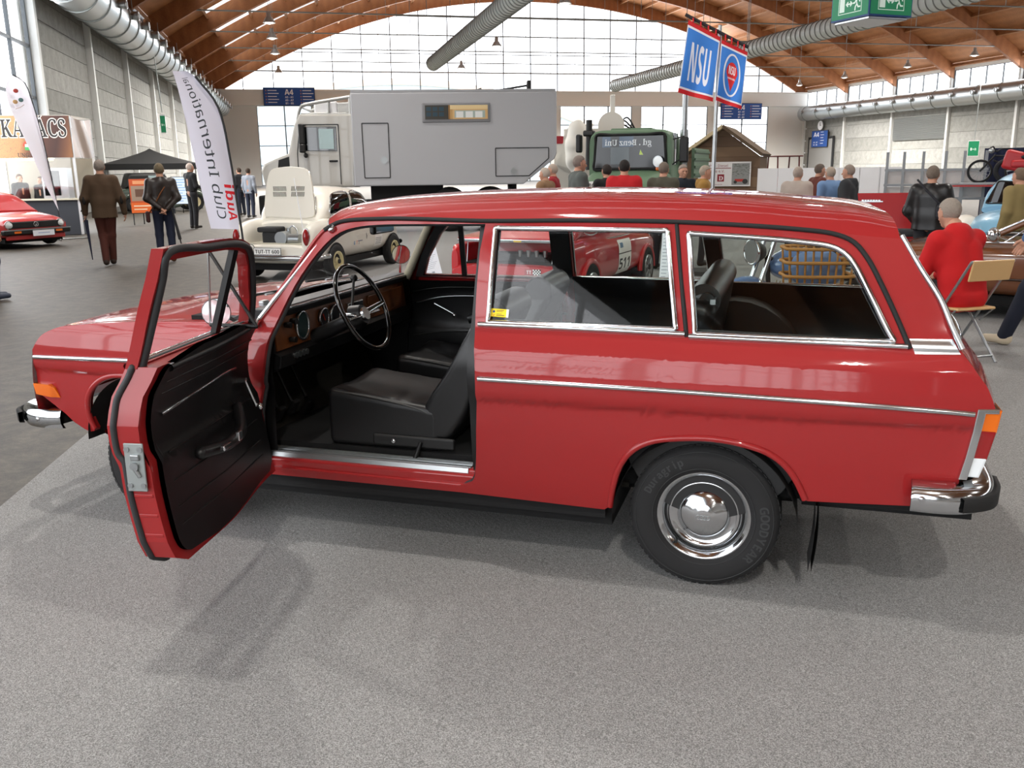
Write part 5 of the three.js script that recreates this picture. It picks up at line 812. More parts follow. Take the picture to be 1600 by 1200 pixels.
// --- green truck facing us
{
  const D = 19.5, c = atD(995, 290, D), o = thing('green_truck', 'sage green off-road truck facing us with open cargo bed', 'truck', [c.x, 0, c.z], headingAt(995, 90));
  const lp = onPlane(o), X = (u) => lp(u, 262).x, Y = (v) => lp(995, v).y;
  // cab: a tapering block, windscreen towards the viewer (local +z), turned so that its left flank shows on the right
  const g = new THREE.Group(); g.name = 'cab'; o.add(g); g.rotation.y = -0.16; g.scale.x = 0.9; g.position.x = -0.05;
  const cabG = loftBody([[-1.05, 0.9, Y(208), 0.85, 7], [-0.95, 0.9, Y(206), 0.92, 8], [0.5, 0.9, Y(204), 0.95, 8], [0.62, 0.9, Y(208), 0.93, 8]], 24, 48); cabG.rotateY(-Math.PI / 2); part('shell', cabG, M.greenBody, g);
  part('windscreen', normUV(extrude([[-0.80, Y(262)], [0.80, Y(262)], [0.74, Y(214)], [-0.74, Y(214)]], 0.03, 0.02)).translate(0, 0, 0.60), printed(textTex(512, 256, '#10161a', (q) => { q.fillStyle = '#33506e'; q.fillRect(60, 10, 60, 80); q.fillRect(180, 4, 100, 84); q.fillStyle = '#d7dde2'; q.font = 'bold 62px serif'; q.save(); q.translate(512, 0); q.scale(-1, 1); q.fillText('gd . Benz Uni', 270, 56, 330); q.restore(); q.fillStyle = '#4b565c'; q.fillRect(120, 90, 130, 130); q.fillStyle = '#b6cf2e'; q.beginPath(); q.moveTo(330, 110); q.lineTo(350, 150); q.lineTo(322, 150); q.fill(); }), 0.12), g);
  part('windscreen_seal', tube([[-0.82, Y(263.5)], [0.82, Y(263.5)], [0.77, Y(212)], [-0.77, Y(212)]].flatMap((p, i, a) => [0, 0.25, 0.5, 0.75].map((t) => { const q = a[(i + 1) % 4]; return [lerp(p[0], q[0], t), lerp(p[1], q[1], t), 0.645]; })), 0.03, 6, true, 80), M.rubber, g);
  part('side_window', box(0.03, 0.62, 0.62, 0.94, Y(234), 0.1), M.darkGlass, g); part('side_paper', box(0.012, 0.3, 0.12, 0.965, Y(246), 0.28), M.paper, g);
  part('hood', [(() => { const h = loftBody([[0.55, 0.75, Y(266), 0.95, 7], [1.2, 0.72, Y(272), 0.88, 6], [1.75, 0.72, Y(282), 0.78, 5], [1.85, 0.75, Y(288), 0.7, 5]], 16, 40); h.rotateY(-Math.PI / 2); return h; })()], M.greenBody, g);
  part('roof_hatch', rbox(0.95, 0.06, 0.7, 0.03, -0.05, Y(203), -0.1), M.greenBody, g);
  part('licence_plate', box(0.3, 0.14, 0.02, -0.62, Y(286), 1.86), printed(textTex(128, 64, '#f3f3f0', (q) => { q.fillStyle = '#2a56a8'; q.fillRect(0, 0, 34, 64); q.fillStyle = '#222'; q.font = 'bold 44px sans-serif'; q.fillText('BC', 80, 34); })), g);
  part('snorkel', [cyl(0.07, 0.08, 1.0, -0.98, Y(226), 0.45), rbox(0.26, 0.12, 0.2, 0.04, -0.98, Y(208), 0.45)], M.black, g);
  part('left_mirror', rbox(0.12, 0.36, 0.22, 0.04, -1.15, Y(224), 0.7), M.black, g); part('right_mirror', rbox(0.2, 0.5, 0.1, 0.04, 1.2, Y(236), 0.62), M.black, g);
  part('mirror_bracket', [rod([0.95, Y(220), 0.6], [1.2, Y(216), 0.62], 0.015), rod([0.95, Y(258), 0.6], [1.2, Y(246), 0.62], 0.015)], M.black, g);
  part('work_lamp', [cyl(0.11, 0.09, 0.1, 0.66, Y(253), 0.78, Math.PI / 2)], M.steel, g); part('lamp_lens', cyl(0.09, 0.09, 0.02, 0.66, Y(253), 0.84, Math.PI / 2), M.clearLens, g); part('turn_signal', rbox(0.14, 0.1, 0.1, 0.03, 0.68, Y(263), 0.75), M.amber, g);
  part('exhaust_stack', [cyl(0.085, 0.085, 0.75, X(1069), Y(232), -0.4), cyl(0.06, 0.06, 1.5, X(1069), Y(206), -0.4)], M.alu, o);
  const bed = part('cargo_bed', [box(0.06, 0.62, 2.4, 0, 0, -1.6)], M.greenBody, o); bed.position.set(X(1078), Y(256), 0); bed.rotation.y = -0.2;
  for (let k = 0; k < 4; k++) part('bed_rib', box(0.03, 0.05, 2.4, 0.045, -0.24 + k * 0.16, -1.6), std('#4f6851', 0.6), bed);
  part('chassis', [span(-0.8, 0.8, 0.5, 0.95, -4, 1.4)], M.under, o);
  for (const [x, z] of [[-0.8, 1.0], [0.8, 1.0], [-0.8, -2.6], [0.8, -2.6]]) { const w = part('wheel', cyl(0.52, 0.52, 0.36, x, 0.52, z, 0, 0, Math.PI / 2, 28), M.tyre, o); part('rim', cyl(0.26, 0.26, 0.38, x, 0.52, z, 0, 0, Math.PI / 2), M.greenBody, w); }
}
// --- white crane truck behind
{
  const D = 30, c = atD(910, 290, D), o = thing('crane_truck', 'white crane truck with coiled hoses behind the green truck', 'truck', [c.x, 0, c.z], headingAt(910, 90));
  const lp = onPlane(o), X = (u) => lp(u, 262).x, Y = (v) => lp(910, v).y, wm = std('#d9d7cf', 0.5);
  part('body', [span(X(866), X(905), 0.6, Y(212), -2.4, 0), rbox(X(990) - X(880), 0.5, 2.2, 0.06, X(935), Y(213), -1.2), span(X(866), X(960), 0.5, Y(247), -2.4, 0.1)], wm, o);
  part('boom', [bar([X(886), Y(262), 0.15], [X(898), Y(222), 0.15], 0.35, 0.7), bar([X(890), Y(226), 0.15], [X(915), Y(212), 0.15], 0.35, 0.5)], wm, o);
  part('tarpaulin', blob((x, y, z) => Math.hypot((x - X(903)) / 0.42, (y - Y(232)) / 0.85, (z - 0.5) / 0.35) * 0.35 - 0.35 + 0.05 * nz(x * 3, y * 3, z * 3), [X(903) - 0.7, Y(232) - 1.2, -0.1], [X(903) + 0.7, Y(232) + 1.2, 1.1], 0.06), std('#dcdad2', 0.7), o);
  part('cable_drum', [cyl(0.42, 0.42, 0.3, X(954), Y(197), 0, Math.PI / 2, 0, 0, 28), rbox(0.16, 0.9, 0.16, 0.03, X(956), Y(172), 0)], wm, o);
  for (let k = 0; k < 5; k++) part('hose', tube([[X(888) + k * 0.05, Y(211), 0.2], [X(889) + k * 0.09, Y(200), 0.25], [X(897) + k * 0.08, Y(197), 0.25], [X(904) + k * 0.06, Y(207), 0.2]], 0.03, 6), M.black, o);
  for (let k = 0; k < 3; k++) part('hose', tube([[X(962), Y(204), 0], [X(968) + k * 0.1, Y(195) + k * 0.1, 0.1], [X(985) + k * 0.06, Y(203), 0.1]], 0.03, 6), M.black, o);
  part('red_stripe', box(0.3, 0.24, 0.02, X(873), Y(218), 0.02), std('#9c1f2c', 0.5), o);
  for (const x of [X(875), X(950)]) part('wheel', cyl(0.5, 0.5, 0.3, x, 0.5, -0.2, Math.PI / 2), M.tyre, o);
}
// --- brown coupe on the right
{
  const c = atY(1622, 488), o = thing('brown_coupe', 'glossy brown coupe with chrome window frames behind the red hoodie', 'car', c, headingAt(1560, -82));
  // local +x is the nose (to the left in view), +z away from us
  const low = [[-2.4, 0.3, 0.72, 0.6, 4], [-2.0, 0.24, 0.82, 0.78, 4.4], [-0.4, 0.22, 0.80, 0.83, 4.6], [1.2, 0.24, 0.76, 0.80, 4.4], [1.7, 0.3, 0.68, 0.7, 4]];
  const zs = zOn(low), body = part('body', loftBody(low), M.brownPaint, o); o.position.add(V(Math.cos(-o.rotation.y - Math.PI / 2 + Math.PI) * 0, 0, 0));
  const near = (x, y, off) => [x, y, -(zs(x, y) + off)];
  part('roof', (() => { const g = loftBody([[-1.9, 1.18, 1.2, 0.5, 4], [-1.2, 1.20, 1.28, 0.56, 4], [-0.2, 1.18, 1.24, 0.54, 4]], 20, 30); return g; })(), M.brownPaint, o);
  for (const s of [1, -1]) { part('window_pillar', [rod([0.55, 0.78, s * 0.70], [-0.25, 1.2, s * 0.52], 0.03, 0.025), rod([-1.3, 0.8, s * 0.74], [-1.25, 1.22, s * 0.55], 0.03), rod([-2.2, 0.8, s * 0.7], [-1.85, 1.2, s * 0.5], 0.04)], M.brownPaint, o);
    part('chrome_frame', [rod([0.60, 0.79, s * 0.72], [-0.22, 1.225, s * 0.535], 0.014), rod([0.30, 0.80, s * 0.76], [-0.15, 1.16, s * 0.6], 0.01), rod([0.60, 0.795, s * 0.76], [-2.2, 0.81, s * 0.76], 0.012), rod([-0.22, 1.225, s * 0.535], [-1.85, 1.225, s * 0.53], 0.012)], M.chrome, o);
    const sg = sheet([[0.45, 0.81], [-0.2, 1.18], [-1.2, 1.2], [-1.25, 0.81]], [], (x, y) => 0.74 - (y - 0.8) * 0.42, { rim: 0, most: 0.3 }); part('side_glass', s > 0 ? sg : mirrorZ(sg), M.tinted, o); }
  endPane(o, 'windscreen', 0.68, 0.79, 1.2, 0.5, (y, z) => 0.60 - (y - 0.78) * 1.9 - 0.06 * z * z, M.tinted);
  part('door_mirror', [ball(0.075, 0.40, 0.88, -0.84, 0.8, 1, 1), rod([0.36, 0.8, -0.78], [0.4, 0.86, -0.83], 0.012)], M.chrome, o);
  part('side_moulding', tube([[-2.1, 0.43], [0, 0.43], [1.5, 0.43]].map(([x, y]) => near(x, y, 0.005)), 0.012), std('#2a1509', 0.4), o);
  part('sill_trim', tube([[-1.6, 0.27], [1.0, 0.27]].map(([x, y]) => near(x, y, 0.0)), 0.014), M.chrome, o);
  part('door_handle', rbox(0.14, 0.025, 0.03, 0.01, -0.9, 0.7, -(zs(-0.9, 0.7) + 0.02)), M.chrome, o);
  for (const [x, z] of [[1.15, 0.7], [1.15, -0.7], [-1.5, 0.7], [-1.5, -0.7]]) { carWheel(o, x, z * 1.09, 0.29, 0.17); archShade(o, x, Math.sign(z) * 0.835, 0.33); }
  part('seat', [rbox(0.2, 0.5, 1.0, 0.06, -0.75, 0.85, 0)], std('#3a2416', 0.6), o); part('underside', span(-2, 1.6, 0.14, 0.24, -0.7, 0.7), M.under, o);
}
// --- pale blue beetle-shaped car
{
  const o = thing('blue_car', 'pale blue and white round-nosed car below the bicycle shelf', 'car', atD(1558, 360, 15.0).setY(0), headingAt(1545, 180 + 18));
  const bl = phys('#7fb6d4', 0.35, { clearcoat: 1 });
  const low = [[-3.4, 0.3, 0.7, 0.5, 2.6], [-2.8, 0.22, 0.86, 0.66, 3], [-1.6, 0.2, 0.9, 0.68, 3], [-0.7, 0.24, 0.9, 0.62, 2.6], [-0.25, 0.3, 0.8, 0.5, 2.3], [0, 0.42, 0.62, 0.25, 2]];
  const top = [[-3.0, 0.8, 0.9, 0.4, 2.4], [-2.3, 0.8, 1.4, 0.58, 2.8], [-1.7, 0.8, 1.46, 0.6, 2.8], [-1.2, 0.8, 1.3, 0.58, 2.8], [-0.9, 0.8, 0.95, 0.54, 2.6]];
  part('body', [loftBody(low), loftBody(top)], bl, o);
  for (const s of [1, -1]) { part('fender', loftBody([[-0.9, 0.3, 0.7, 0.1, 2.2], [-0.5, 0.3, 0.82, 0.2, 2.2], [-0.15, 0.34, 0.74, 0.16, 2.2], [0.02, 0.45, 0.6, 0.08, 2]], 20, 24, s * 0.62), M.cream, o); const l = part('headlamp', ball(0.1, 0.0, 0.62, s * 0.62, 0.6, 1, 1), M.clearLens, o); part('lamp_rim', move(new THREE.TorusGeometry(0.1, 0.012, 6, 20), 0.01, 0.62, s * 0.62, 0, Math.PI / 2, 0), M.chrome, l); }
  endPane(o, 'windscreen', 0.5, 0.98, 1.3, 0.42, (y, z) => -0.88 - (y - 0.94) * 0.72 - 0.2 * z * z, M.darkGlass, M.rubber);
  panes(o, [[[-2.4, 0.96], [-1.75, 0.96], [-1.75, 1.32], [-2.2, 1.3]], [[-1.68, 0.96], [-1.12, 0.96], [-1.3, 1.24], [-1.68, 1.32]]], top);
  for (const [x, z] of [[-0.5, 0.6], [-0.5, -0.6], [-2.6, 0.6], [-2.6, -0.6]]) carWheel(o, x, z, 0.3, 0.15);
}
// --- red car with raised bonnet behind the estate's tail
{
  const D = 13.4, c = atD(1415, 400, D).setY(0), o = thing('open_bonnet_car', 'red car with its bonnet panel raised upright behind the estate', 'car', c, headingAt(1415, 90));
  const lp = onPlane(o), X = (u) => lp(u, 262).x, Y = (v) => lp(1415, v).y, rd = phys(lin(0.36, 0.012, 0.014), 0.55, { specularIntensity: 0.3, clearcoat: 0.15, clearcoatRoughness: 0.2 });
  part('body', loftBody([[-1.0, 0.25, 0.62, 0.5, 4], [-0.7, 0.22, 0.74, 0.62, 4.4], [0.6, 0.22, 0.76, 0.62, 4.4], [0.9, 0.24, 0.7, 0.56, 4.4]], 30).translate(-0.1, 0, -0.6), rd, o);
  const b = part('raised_bonnet', extrude([[X(1386), Y(362)], [X(1443), Y(362)], [X(1452), Y(301)], [X(1344), Y(302)], [X(1350), Y(335)]], 0.03, 0.01), rd, o); b.rotation.x = -0.15; b.position.z = 0.1;
  part('bonnet_script', [rbox(0.34, 0.02, 0.008, 0.004, X(1363), Y(314.5), 0.045), ...[0, 1, 2, 3, 4, 5, 6].map((k) => rbox(0.03, 0.03, 0.008, 0.004, X(1352) + k * 0.035, Y(313), 0.045))], M.steel, b);
  part('wiper_cowl', rbox(0.5, 0.1, 0.2, 0.04, X(1430), Y(361), 0.3), M.darkGrey, o);
  for (const [x, z] of [[-0.7, -0.06], [0.4, -0.06], [-0.7, -1.1], [0.4, -1.1]]) carWheel(o, x, z, 0.28, 0.16);
}
// --- vintage green car under the black canopy
{
  const o = thing('vintage_car', 'dark green vintage car parked under the black canopy', 'car', atY(255, 330), headingAt(255, 78));
  const gm = phys('#39453b', 0.35, { clearcoat: 1 });
  part('body', [loftBody([[-1.7, 0.4, 0.95, 0.6, 4], [-1.2, 0.36, 1.05, 0.66, 4], [0.3, 0.36, 1.05, 0.62, 4], [1.5, 0.4, 1.0, 0.42, 4], [1.7, 0.45, 0.95, 0.36, 4]], 24)], gm, o);
  part('cabin', loftBody([[-1.5, 1.0, 1.1, 0.5, 5], [-1.3, 1.0, 1.62, 0.58, 5], [0.1, 1.0, 1.62, 0.58, 5], [0.25, 1.0, 1.1, 0.55, 5]], 20), M.black, o);
  for (const s of [1, -1]) { part('running_board', tube([[-1.9, 0.5, s * 0.75], [-1.2, 0.75, s * 0.75], [-0.6, 0.3, s * 0.75], [0.6, 0.3, s * 0.75], [1.2, 0.78, s * 0.75], [1.8, 0.45, s * 0.75]], 0.09, 8), gm, o); part('side_glass', box(0.55, 0.4, 0.02, -0.3, 1.3, s * 0.585), std('#9db0b0', 0.1), o); }
  for (const [x, z] of [[1.2, 0.7], [1.2, -0.7], [-1.2, 0.7], [-1.2, -0.7]]) carWheel(o, x, z, 0.38, 0.13, std('#c2b48a', 0.5));
}
// --- small red tractor beside the hut
{
  const D = 33, c = atD(1209, 290, D).setY(0), o = thing('tractor', 'small red tractor with canopy frame beside the wooden hut', 'tractor', c, headingAt(1205, 150)), rd = std('#b3201d', 0.45);
  part('hood', rbox(1.1, 0.45, 0.5, 0.1, -0.5, 1.05, 0), rd, o); part('seat', rbox(0.4, 0.12, 0.5, 0.05, 0.5, 1.1, 0), M.black, o);
  for (const z of [0.45, -0.45]) { part('fender', loftBody([[0.2, 1.0, 1.1, 0.14, 3], [0.5, 1.0, 1.35, 0.15, 3], [0.95, 0.9, 1.2, 0.14, 3]], 14, 16, z), rd, o); const w = part('wheel', cyl(0.55, 0.55, 0.26, 0.6, 0.55, z * 1.4, Math.PI / 2, 0, 0, 28), M.tyre, o); part('rim', cyl(0.3, 0.3, 0.28, 0.6, 0.55, z * 1.4, Math.PI / 2), std('#c2a24e', 0.5), w); part('front_wheel', cyl(0.32, 0.32, 0.16, -0.9, 0.32, z, Math.PI / 2, 0, 0, 24), M.tyre, o); }
  part('canopy_frame', [rod([0.2, 1.1, 0.4], [0.25, 1.85, 0.4], 0.025), rod([0.2, 1.1, -0.4], [0.25, 1.85, -0.4], 0.025), rod([0.9, 1.1, 0.4], [0.85, 1.85, 0.4], 0.025), rod([0.9, 1.1, -0.4], [0.85, 1.85, -0.4], 0.025), rbox(0.9, 0.04, 1.0, 0.015, 0.5, 1.87, 0)], std('#5b1512', 0.5), o);
  part('steering_wheel', move(new THREE.TorusGeometry(0.18, 0.015, 6, 24), 0.12, 1.32, 0, Math.PI / 2, 0, 0), M.black, o);
}
// ---------- people ----------
const smin = (a, b, k) => { const h = Math.max(k - Math.abs(a - b), 0) / k; return Math.min(a, b) - h * h * k * 0.25; };
function capsule(x, y, z, a, b, ra, rb) { const bx = b[0] - a[0], by = b[1] - a[1], bz = b[2] - a[2], px = x - a[0], py = y - a[1], pz = z - a[2], t = clamp((px * bx + py * by + pz * bz) / (bx * bx + by * by + bz * bz + 1e-9), 0, 1); return Math.hypot(px - bx * t, py - by * t, pz - bz * t) - (ra + (rb - ra) * t); }
function limbs(bones, cell, k, clip) {
  const lo = [9, 9, 9], hi = [-9, -9, -9];
  for (const [a, b, ra, rb] of bones) for (let i = 0; i < 3; i++) { lo[i] = Math.min(lo[i], a[i] - ra, b[i] - rb); hi[i] = Math.max(hi[i], a[i] + ra, b[i] + rb); }
  const f = (x, y, z) => { let d = 9; for (const [a, b, ra, rb] of bones) { const c = capsule(x, y, z, a, b, ra, rb); d = d > 8 ? c : smin(d, c, k); } return clip ? Math.max(d, clip(x, y, z)) : d; };
  return blob(f, lo.map((v) => v - cell * 2 - 0.01), hi.map((v) => v + cell * 2 + 0.01), cell);
}
const headGeo = (() => { // origin at the centre of the head, face towards +z, about 0.23 tall
  const f = (x, y, z) => {
    let d = Math.hypot(x / 0.076, (y - 0.02) / 0.095, (z + 0.008) / 0.095) * 0.085 - 0.085;
    d = smin(d, capsule(x, y, z, [0, -0.03, 0.03], [0, -0.085, 0.055], 0.055, 0.032), 0.05);
    d = smin(d, capsule(x, y, z, [0, 0.0, 0.088], [0, -0.035, 0.108], 0.008, 0.014), 0.014);
    d = smin(d, capsule(x, y, z, [-0.03, 0.02, 0.082], [0.03, 0.02, 0.082], 0.01, 0.01), 0.02);
    d = smin(d, capsule(x, y, z, [-0.018, -0.064, 0.086], [0.018, -0.064, 0.086], 0.007, 0.007), 0.012);
    for (const s of [1, -1]) { d = -smin(-d, Math.hypot(x - s * 0.031, y - 0.004, z - 0.092) - 0.013, 0.014); d = smin(d, capsule(x, y, z, [s * 0.078, 0.018, -0.01], [s * 0.078, -0.022, -0.004], 0.012, 0.008), 0.008); }
    return smin(d, capsule(x, y, z, [0, -0.06, -0.02], [0, -0.17, -0.03], 0.052, 0.056), 0.03);
  };
  return blob(f, [-0.1, -0.2, -0.12], [0.1, 0.13, 0.14], 0.0065);
})();
const hairGeo = (() => { const f = (x, y, z) => Math.max(Math.hypot(x / 0.082, (y - 0.028) / 0.1, (z + 0.014) / 0.1) * 0.09 - 0.093 + 0.003 * nz(x * 90, y * 90, z * 90), -(y - (z > 0 ? 0.045 + z * 0.35 : -0.055 - z * 0.0 + z * 0.45)) * 0.8); return blob(f, [-0.11, -0.1, -0.14], [0.11, 0.15, 0.12], 0.008); })();
const handGeo = (() => { // wrist at the origin, fingers towards -y, palm facing +x, thumb towards +z
  const b = [[[0, 0.0, 0], [0, -0.05, 0.004], 0.022, 0.024], [[0, -0.04, -0.02], [0, -0.085, -0.026], 0.014, 0.013], [[0, -0.04, 0.02], [0, -0.085, 0.024], 0.014, 0.013], [[0, -0.05, 0], [0, -0.085, 0], 0.015, 0.014]];
  [[0.026, 0.075], [0.009, 0.084], [-0.009, 0.078], [-0.026, 0.06]].forEach(([z, l]) => { const p0 = [0, -0.085, z], p1 = [0.012, -0.085 - l * 0.45, z * 1.05], p2 = [0.034, -0.085 - l * 0.82, z * 1.05]; b.push([p0, p1, 0.0088, 0.0082], [p1, p2, 0.0082, 0.0068]); });
  b.push([[0.004, -0.03, 0.024], [0.016, -0.062, 0.046], 0.012, 0.0098], [[0.016, -0.062, 0.046], [0.03, -0.092, 0.05], 0.0098, 0.0078]);
  return limbs(b, 0.0048, 0.008);
})();
function placeOn(geo, at, down, fwd, scale = 1) { // down: direction of -y, fwd: direction of +z
  const y = V(...down).normalize().negate(), z0 = V(...fwd), x = y.clone().cross(z0).normalize(), z = x.clone().cross(y);
  const m = new THREE.Matrix4().makeBasis(x, y, z).scale(V(scale, scale, scale)); m.setPosition(...at); return geo.clone().applyMatrix4(m);
}
const personM = new Map(); const cloth = (c, r = 0.85) => { const k = c + r; if (!personM.has(k)) personM.set(k, std(c, r, 0, { bumpMap: T.fine, bumpScale: 0.0006 })); return personM.get(k); };
function person(o) {
  const S = (o.height || 1.75) / 1.75, g = thing('person', o.label, 'person', o.at, o.turn || 0, o.group), J = {
    head: [0, 1.63, 0.02], neck: [0, 1.49, -0.01], chest: [0, 1.33, 0.0], waist: [0, 1.08, 0.0], pelvis: [0, 0.97, 0],
    sL: [0.185, 1.42, -0.01], sR: [-0.185, 1.42, -0.01], eL: [0.235, 1.14, -0.03], eR: [-0.235, 1.14, -0.03], wL: [0.235, 0.89, 0.05], wR: [-0.235, 0.89, 0.05],
    hL: [0.092, 0.93, 0], hR: [-0.092, 0.93, 0], kL: [0.098, 0.5, 0.02], kR: [-0.098, 0.5, 0.02], aL: [0.1, 0.085, -0.02], aR: [-0.1, 0.085, -0.02], ...(o.joints || {}) };
  for (const k in J) J[k] = J[k].map((v) => v * S);
  const c = o.cell || 0.018, hem = (o.hem || 0.86) * S, bulk = o.bulk || 1, n = (v) => v * S, sit = !!o.sit;
  const mid = (a, b, t = 0.5) => a.map((v, i) => lerp(v, b[i], t)), off = (p, x, y = 0, z = 0) => [p[0] + n(x), p[1] + n(y), p[2] + n(z)];
  // body: one skin figure, slimmer than the clothes, with head and hands
  const core = limbs([[J.chest, J.pelvis, n(0.11), n(0.11)], [J.chest, J.neck, n(0.09), n(0.055)], [J.neck, off(J.neck, 0, 0.05), n(0.056), n(0.056)], [J.sL, J.eL, n(0.04), n(0.034)], [J.eL, J.wL, n(0.034), n(0.024)], [J.sR, J.eR, n(0.04), n(0.034)], [J.eR, J.wR, n(0.034), n(0.024)], [J.chest, J.sL, n(0.06), n(0.05)], [J.chest, J.sR, n(0.06), n(0.05)], [J.hL, J.kL, n(0.07), n(0.05)], [J.kL, J.aL, n(0.045), n(0.035)], [J.hR, J.kR, n(0.07), n(0.05)], [J.kR, J.aR, n(0.045), n(0.035)], [J.pelvis, J.hL, n(0.09), n(0.075)], [J.pelvis, J.hR, n(0.09), n(0.075)]], 0.022, n(0.05));
  const hand = (e, w, s) => placeOn(handGeo, w, [w[0] - e[0], w[1] - e[1], w[2] - e[2] + 1e-3], o.handFwd || [0, 0.2, 1], S * (o.handScale || 1));
  const headTurn = o.headTurn || 0, tilt = o.headTilt || 0, hm = new THREE.Matrix4().makeRotationFromEuler(new THREE.Euler(tilt, headTurn, 0, 'YXZ')).scale(V(S, S, S)).setPosition(...J.head);
  const skinM = o.skin ? std(o.skin, 0.65) : M.skin;
  const body = part('body', [core, headGeo.clone().applyMatrix4(hm), hand(J.eL, J.wL), hand(J.eR, J.wR)], skinM, g);
  part('eyes', [1, -1].map((s) => ball(0.0085, s * 0.031, 0.004, 0.083, 1, 0.8, 0.6, 8)).map((e) => e.applyMatrix4(hm)), M.black, g).userData.kind = 'stuff';
  if (o.hair !== null) part('hair', hairGeo.clone().applyMatrix4(hm), cloth(o.hair || '#3a2c22', 0.9), g);
  if (o.cap) part('cap', ball(0.1, 0, 0.05, -0.01, 0.92, 0.75, 1.1, 18).applyMatrix4(hm), cloth(o.cap), g);
  const jb = [[off(J.chest, 0.075), off(J.waist, 0.065), n(0.115 * bulk), n(0.11 * bulk)], [off(J.chest, -0.075), off(J.waist, -0.065), n(0.115 * bulk), n(0.11 * bulk)], [off(J.waist, 0.06), off(sit ? J.pelvis : [J.pelvis[0], hem - n(0.02), J.pelvis[2]], 0.07), n(0.11 * bulk), n(0.115 * bulk)], [off(J.waist, -0.06), off(sit ? J.pelvis : [J.pelvis[0], hem - n(0.02), J.pelvis[2]], -0.07), n(0.11 * bulk), n(0.115 * bulk)], [mid(J.chest, J.neck, 0.6), J.neck, n(0.1), n(0.068)],
    [J.sL, J.eL, n(0.072 * bulk), n(0.056 * bulk)], [J.eL, J.wL, n(0.055 * bulk), n(0.042 * bulk)], [J.sR, J.eR, n(0.072 * bulk), n(0.056 * bulk)], [J.eR, J.wR, n(0.055 * bulk), n(0.042 * bulk)], [mid(J.chest, J.neck, 0.5), J.sL, n(0.1), n(0.07)], [mid(J.chest, J.neck, 0.5), J.sR, n(0.1), n(0.07)]];
  if (o.hood) jb.push([off(J.neck, 0.05, 0.0, -0.05), off(J.neck, -0.05, 0.0, -0.05), n(0.06), n(0.06)], [off(J.neck, 0, -0.06, -0.09), off(J.neck, 0, -0.02, -0.08), n(0.06), n(0.06)]);
  const wob = (x, y, z) => 0;
  const jacket = part('jacket', limbs(jb, c, n(0.05), sit ? null : (x, y, z) => Math.max(hem - y, y - n(1.53))), cloth(o.jacket, o.jacketRough || 0.85), g);
  const tr = [[J.hL, J.kL, n(0.098), n(0.072)], [J.kL, J.aL, n(0.072), n(0.058)], [J.hR, J.kR, n(0.098), n(0.072)], [J.kR, J.aR, n(0.072), n(0.058)], [off(J.pelvis, 0.05), J.hL, n(0.1), n(0.1)], [off(J.pelvis, -0.05), J.hR, n(0.1), n(0.1)]];
  if (!o.noLegs) {
    part('trousers', limbs(tr, c, n(0.03)), cloth(o.trousers || '#1c2436'), g);
    for (const [k, a] of [['L', J.aL], ['R', J.aR]]) { const kn = J['k' + k], ft = o['foot' + k] || [0, -0.035, 0.15]; part('shoe', limbs([[off(a, 0, -0.035, -0.02), [a[0] + n(ft[0]), a[1] + n(ft[1]), a[2] + n(ft[2])], n(0.043), n(0.034)], [off(a, 0, 0.0, -0.01), off(a, 0, -0.03, 0.0), n(0.046), n(0.046)]], 0.014, n(0.03), (x, y, z) => o.flatFeet === false ? -9 : n(0.004) - y), cloth(o.shoes || '#26201c', 0.6), g); }
  }
  return { g, J, jacket };
}
const faceAway = (u, r = 0) => Math.PI / 2 + headingAt(u, r);        // turn so that +z points away from the viewer
const behind = { eL: [0.26, 1.15, -0.10], eR: [-0.26, 1.15, -0.10], wL: [0.06, 0.98, -0.17], wR: [-0.06, 0.96, -0.18] };
// man in brown jacket walking away
{
  const p = person({ at: atY(173, 414), turn: faceAway(173, 6), height: 1.84, label: 'man in brown jacket and rust trousers walking away with umbrella', jacket: '#4b3826', trousers: '#4a1f14', hair: '#8a8078', shoes: '#2a1a12', bulk: 1.18, hem: 0.80, joints: { kL: [0.07, 0.5, 0.05], aL: [0.05, 0.09, -0.08], kR: [-0.06, 0.5, 0.07], aR: [-0.04, 0.085, 0.12], eL: [0.29, 1.12, -0.02], eR: [-0.29, 1.12, -0.02], wL: [0.31, 0.88, 0.06], wR: [-0.31, 0.88, 0.04] } });
  for (const s of [1, -1]) part('elbow_patch', ball(0.055, s * 0.305, 1.16, -0.07, 0.6, 1.6, 0.7), cloth('#17130f'), p.jacket);
  const at = V(...p.J.wL).applyAxisAngle(V(0, 1, 0), p.g.rotation.y).add(p.g.position), u = thing('umbrella', 'folded navy umbrella held by the man in brown', 'umbrella', at);
  part('canopy', rod([0, -0.12, 0], [0.06, -0.82, 0.02], 0.035, 0.008), cloth('#141a33', 0.6), u); part('handle', tube([[0, -0.12, 0], [-0.005, 0.0, 0], [-0.01, 0.03, 0], [-0.05, 0.06, 0], [-0.085, 0.03, 0]], 0.011), M.black, u);
}
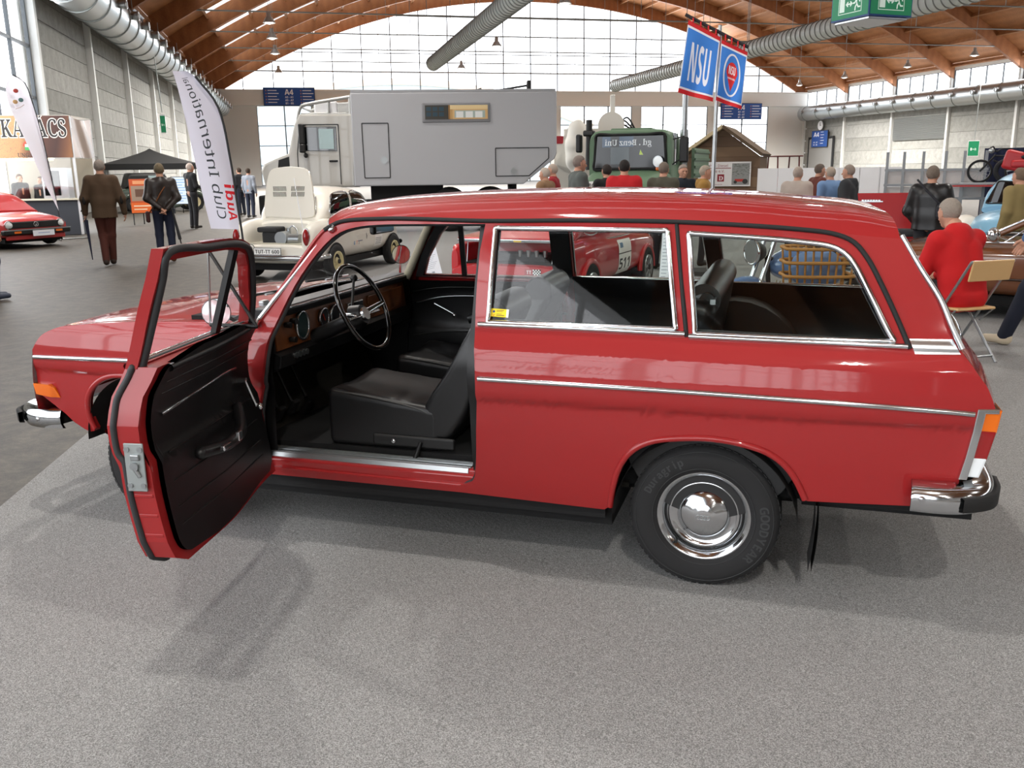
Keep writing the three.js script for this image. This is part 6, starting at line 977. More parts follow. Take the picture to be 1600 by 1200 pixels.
// person in leather jacket, hands behind the back
{
  const p = person({ at: atY(263, 409), turn: faceAway(263, -4), height: 1.77, label: 'person in dark leather jacket with hands clasped behind back', jacket: '#241b17', jacketRough: 0.45, trousers: '#1b2238', hair: '#6b5f4a', shoes: '#5a3820', bulk: 1.08, hem: 0.92, joints: { ...behind, kL: [0.1, 0.5, 0.03], aL: [0.11, 0.085, 0.02] } });
  part('bag_strap', tube([[-0.16, 1.47, -0.07], [0.0, 1.28, -0.135], [0.16, 1.02, -0.13], [0.24, 0.9, -0.03]], 0.012), cloth('#6b3f1e'), p.jacket);
  part('shoulder_bag', rbox(0.07, 0.2, 0.22, 0.03, 0.27, 0.83, -0.02), cloth('#3a1513'), p.jacket);
  const at = V(...p.J.wR).applyAxisAngle(V(0, 1, 0), p.g.rotation.y).add(p.g.position), u = thing('umbrella', 'black crook umbrella hanging from the leather-jacket person', 'umbrella', at);
  part('canopy', rod([0.06, 0.02, -0.05], [0.2, -0.55, -0.02], 0.014, 0.03), cloth('#101012', 0.6), u); part('handle', tube([[0.2, -0.55, -0.02], [0.215, -0.62, -0.02], [0.25, -0.67, -0.02], [0.29, -0.63, -0.02]], 0.012), M.black, u);
}
person({ at: atY(305, 357), turn: faceAway(305, 60), height: 1.86, label: 'person in black standing beside the white banner', jacket: '#0e0f13', trousers: '#15151a', hair: '#b9aaa0', hem: 1.0, cell: 0.022, joints: { eL: [0.24, 1.14, 0.02], wL: [0.12, 1.1, 0.24], wR: [-0.12, 1.1, 0.24], eR: [-0.24, 1.14, 0.02] } });
person({ at: atY(-6, 468), turn: faceAway(0, 80), height: 1.8, label: 'person in dark jacket and jeans cut by the picture edge', jacket: '#2c2824', trousers: '#17203a', hair: '#3a3028', shoes: '#343b4c', bulk: 1.15, hem: 0.84 });
person({ at: atD(390, 300, 34).setY(0), turn: faceAway(392, 30), height: 1.72, label: 'distant person in pale jacket near the truck front', jacket: '#8a8f98', trousers: '#22283a', cell: 0.03 });
person({ at: atD(376, 300, 36).setY(0), turn: faceAway(376, -40), height: 1.75, label: 'distant person in dark jacket near the white banner', jacket: '#23262c', trousers: '#1c2231', cell: 0.03 });
// crowd behind the estate's roof
const crowd = [
  [904, 14.8, 1.78, 70, '#4c5250', '#2b2b2f', '#7b7068', 'man in grey-green jacket in profile before the green truck', {}],
  [975, 14.2, 1.70, 0, '#b3141c', '#23252d', '#1d1a18', 'person in bright red jacket seen over the roof', { bulk: 1.35 }],
  [948, 15.5, 1.64, -30, '#141416', '#1d1d22', '#2a2320', 'person in black jacket beside the bright red jacket', {}],
  [1036, 14.6, 1.66, 20, '#474639', '#2b2f38', '#6d6257', 'person in olive jacket beside the bright red jacket', {}],
  [1066, 15.6, 1.62, 160, '#1d2733', '#20242e', '#8d8278', 'person in navy top left of the flag pole', {}],
  [1100, 15.2, 1.60, 90, '#9a7436', '#2b2b2f', '#9b8f80', 'person in mustard jacket at the flag pole', { hood: true }],
  [852, 16, 1.60, -60, '#8a6b4e', '#2c2c30', '#b3a79a', 'person in tan jacket at the truck tail', {}],
  [864, 17, 1.66, -80, '#8e1420', '#22252d', '#a89a8c', 'person in dark red jacket at the truck tail', {}],
  [1245, 15, 1.56, 20, '#a89c92', '#2c2c30', '#9c8f84', 'person in pale beige quilted jacket by the tractor', { bulk: 1.3 }],
  [1278, 17, 1.60, 60, '#5c2a1e', '#26262b', '#5d5148', 'person in rust brown jacket behind the estate roof', {}],
  [1296, 16, 1.55, -40, '#6f8fb8', '#26262b', '#a09384', 'person in light blue top behind the estate roof', {}],
  [1325, 15.6, 1.58, -70, '#2a2d30', '#20232b', '#8b7f74', 'person in charcoal hooded jacket leaning near the red bonnet', { hood: true, bulk: 1.3 }],
  [1592, 13.2, 1.52, -50, '#8b7a4e', '#2b2b30', '#6d5c4c', 'person in olive parka behind the brown coupe', {}],
];
for (const [u, d, h, r, jc, tc, hc, label, more] of crowd) person({ at: atD(u, 300, d).setY(0), turn: faceAway(u, r), height: h, label, jacket: jc, trousers: tc, hair: hc, cell: 0.022, bulk: 1.2, ...more });
{
  const p = person({ at: atD(1455, 300, 12.5).setY(0), turn: faceAway(1457, 12), height: 1.56, label: 'person in black leather jacket with belt bag, back turned', jacket: '#0d0d0e', jacketRough: 0.4, trousers: '#17181d', hair: '#6f6358', bulk: 1.35, hem: 0.88, joints: { eL: [0.28, 1.14, 0.02], eR: [-0.28, 1.14, 0.0], wL: [0.2, 0.98, 0.14], wR: [-0.2, 1.0, 0.12] } });
  part('belt_bag', rbox(0.16, 0.18, 0.1, 0.04, -0.19, 1.02, -0.17, 0, 0.3, 0), cloth('#12131d', 0.7), p.jacket);
  part('bag_strap', tube([[0.15, 1.4, -0.09], [0.0, 1.25, -0.15], [-0.18, 1.08, -0.16]], 0.012), cloth('#12131d', 0.7), p.jacket);
}
// walking person on the right
person({ at: atY(1634, 548), turn: faceAway(1592, -80), height: 1.8, label: 'walking person in blue jumper, dark jeans and beige shoes', jacket: '#46658f', trousers: '#141a2b', hair: '#4a3a2c', shoes: '#cdbfa6', hem: 0.9, joints: { hL: [0.092, 0.93, 0], kL: [0.09, 0.52, -0.02], aL: [0.09, 0.13, -0.16], kR: [-0.09, 0.5, 0.2], aR: [-0.09, 0.085, 0.34], eR: [-0.25, 1.14, -0.1], wR: [-0.24, 0.93, -0.02], eL: [0.25, 1.14, 0.1], wL: [0.23, 0.95, 0.2] }, footL: [0, -0.06, 0.13] });
// folding chair and the seated person in the red hoodie
{
  const a = atY(1468, 588), b = atY(1554, 588), ang = Math.atan2(-(b.z - a.z), b.x - a.x);
  const o = thing('folding_chair', 'folding chair with pale wood seat and grey steel legs under the red hoodie', 'chair', atY(1492, 560), headingAt(1492, -42));
  // local +x: the way the sitter faces; z across
  const fr = std('#a2a6a8', 0.3, 0.8), wd = std('#cfa873', 0.5);
  part('seat', (() => { const g = rbox(0.40, 0.022, 0.38, 0.01); const p = g.attributes.position; for (let i = 0; i < p.count; i++) p.setY(i, p.getY(i) - 0.02 * Math.cos(p.getX(i) * 5)); return g.translate(0.02, 0.455, 0); })(), wd, o);
  part('backrest', (() => { const g = rbox(0.018, 0.17, 0.40, 0.008); const p = g.attributes.position; for (let i = 0; i < p.count; i++) p.setX(i, p.getX(i) - 0.35 * p.getZ(i) ** 2); return move(g, -0.27, 0.77, 0, 0, 0, 0.22); })(), wd, o);
  for (const s of [1, -1]) { part('back_leg', rod([0.27, 0.0, s * 0.205], [-0.29, 0.84, s * 0.205], 0.0115), fr, o); part('front_leg', rod([-0.24, 0.0, s * 0.19], [0.16, 0.44, s * 0.19], 0.0115), fr, o); part('foot', cyl(0.015, 0.016, 0.03, 0.26, 0.015, s * 0.205), M.black, o); part('brace', rod([-0.16, 0.44, s * 0.19], [-0.02, 0.32, s * 0.19], 0.007), fr, o); }
  part('cross_bar', [rod([0.16, 0.17, -0.205], [0.16, 0.17, 0.205], 0.009)], fr, o); part('rear_bar', rod([-0.2, 0.05, -0.19], [-0.2, 0.05, 0.19], 0.009), fr, o); part('top_bar', rod([-0.29, 0.84, -0.205], [-0.29, 0.84, 0.205], 0.0115), fr, o);
  const q = person({ at: o.position.clone(), turn: o.rotation.y + Math.PI / 2, height: 1.68, sit: true, hood: true, bulk: 1.2, label: 'person in bright red hoodie sitting on the folding chair', jacket: '#b8060c', trousers: '#141a28', hair: '#8d8378', shoes: '#1b1c22', headTilt: 0.2,
    joints: { pelvis: [0, 0.55, -0.02], hL: [0.1, 0.55, 0.02], hR: [-0.1, 0.55, 0.02], kL: [0.13, 0.52, 0.45], kR: [-0.13, 0.52, 0.45], aL: [0.12, 0.085, 0.42], aR: [-0.12, 0.085, 0.42], waist: [0, 0.70, 0.02], chest: [0, 0.93, 0.10], neck: [0, 1.10, 0.16], head: [0, 1.24, 0.24], sL: [0.19, 1.02, 0.12], sR: [-0.19, 1.02, 0.12], eL: [0.24, 0.76, 0.22], eR: [-0.24, 0.76, 0.22], wL: [0.12, 0.68, 0.42], wR: [-0.12, 0.68, 0.42] } });
}
// ---------- stands, banners and furniture ----------
// food stall
{
  const c = atY(130, 366), o = thing('food_stall', 'food stall with brown printed fascia and glass front by the left wall', 'stall', c, headingAt(70, 90) - 0.30);
  const k = 1 / 58 * 1.0, H = (v) => atD(130, v, Math.hypot(c.x - camera.position.x, c.z - camera.position.z)).y, W = 2.4, Dp = 1.9, dark = std('#3b3f46', 0.7), pole = std('#d4d6d8', 0.5, 0.3);
  part('counter', [span(-W, 0, 0, H(312), -0.5, 0)], dark, o); part('counter_top', span(-W, 0.05, H(312), H(310), -0.6, 0.08), std('#cfc9b4', 0.5), o);
  const fas = textTex(1024, 400, '#6b3b1d', (g) => { const q = g.createLinearGradient(0, 0, 1024, 300); q.addColorStop(0, '#c49a6c'); q.addColorStop(0.5, '#b98a5c'); q.addColorStop(0.62, '#5a2c14'); q.addColorStop(0.85, '#3d1a0c'); q.addColorStop(1, '#8a5a34'); g.fillStyle = q; g.fillRect(0, 0, 1024, 400); for (let i = 0; i < 1500; i++) { g.fillStyle = `rgba(${230 * rnd() | 0},${150 * rnd() | 0},80,0.14)`; g.fillRect(rnd() * 640, rnd() * 400, 9, 6); } g.save(); g.translate(505, 120); g.scale(1, 1.25); g.font = 'bold 190px serif'; g.lineWidth = 14; g.strokeStyle = '#e8e4dc'; g.fillStyle = '#16110e'; g.strokeText('ŐS KALÁCS', 0, 0, 980); g.fillText('ŐS KALÁCS', 0, 0, 980); g.restore();
    g.font = 'bold 54px serif'; g.fillStyle = '#3c342c'; g.fillText('UNGARN', 560, 372); g.strokeStyle = '#c8442e'; g.lineWidth = 16; g.beginPath(); g.arc(560, 290, 46, Math.PI, 0); g.stroke(); g.fillStyle = '#eee'; g.fillRect(530, 270, 60, 34); g.fillStyle = '#2f9e4f'; g.fillRect(526, 296, 68, 30); });
  const fa = part('fascia', [box(W, H(181) - H(246), 0.05, -W / 2, (H(181) + H(246)) / 2, 0.03)], printed(fas, 0.45), o);
  part('side_banner', grid((u, v) => [0.03 + 0.05 * Math.sin(v * 9 + u * 4) * Math.sin(v * 3.1), lerp(H(246), H(181), u) - 0.08 * Math.sin(v * 3.14) * u, lerp(0, -Dp, v)], 14, 30), std('#b9a79c', 0.25, 0.3), o);
  part('roof', span(-W, 0.02, H(181), H(180), -Dp, 0.02), std('#c8c4bc', 0.7), o);
  for (const x of [0, -W]) for (const z of [0, -Dp]) part('post', span(x - 0.03, x + 0.03, 0, H(182), z - 0.03, z + 0.03), pole, o);
  part('front_sheet', box(W, H(246) - H(312), 0.01, -W / 2, (H(246) + H(312)) / 2, 0.06), M.glass, o);
  part('back_wall', span(-W, 0, 0.9, H(246), -Dp - 0.04, -Dp), std('#8f897b', 0.7), o);
  const tubeM = std('#fff3c4', 0.5, 0, { emissive: lin(1, 0.85, 0.45), emissiveIntensity: 2 });
  part('light_tube', rod([-1.9, H(247) - 0.02, -0.25], [-0.6, H(247) - 0.02, -0.25], 0.035), tubeM, o);
  const l = new THREE.PointLight(new THREE.Color(1, 0.86, 0.55), 0.9, 0, 2); l.position.copy(V(-1.3, H(247) - 0.1, -0.2).applyAxisAngle(V(0, 1, 0), o.rotation.y).add(o.position)); l.castShadow = true; scene.add(l);
  part('oven', [span(-0.95, -0.3, H(311), H(262), -0.75, -0.25)], M.steel, o); part('oven_door', span(-0.9, -0.5, H(305), H(266), -0.25, -0.23), M.darkGlass, o);
  part('table_lamp', [cyl(0.05, 0.09, 0.5, -2.25, H(311) + 0.25, -0.3), cyl(0.14, 0.17, 0.32, -2.25, H(278), -0.3)], std('#d8cfae', 0.6), o);
  for (const [u, z, h, lab] of [[-1.75, -0.95, 1.62, 'seller in black bending over the stall counter'], [-1.25, -1.1, 1.55, 'seller in dark top beside the stall oven']]) { const p = V(u, 0, z).applyAxisAngle(V(0, 1, 0), o.rotation.y).add(o.position); person({ at: p.setY(0), turn: o.rotation.y + (u < -1.5 ? 0.9 : -0.3), height: h, label: lab, jacket: '#191a1d', hair: '#4a3626', trousers: '#222', cell: 0.025, noLegs: false }); }
}
// teardrop flag
{
  const c = atD(88, 345, 25.5).setY(0), o = thing('teardrop_flag', 'white teardrop flag with tiny crests before the food stall', 'flag', c, headingAt(60, 90)), lp = onPlane(o), Y = (v) => lp(60, v).y, X = (u) => lp(u, 262).x;
  const L = spline([[83, 330], [66, 285], [44, 215], [28, 165], [27, 135], [38, 119]].map(([u, v]) => [X(u), Y(v)]), 6), R = spline([[38, 119], [54, 128], [63, 160], [70, 195], [76, 250], [83, 330]].map(([u, v]) => [X(u), Y(v)]), 6);
  const n = L.length - 1;
  part('sail', grid((u, v) => { const a = L[Math.round(u * n)], b = R[Math.round((1 - u) * n)]; return [lerp(a[0], b[0], v), lerp(a[1], b[1], v), 0.04 * Math.sin(v * 3 + u * 5)]; }, n, 8), std('#e4e2ea', 0.8), o);
  part('pole', tube([[X(84), 0.3, 0], [X(78), Y(270), 0], [X(66), Y(170), 0], [X(55), Y(128), 0], [X(40), Y(118), 0]], 0.014, 6), M.darkGrey, o);
  for (const [u, v, cl] of [[41, 143, '#8a2a20'], [38, 160, '#9a7a50'], [47, 157, '#3d5a5a']]) part('crest', ball(0.055, X(u), Y(v), 0.05, 1, 0.9, 0.15, 10), std(cl, 0.7), o);
  part('print_line', tube([[X(37), Y(171), 0.055], [X(45), Y(168), 0.055], [X(51), Y(164), 0.055]], 0.01, 5), std('#b7a8a4', 0.8), o);
  part('stand', [rod([-0.6, 0.02, 0.1], [0.7, 0.02, -0.1], 0.02), rod([0, 0.02, -0.5], [0.05, 0.02, 0.5], 0.02), rod([0, 0.02, 0], [X(84), 0.34, 0], 0.022)], M.steel, o);
}
// white banner printed on its far face, lettering shining through in mirror writing
{
  const D = 9.3, c = atD(371, 432, D).setY(0), o = thing('club_banner', 'white feather banner with red and grey mirrored lettering', 'banner', c, headingAt(340, 90)), lp = onPlane(o), Y = (v) => lp(340, v).y, X = (u) => lp(u, 262).x;
  const L = spline([[321, 357], [312, 300], [304, 240], [296, 180], [288, 130], [284, 112]].map(([u, v]) => [X(u), Y(v)]), 6), R = spline([[366, 359], [365, 320], [361, 260], [353, 190], [338, 145], [318, 120], [305, 112]].map(([u, v]) => [X(u), Y(v)]), 5), n = 30;
  const pick = (A, t) => { const i = t * (A.length - 1), a = Math.floor(i), b = Math.min(A.length - 1, a + 1); return [lerp(A[a][0], A[b][0], i - a), lerp(A[a][1], A[b][1], i - a)]; };
  const tex = canvasTex(512, 2048, (g) => { g.fillStyle = '#dddbe8'; g.fillRect(0, 0, 512, 2048); g.textBaseline = 'alphabetic'; g.textAlign = 'left'; g.save(); g.translate(512, 0); g.scale(-1, 1); g.translate(340, 1930); g.rotate(-Math.PI / 2); g.fillStyle = '#3a3f45'; g.font = '200px sans-serif'; g.fillText('Club International', 0, 0, 1700); g.restore(); g.save(); g.translate(512, 0); g.scale(-1, 1); g.translate(150, 1930); g.rotate(-Math.PI / 2); g.fillStyle = '#d8202c'; g.font = 'bold 190px sans-serif'; g.fillText('Audi', 0, 0, 430); g.restore(); });
  const sail = grid((u, v) => { const a = pick(L, u), b = pick(R, u); return [lerp(a[0], b[0], v), lerp(a[1], b[1], v), 0.05 * Math.sin(v * 2.6 + u * 4) * v]; }, n, 10); const uv = sail.attributes.uv; for (let i = 0; i <= n; i++) for (let j = 0; j <= 10; j++) uv.setXY(i * 11 + j, j / 10, i / n);
  part('sail', sail, printed(tex, 0.85, { side: THREE.DoubleSide }), o);
  part('pole', tube([[X(372), 0.05, 0], [X(370), Y(372), 0], [X(366), Y(320), 0], [X(361), Y(250), 0], [X(348), Y(165), 0], [X(318), Y(120), 0]], 0.012, 6), M.darkGrey, o);
  part('base', [cyl(0.22, 0.24, 0.04, 0, 0.02, 0)], M.darkGrey, o);
}
// two blue flags on a tall mast
{
  const D = 14, c = atD(1112, 300, D).setY(0), o = thing('flag_mast', 'tall grey mast with slanted crossbar carrying two blue flags', 'mast', c, headingAt(1112, 90)), lp = onPlane(o), Y = (v) => lp(1112, v).y, X = (u) => lp(u, 100).x;
  part('pole', [rod([0, 0, 0], [X(1123), Y(40), 0], 0.035, 0.028)], M.alu, o);
  part('crossbar', rod([X(1069), Y(22), 0.06], [X(1168), Y(77), 0.06], 0.024), M.darkGrey, o);
  part('base', cyl(0.35, 0.38, 0.06, 0, 0.03, 0), M.darkGrey, o);
  const cloth2 = (nm, label, q, tex) => { const f = thing('flag', label, 'flag', c, o.rotation.y, 'blue club flags'); const g = grid((u, v) => { const a = [lerp(q[0][0], q[3][0], u), lerp(q[0][1], q[3][1], u)], b = [lerp(q[1][0], q[2][0], u), lerp(q[1][1], q[2][1], u)]; return [X(lerp(a[0], b[0], v)), Y(lerp(a[1], b[1], v)), 0.1 + 0.05 * Math.sin(v * 7 + u * 2) * u]; }, 20, 20); const t = g.attributes.uv; for (let i = 0; i <= 20; i++) for (let j = 0; j <= 20; j++) t.setXY(i * 21 + j, j / 20, 1 - i / 20); part('cloth', g, printed(tex, 0.8), f);
    for (let k = 0; k < 4; k++) { const s = (k + 0.6) / 4.2, u = lerp(q[0][0], q[1][0], s), v = lerp(q[0][1], q[1][1], s), bv = 22 + (u - 1069) * 55 / 99; part('tab', bar([X(u), Y(v), 0.1], [X(u), Y(bv), 0.09], 0.05, 0.02), std('#d8282a', 0.8), f); } };
  const base = (g) => { g.fillStyle = '#d42329'; g.fillRect(0, 0, 400, 700); g.fillStyle = '#eef0f6'; g.fillRect(0, 44, 400, 612); g.fillStyle = '#3f86dd'; g.fillRect(12, 66, 376, 570); };
  cloth2('flag', 'blue flag with tall white letters on the slanted crossbar', [[1074, 31], [1124, 60], [1116, 160], [1061, 144]], canvasTex(400, 700, (g) => { base(g); g.fillStyle = '#eef2fb'; g.textAlign = 'center'; g.save(); g.translate(200, 560); g.scale(0.56, 2.3); g.font = 'bold 230px sans-serif'; g.fillText('NSU', 0, 0); g.restore(); }));
  cloth2('flag', 'blue flag with white ring and red drop emblem', [[1126, 64], [1167, 85], [1161, 173], [1121, 158]], canvasTex(400, 700, (g) => { base(g); g.strokeStyle = '#eef2fb'; g.lineWidth = 22; g.beginPath(); g.ellipse(200, 350, 120, 240, 0, 0, 7); g.stroke(); g.fillStyle = '#e03033'; g.beginPath(); g.ellipse(200, 330, 84, 130, 0, Math.PI, 0); g.lineTo(200, 540); g.closePath(); g.fill(); g.fillStyle = '#fff'; g.textAlign = 'center'; g.save(); g.translate(200, 340); g.scale(0.6, 1.5); g.font = 'bold 90px sans-serif'; g.fillText('NSU', 0, 0); g.restore(); g.font = 'bold 30px sans-serif'; g.fillText('WANKEL', 200, 400, 120); }));
}
// signs
const a4 = (wide) => canvasTex(512, wide ? 170 : 384, (g) => { const h = wide ? 170 : 384; g.fillStyle = '#1d4f9e'; g.fillRect(0, 0, 512, h); g.fillStyle = '#f0f3fa'; g.textAlign = 'center'; g.font = `bold ${wide ? 74 : 150}px sans-serif`; g.fillText('A4', wide ? 256 : 150, wide ? 68 : 140); g.font = `bold ${wide ? 26 : 44}px sans-serif`; (wide ? ['A3 - A1', 'A5 - A7', 'B1 - B5'] : ['A5 - A7', 'B1 - B5']).forEach((t, i) => g.fillText(t, wide ? 256 : 130, (wide ? 100 : 290) + i * (wide ? 30 : 60))); for (const x of wide ? [20, 370] : [270]) for (let k = 0; k < 5; k++) { g.fillStyle = '#d98a4a'; g.fillRect(x, 22 + k * (wide ? 29 : 68), 10, 10); g.fillStyle = '#e4e9f4'; g.fillRect(x + 22, 22 + k * (wide ? 29 : 68), 90 + (k % 2) * 20, wide ? 8 : 14); } });
const wideSign = a4(true);
for (const [u, v, label] of [[452, 151, 'blue A4 direction sign above the glazed door left of the camper truck'], [1158, 174, 'blue A4 direction sign on the beam behind the flags']]) { const d = viewRay(u, v), n = V(-Math.sin(HALL_TURN), 0, -Math.cos(HALL_TURN)), t = (HEND - 0.7) / d.dot(n), p = camera.position.clone().addScaledVector(d, t), s = thing('direction_sign', label, 'sign', p, HALL_TURN); part('panel', box(5.6, 1.95, 0.12), M.darkGrey, s); part('print', move(new THREE.PlaneGeometry(5.5, 1.85), 0, 0, 0.065), printed(wideSign, 0.6), s); }
const rightWallAt = (u, v, off = 0.6) => { const d = viewRay(u, v), n = V(Math.cos(HALL_TURN), 0, -Math.sin(HALL_TURN)); return camera.position.clone().addScaledVector(d, (HW1 - off) / d.dot(n)); };
{ const s = thing('direction_sign', 'blue A4 sign over the side doorway in the far right corner', 'sign', rightWallAt(1281, 217, 0.35), HALL_TURN - Math.PI / 2); part('panel', box(3.6, 2.0, 0.12), M.darkGrey, s); part('print', move(new THREE.PlaneGeometry(3.5, 1.9), 0, 0, 0.065), printed(a4(false), 0.6), s); }
{ const s = thing('wall_clock', 'round white wall clock above the side doorway', 'clock', rightWallAt(1282, 196, 0.35), HALL_TURN - Math.PI / 2); part('face', cyl(0.55, 0.55, 0.1, 0, 0, 0, Math.PI / 2, 0, 0, 28), M.paper, s); part('hands', [box(0.05, 0.4, 0.03, 0, 0.15, 0.07), box(0.3, 0.05, 0.03, 0.12, 0, 0.07)], M.black, s); }
{ const p = rightWallAt(1281, 250, 0.2), d = struct('door_1', null, null, 'grey sliding side door in the right wall'); d.position.copy(p).setY(0); d.rotation.y = HALL_TURN - Math.PI / 2; part('leaf', box(5.2, 4.6, 0.1, 0, 2.3, 0), std('#8f8f8c', 0.6), d); part('frame', [box(0.2, 4.8, 0.2, -2.7, 2.4, 0), box(0.2, 4.8, 0.2, 2.7, 2.4, 0), box(5.6, 0.2, 0.2, 0, 4.8, 0)], M.darkGrey, d); }
const exitTex = (w, h, kind) => canvasTex(w, h, (g) => { g.fillStyle = '#0e8a5c'; g.fillRect(0, 0, w, h); g.strokeStyle = g.fillStyle = '#eafff5'; g.lineWidth = w / 70; const s = Math.min(w * 0.62, h * 1.3), x0 = (w - s) / 2, y0 = h * 0.55 - s * 0.28, u = s / 100; if (kind !== 'tall') g.strokeRect(x0, y0, s, s * 0.56); g.fillRect(x0 + 4 * u, y0 + 4 * u, 22 * u, 46 * u); g.lineWidth = 5 * u; g.lineCap = 'round'; const L = (...p) => { g.beginPath(); p.forEach(([a, b], i) => (i ? g.lineTo(x0 + a * u, y0 + b * u) : g.moveTo(x0 + a * u, y0 + b * u))); g.stroke(); }; L([34, 28], [58, 28]); L([40, 22], [34, 28], [40, 34]); L([52, 22], [58, 28], [52, 34]); g.beginPath(); g.arc(x0 + 76 * u, y0 + 11 * u, 4.5 * u, 0, 7); g.fill(); L([76, 18], [80, 32], [74, 40], [73, 50]); L([80, 32], [86, 42], [94, 42]); L([77, 20], [88, 18], [93, 26]); L([76, 20], [70, 28], [64, 28]); });
{ // hanging sign cube
  const D = 17, e = atD(1362, 6, D), o = thing('exit_sign_cube', 'green and blue emergency exit sign box hanging from the ceiling', 'sign', e, headingAt(1368, 90) + 0.75), S = 0.88, hh = 0.52;
  part('box', box(S, hh, S), std('#274a86', 0.5), o);
  const tx = printed(exitTex(512, 300), 0.5); for (let k = 0; k < 4; k++) { const p = part('exit_panel', new THREE.PlaneGeometry(S * 0.96, hh * 0.9), tx, o); p.position.set(Math.sin(k * Math.PI / 2) * (S / 2 + 0.006), -0.0, Math.cos(k * Math.PI / 2) * (S / 2 + 0.006)); p.rotation.y = k * Math.PI / 2; }
  part('lamp_tray', rbox(S * 0.9, 0.04, S * 0.9, 0.01, 0, -hh / 2 - 0.02, 0), M.steel, o); part('hanger', rod([0, hh / 2, 0], [0, archY(20) - e.y, 0], 0.015), M.galv, o);
}
{ const e = rightWallAt(1521, 232, 8), s = thing('exit_sign', 'tall green exit sign hanging on a rod above the shelf wall', 'sign', e, headingAt(1521, 90)); part('panel', box(0.85, 1.3, 0.1), M.paper, s); part('print', move(new THREE.PlaneGeometry(0.8, 1.2), 0, 0, 0.055), printed(exitTex(256, 384, 'tall'), 0.5), s); part('rod', rod([0, 0.65, 0], [0.1, 6.5, 0], 0.03), M.galv, s); }
{ const d = viewRay(255, 194), n = V(-Math.cos(HALL_TURN), 0, Math.sin(HALL_TURN)), e = camera.position.clone().addScaledVector(d, (-HW0 - 2.3) / d.dot(n)), s = thing('exit_sign', 'narrow green exit sign hanging beside the left wall', 'sign', e, HALL_TURN); part('panel', box(0.26, 0.9, 0.08), M.paper, s); part('print', move(new THREE.PlaneGeometry(0.23, 0.8), 0, 0, 0.055), printed(exitTex(256, 512, 'tall'), 0.5), s); part('rod', rod([0, 0.57, 0], [-0.1, 3.2, 0], 0.025), M.galv, s); }
// black canopy tent
{
  const c = atY(243, 327), o = thing('canopy_tent', 'black pointed canopy tent over the vintage car', 'tent', c, headingAt(243, 90)), D = Math.hypot(c.x - camera.position.x, c.z - camera.position.z), Y = (v) => atD(243, v, D).y, w = 2.0;
  part('canopy', grid((u, v) => { const a = v * 2 * Math.PI, q = 1 / Math.max(Math.abs(Math.cos(a)), Math.abs(Math.sin(a))); return [Math.cos(a) * q * w * u, lerp(Y(231), Y(256), Math.pow(u, 0.8)), Math.sin(a) * q * w * u - 1.2]; }, 10, 48), std('#161718', 0.7), o);
  part('valance', [box(2 * w, 0.25, 0.03, 0, Y(256) - 0.12, w - 1.2), box(2 * w, 0.25, 0.03, 0, Y(256) - 0.12, -w - 1.2), box(0.03, 0.25, 2 * w, w, Y(256) - 0.12, -1.2), box(0.03, 0.25, 2 * w, -w, Y(256) - 0.12, -1.2)], std('#161718', 0.7), o);
  for (const a of [1, -1]) for (const b of [1, -1]) part('leg', span(a * w - 0.03, a * w + 0.03, 0, Y(256), b * w - 1.23, b * w - 1.17), M.steel, o);
}
// A-boards
{
  const mk = (u, v, label, bg, draw, w, h) => { const o = thing('pavement_sign', label, 'sign', atY(u, v), headingAt(u, 90)); part('board', box(w, h, 0.04, 0, 0.35 + h / 2, 0, -0.12), M.darkGrey, o); const p = part('poster', new THREE.PlaneGeometry(w * 0.95, h * 0.96), printed(textTex(256, 400, bg, draw)), o); p.position.set(0, 0.35 + h / 2, 0.025); p.rotation.x = -0.12; for (const s of [1, -1]) part('leg', rod([s * w * 0.42, 0, 0.12], [s * w * 0.42, 0.5, 0.02], 0.018), M.black, o); part('back_leg', [rod([0, 0, -0.4], [0, 0.9, -0.06], 0.018)], M.black, o); };
  mk(226, 351, 'orange poster board beside the dark green vintage car', '#c8552a', (g) => { g.fillStyle = '#e8a070'; g.fillRect(40, 20, 180, 40); g.fillStyle = '#a08a78'; g.fillRect(14, 80, 228, 180); g.fillStyle = '#6a4c3c'; g.fillRect(60, 120, 130, 90); g.fillStyle = '#e86a24'; g.fillRect(0, 280, 256, 120); g.fillStyle = '#f4d8b8'; g.fillRect(30, 310, 196, 16); g.fillRect(30, 350, 150, 14); }, 0.7, 1.1);
  mk(287, 333, 'pale blue notice board beside the person in black', '#cfdcea', (g) => { g.fillStyle = '#8fb0d4'; for (let k = 0; k < 9; k++) g.fillRect(24, 30 + k * 40, 200 - (k % 3) * 40, 16); }, 0.75, 1.1);
}
// information sheets stood on the carpet
{
  const sheetAt = (u0, v0, d, w, h, label, lean, turn) => { const p = atD(u0, v0, d), o = thing('info_sheet', label, 'paper', [p.x, 0, p.z], headingAt(u0, 90 + turn)); const q = part('sheet', box(w, h, 0.006, 0, p.y, 0, -0.15, 0, lean), printed(textTex(256, 360, '#eceef4', (g) => { g.fillStyle = '#9aa0aa'; for (let k = 0; k < 12; k++) g.fillRect(40, 60 + k * 20, 180 - (k % 4) * 20, 4); g.fillRect(110, 320, 40, 24); })), o); part('stand', [rod([0, 0.0, -0.02], [0, p.y, -0.02], 0.012), cyl(0.14, 0.15, 0.02, 0, 0.01, -0.02)], M.darkGrey, o); };
  sheetAt(672, 405, 9.2, 0.17, 0.33, 'white information sheet standing left of the red rally saloon', 0.22, 0);
  sheetAt(1040, 405, 7.4, 0.1, 0.5, 'beige information board standing right of the red rally saloon', 0.06, 40);
}
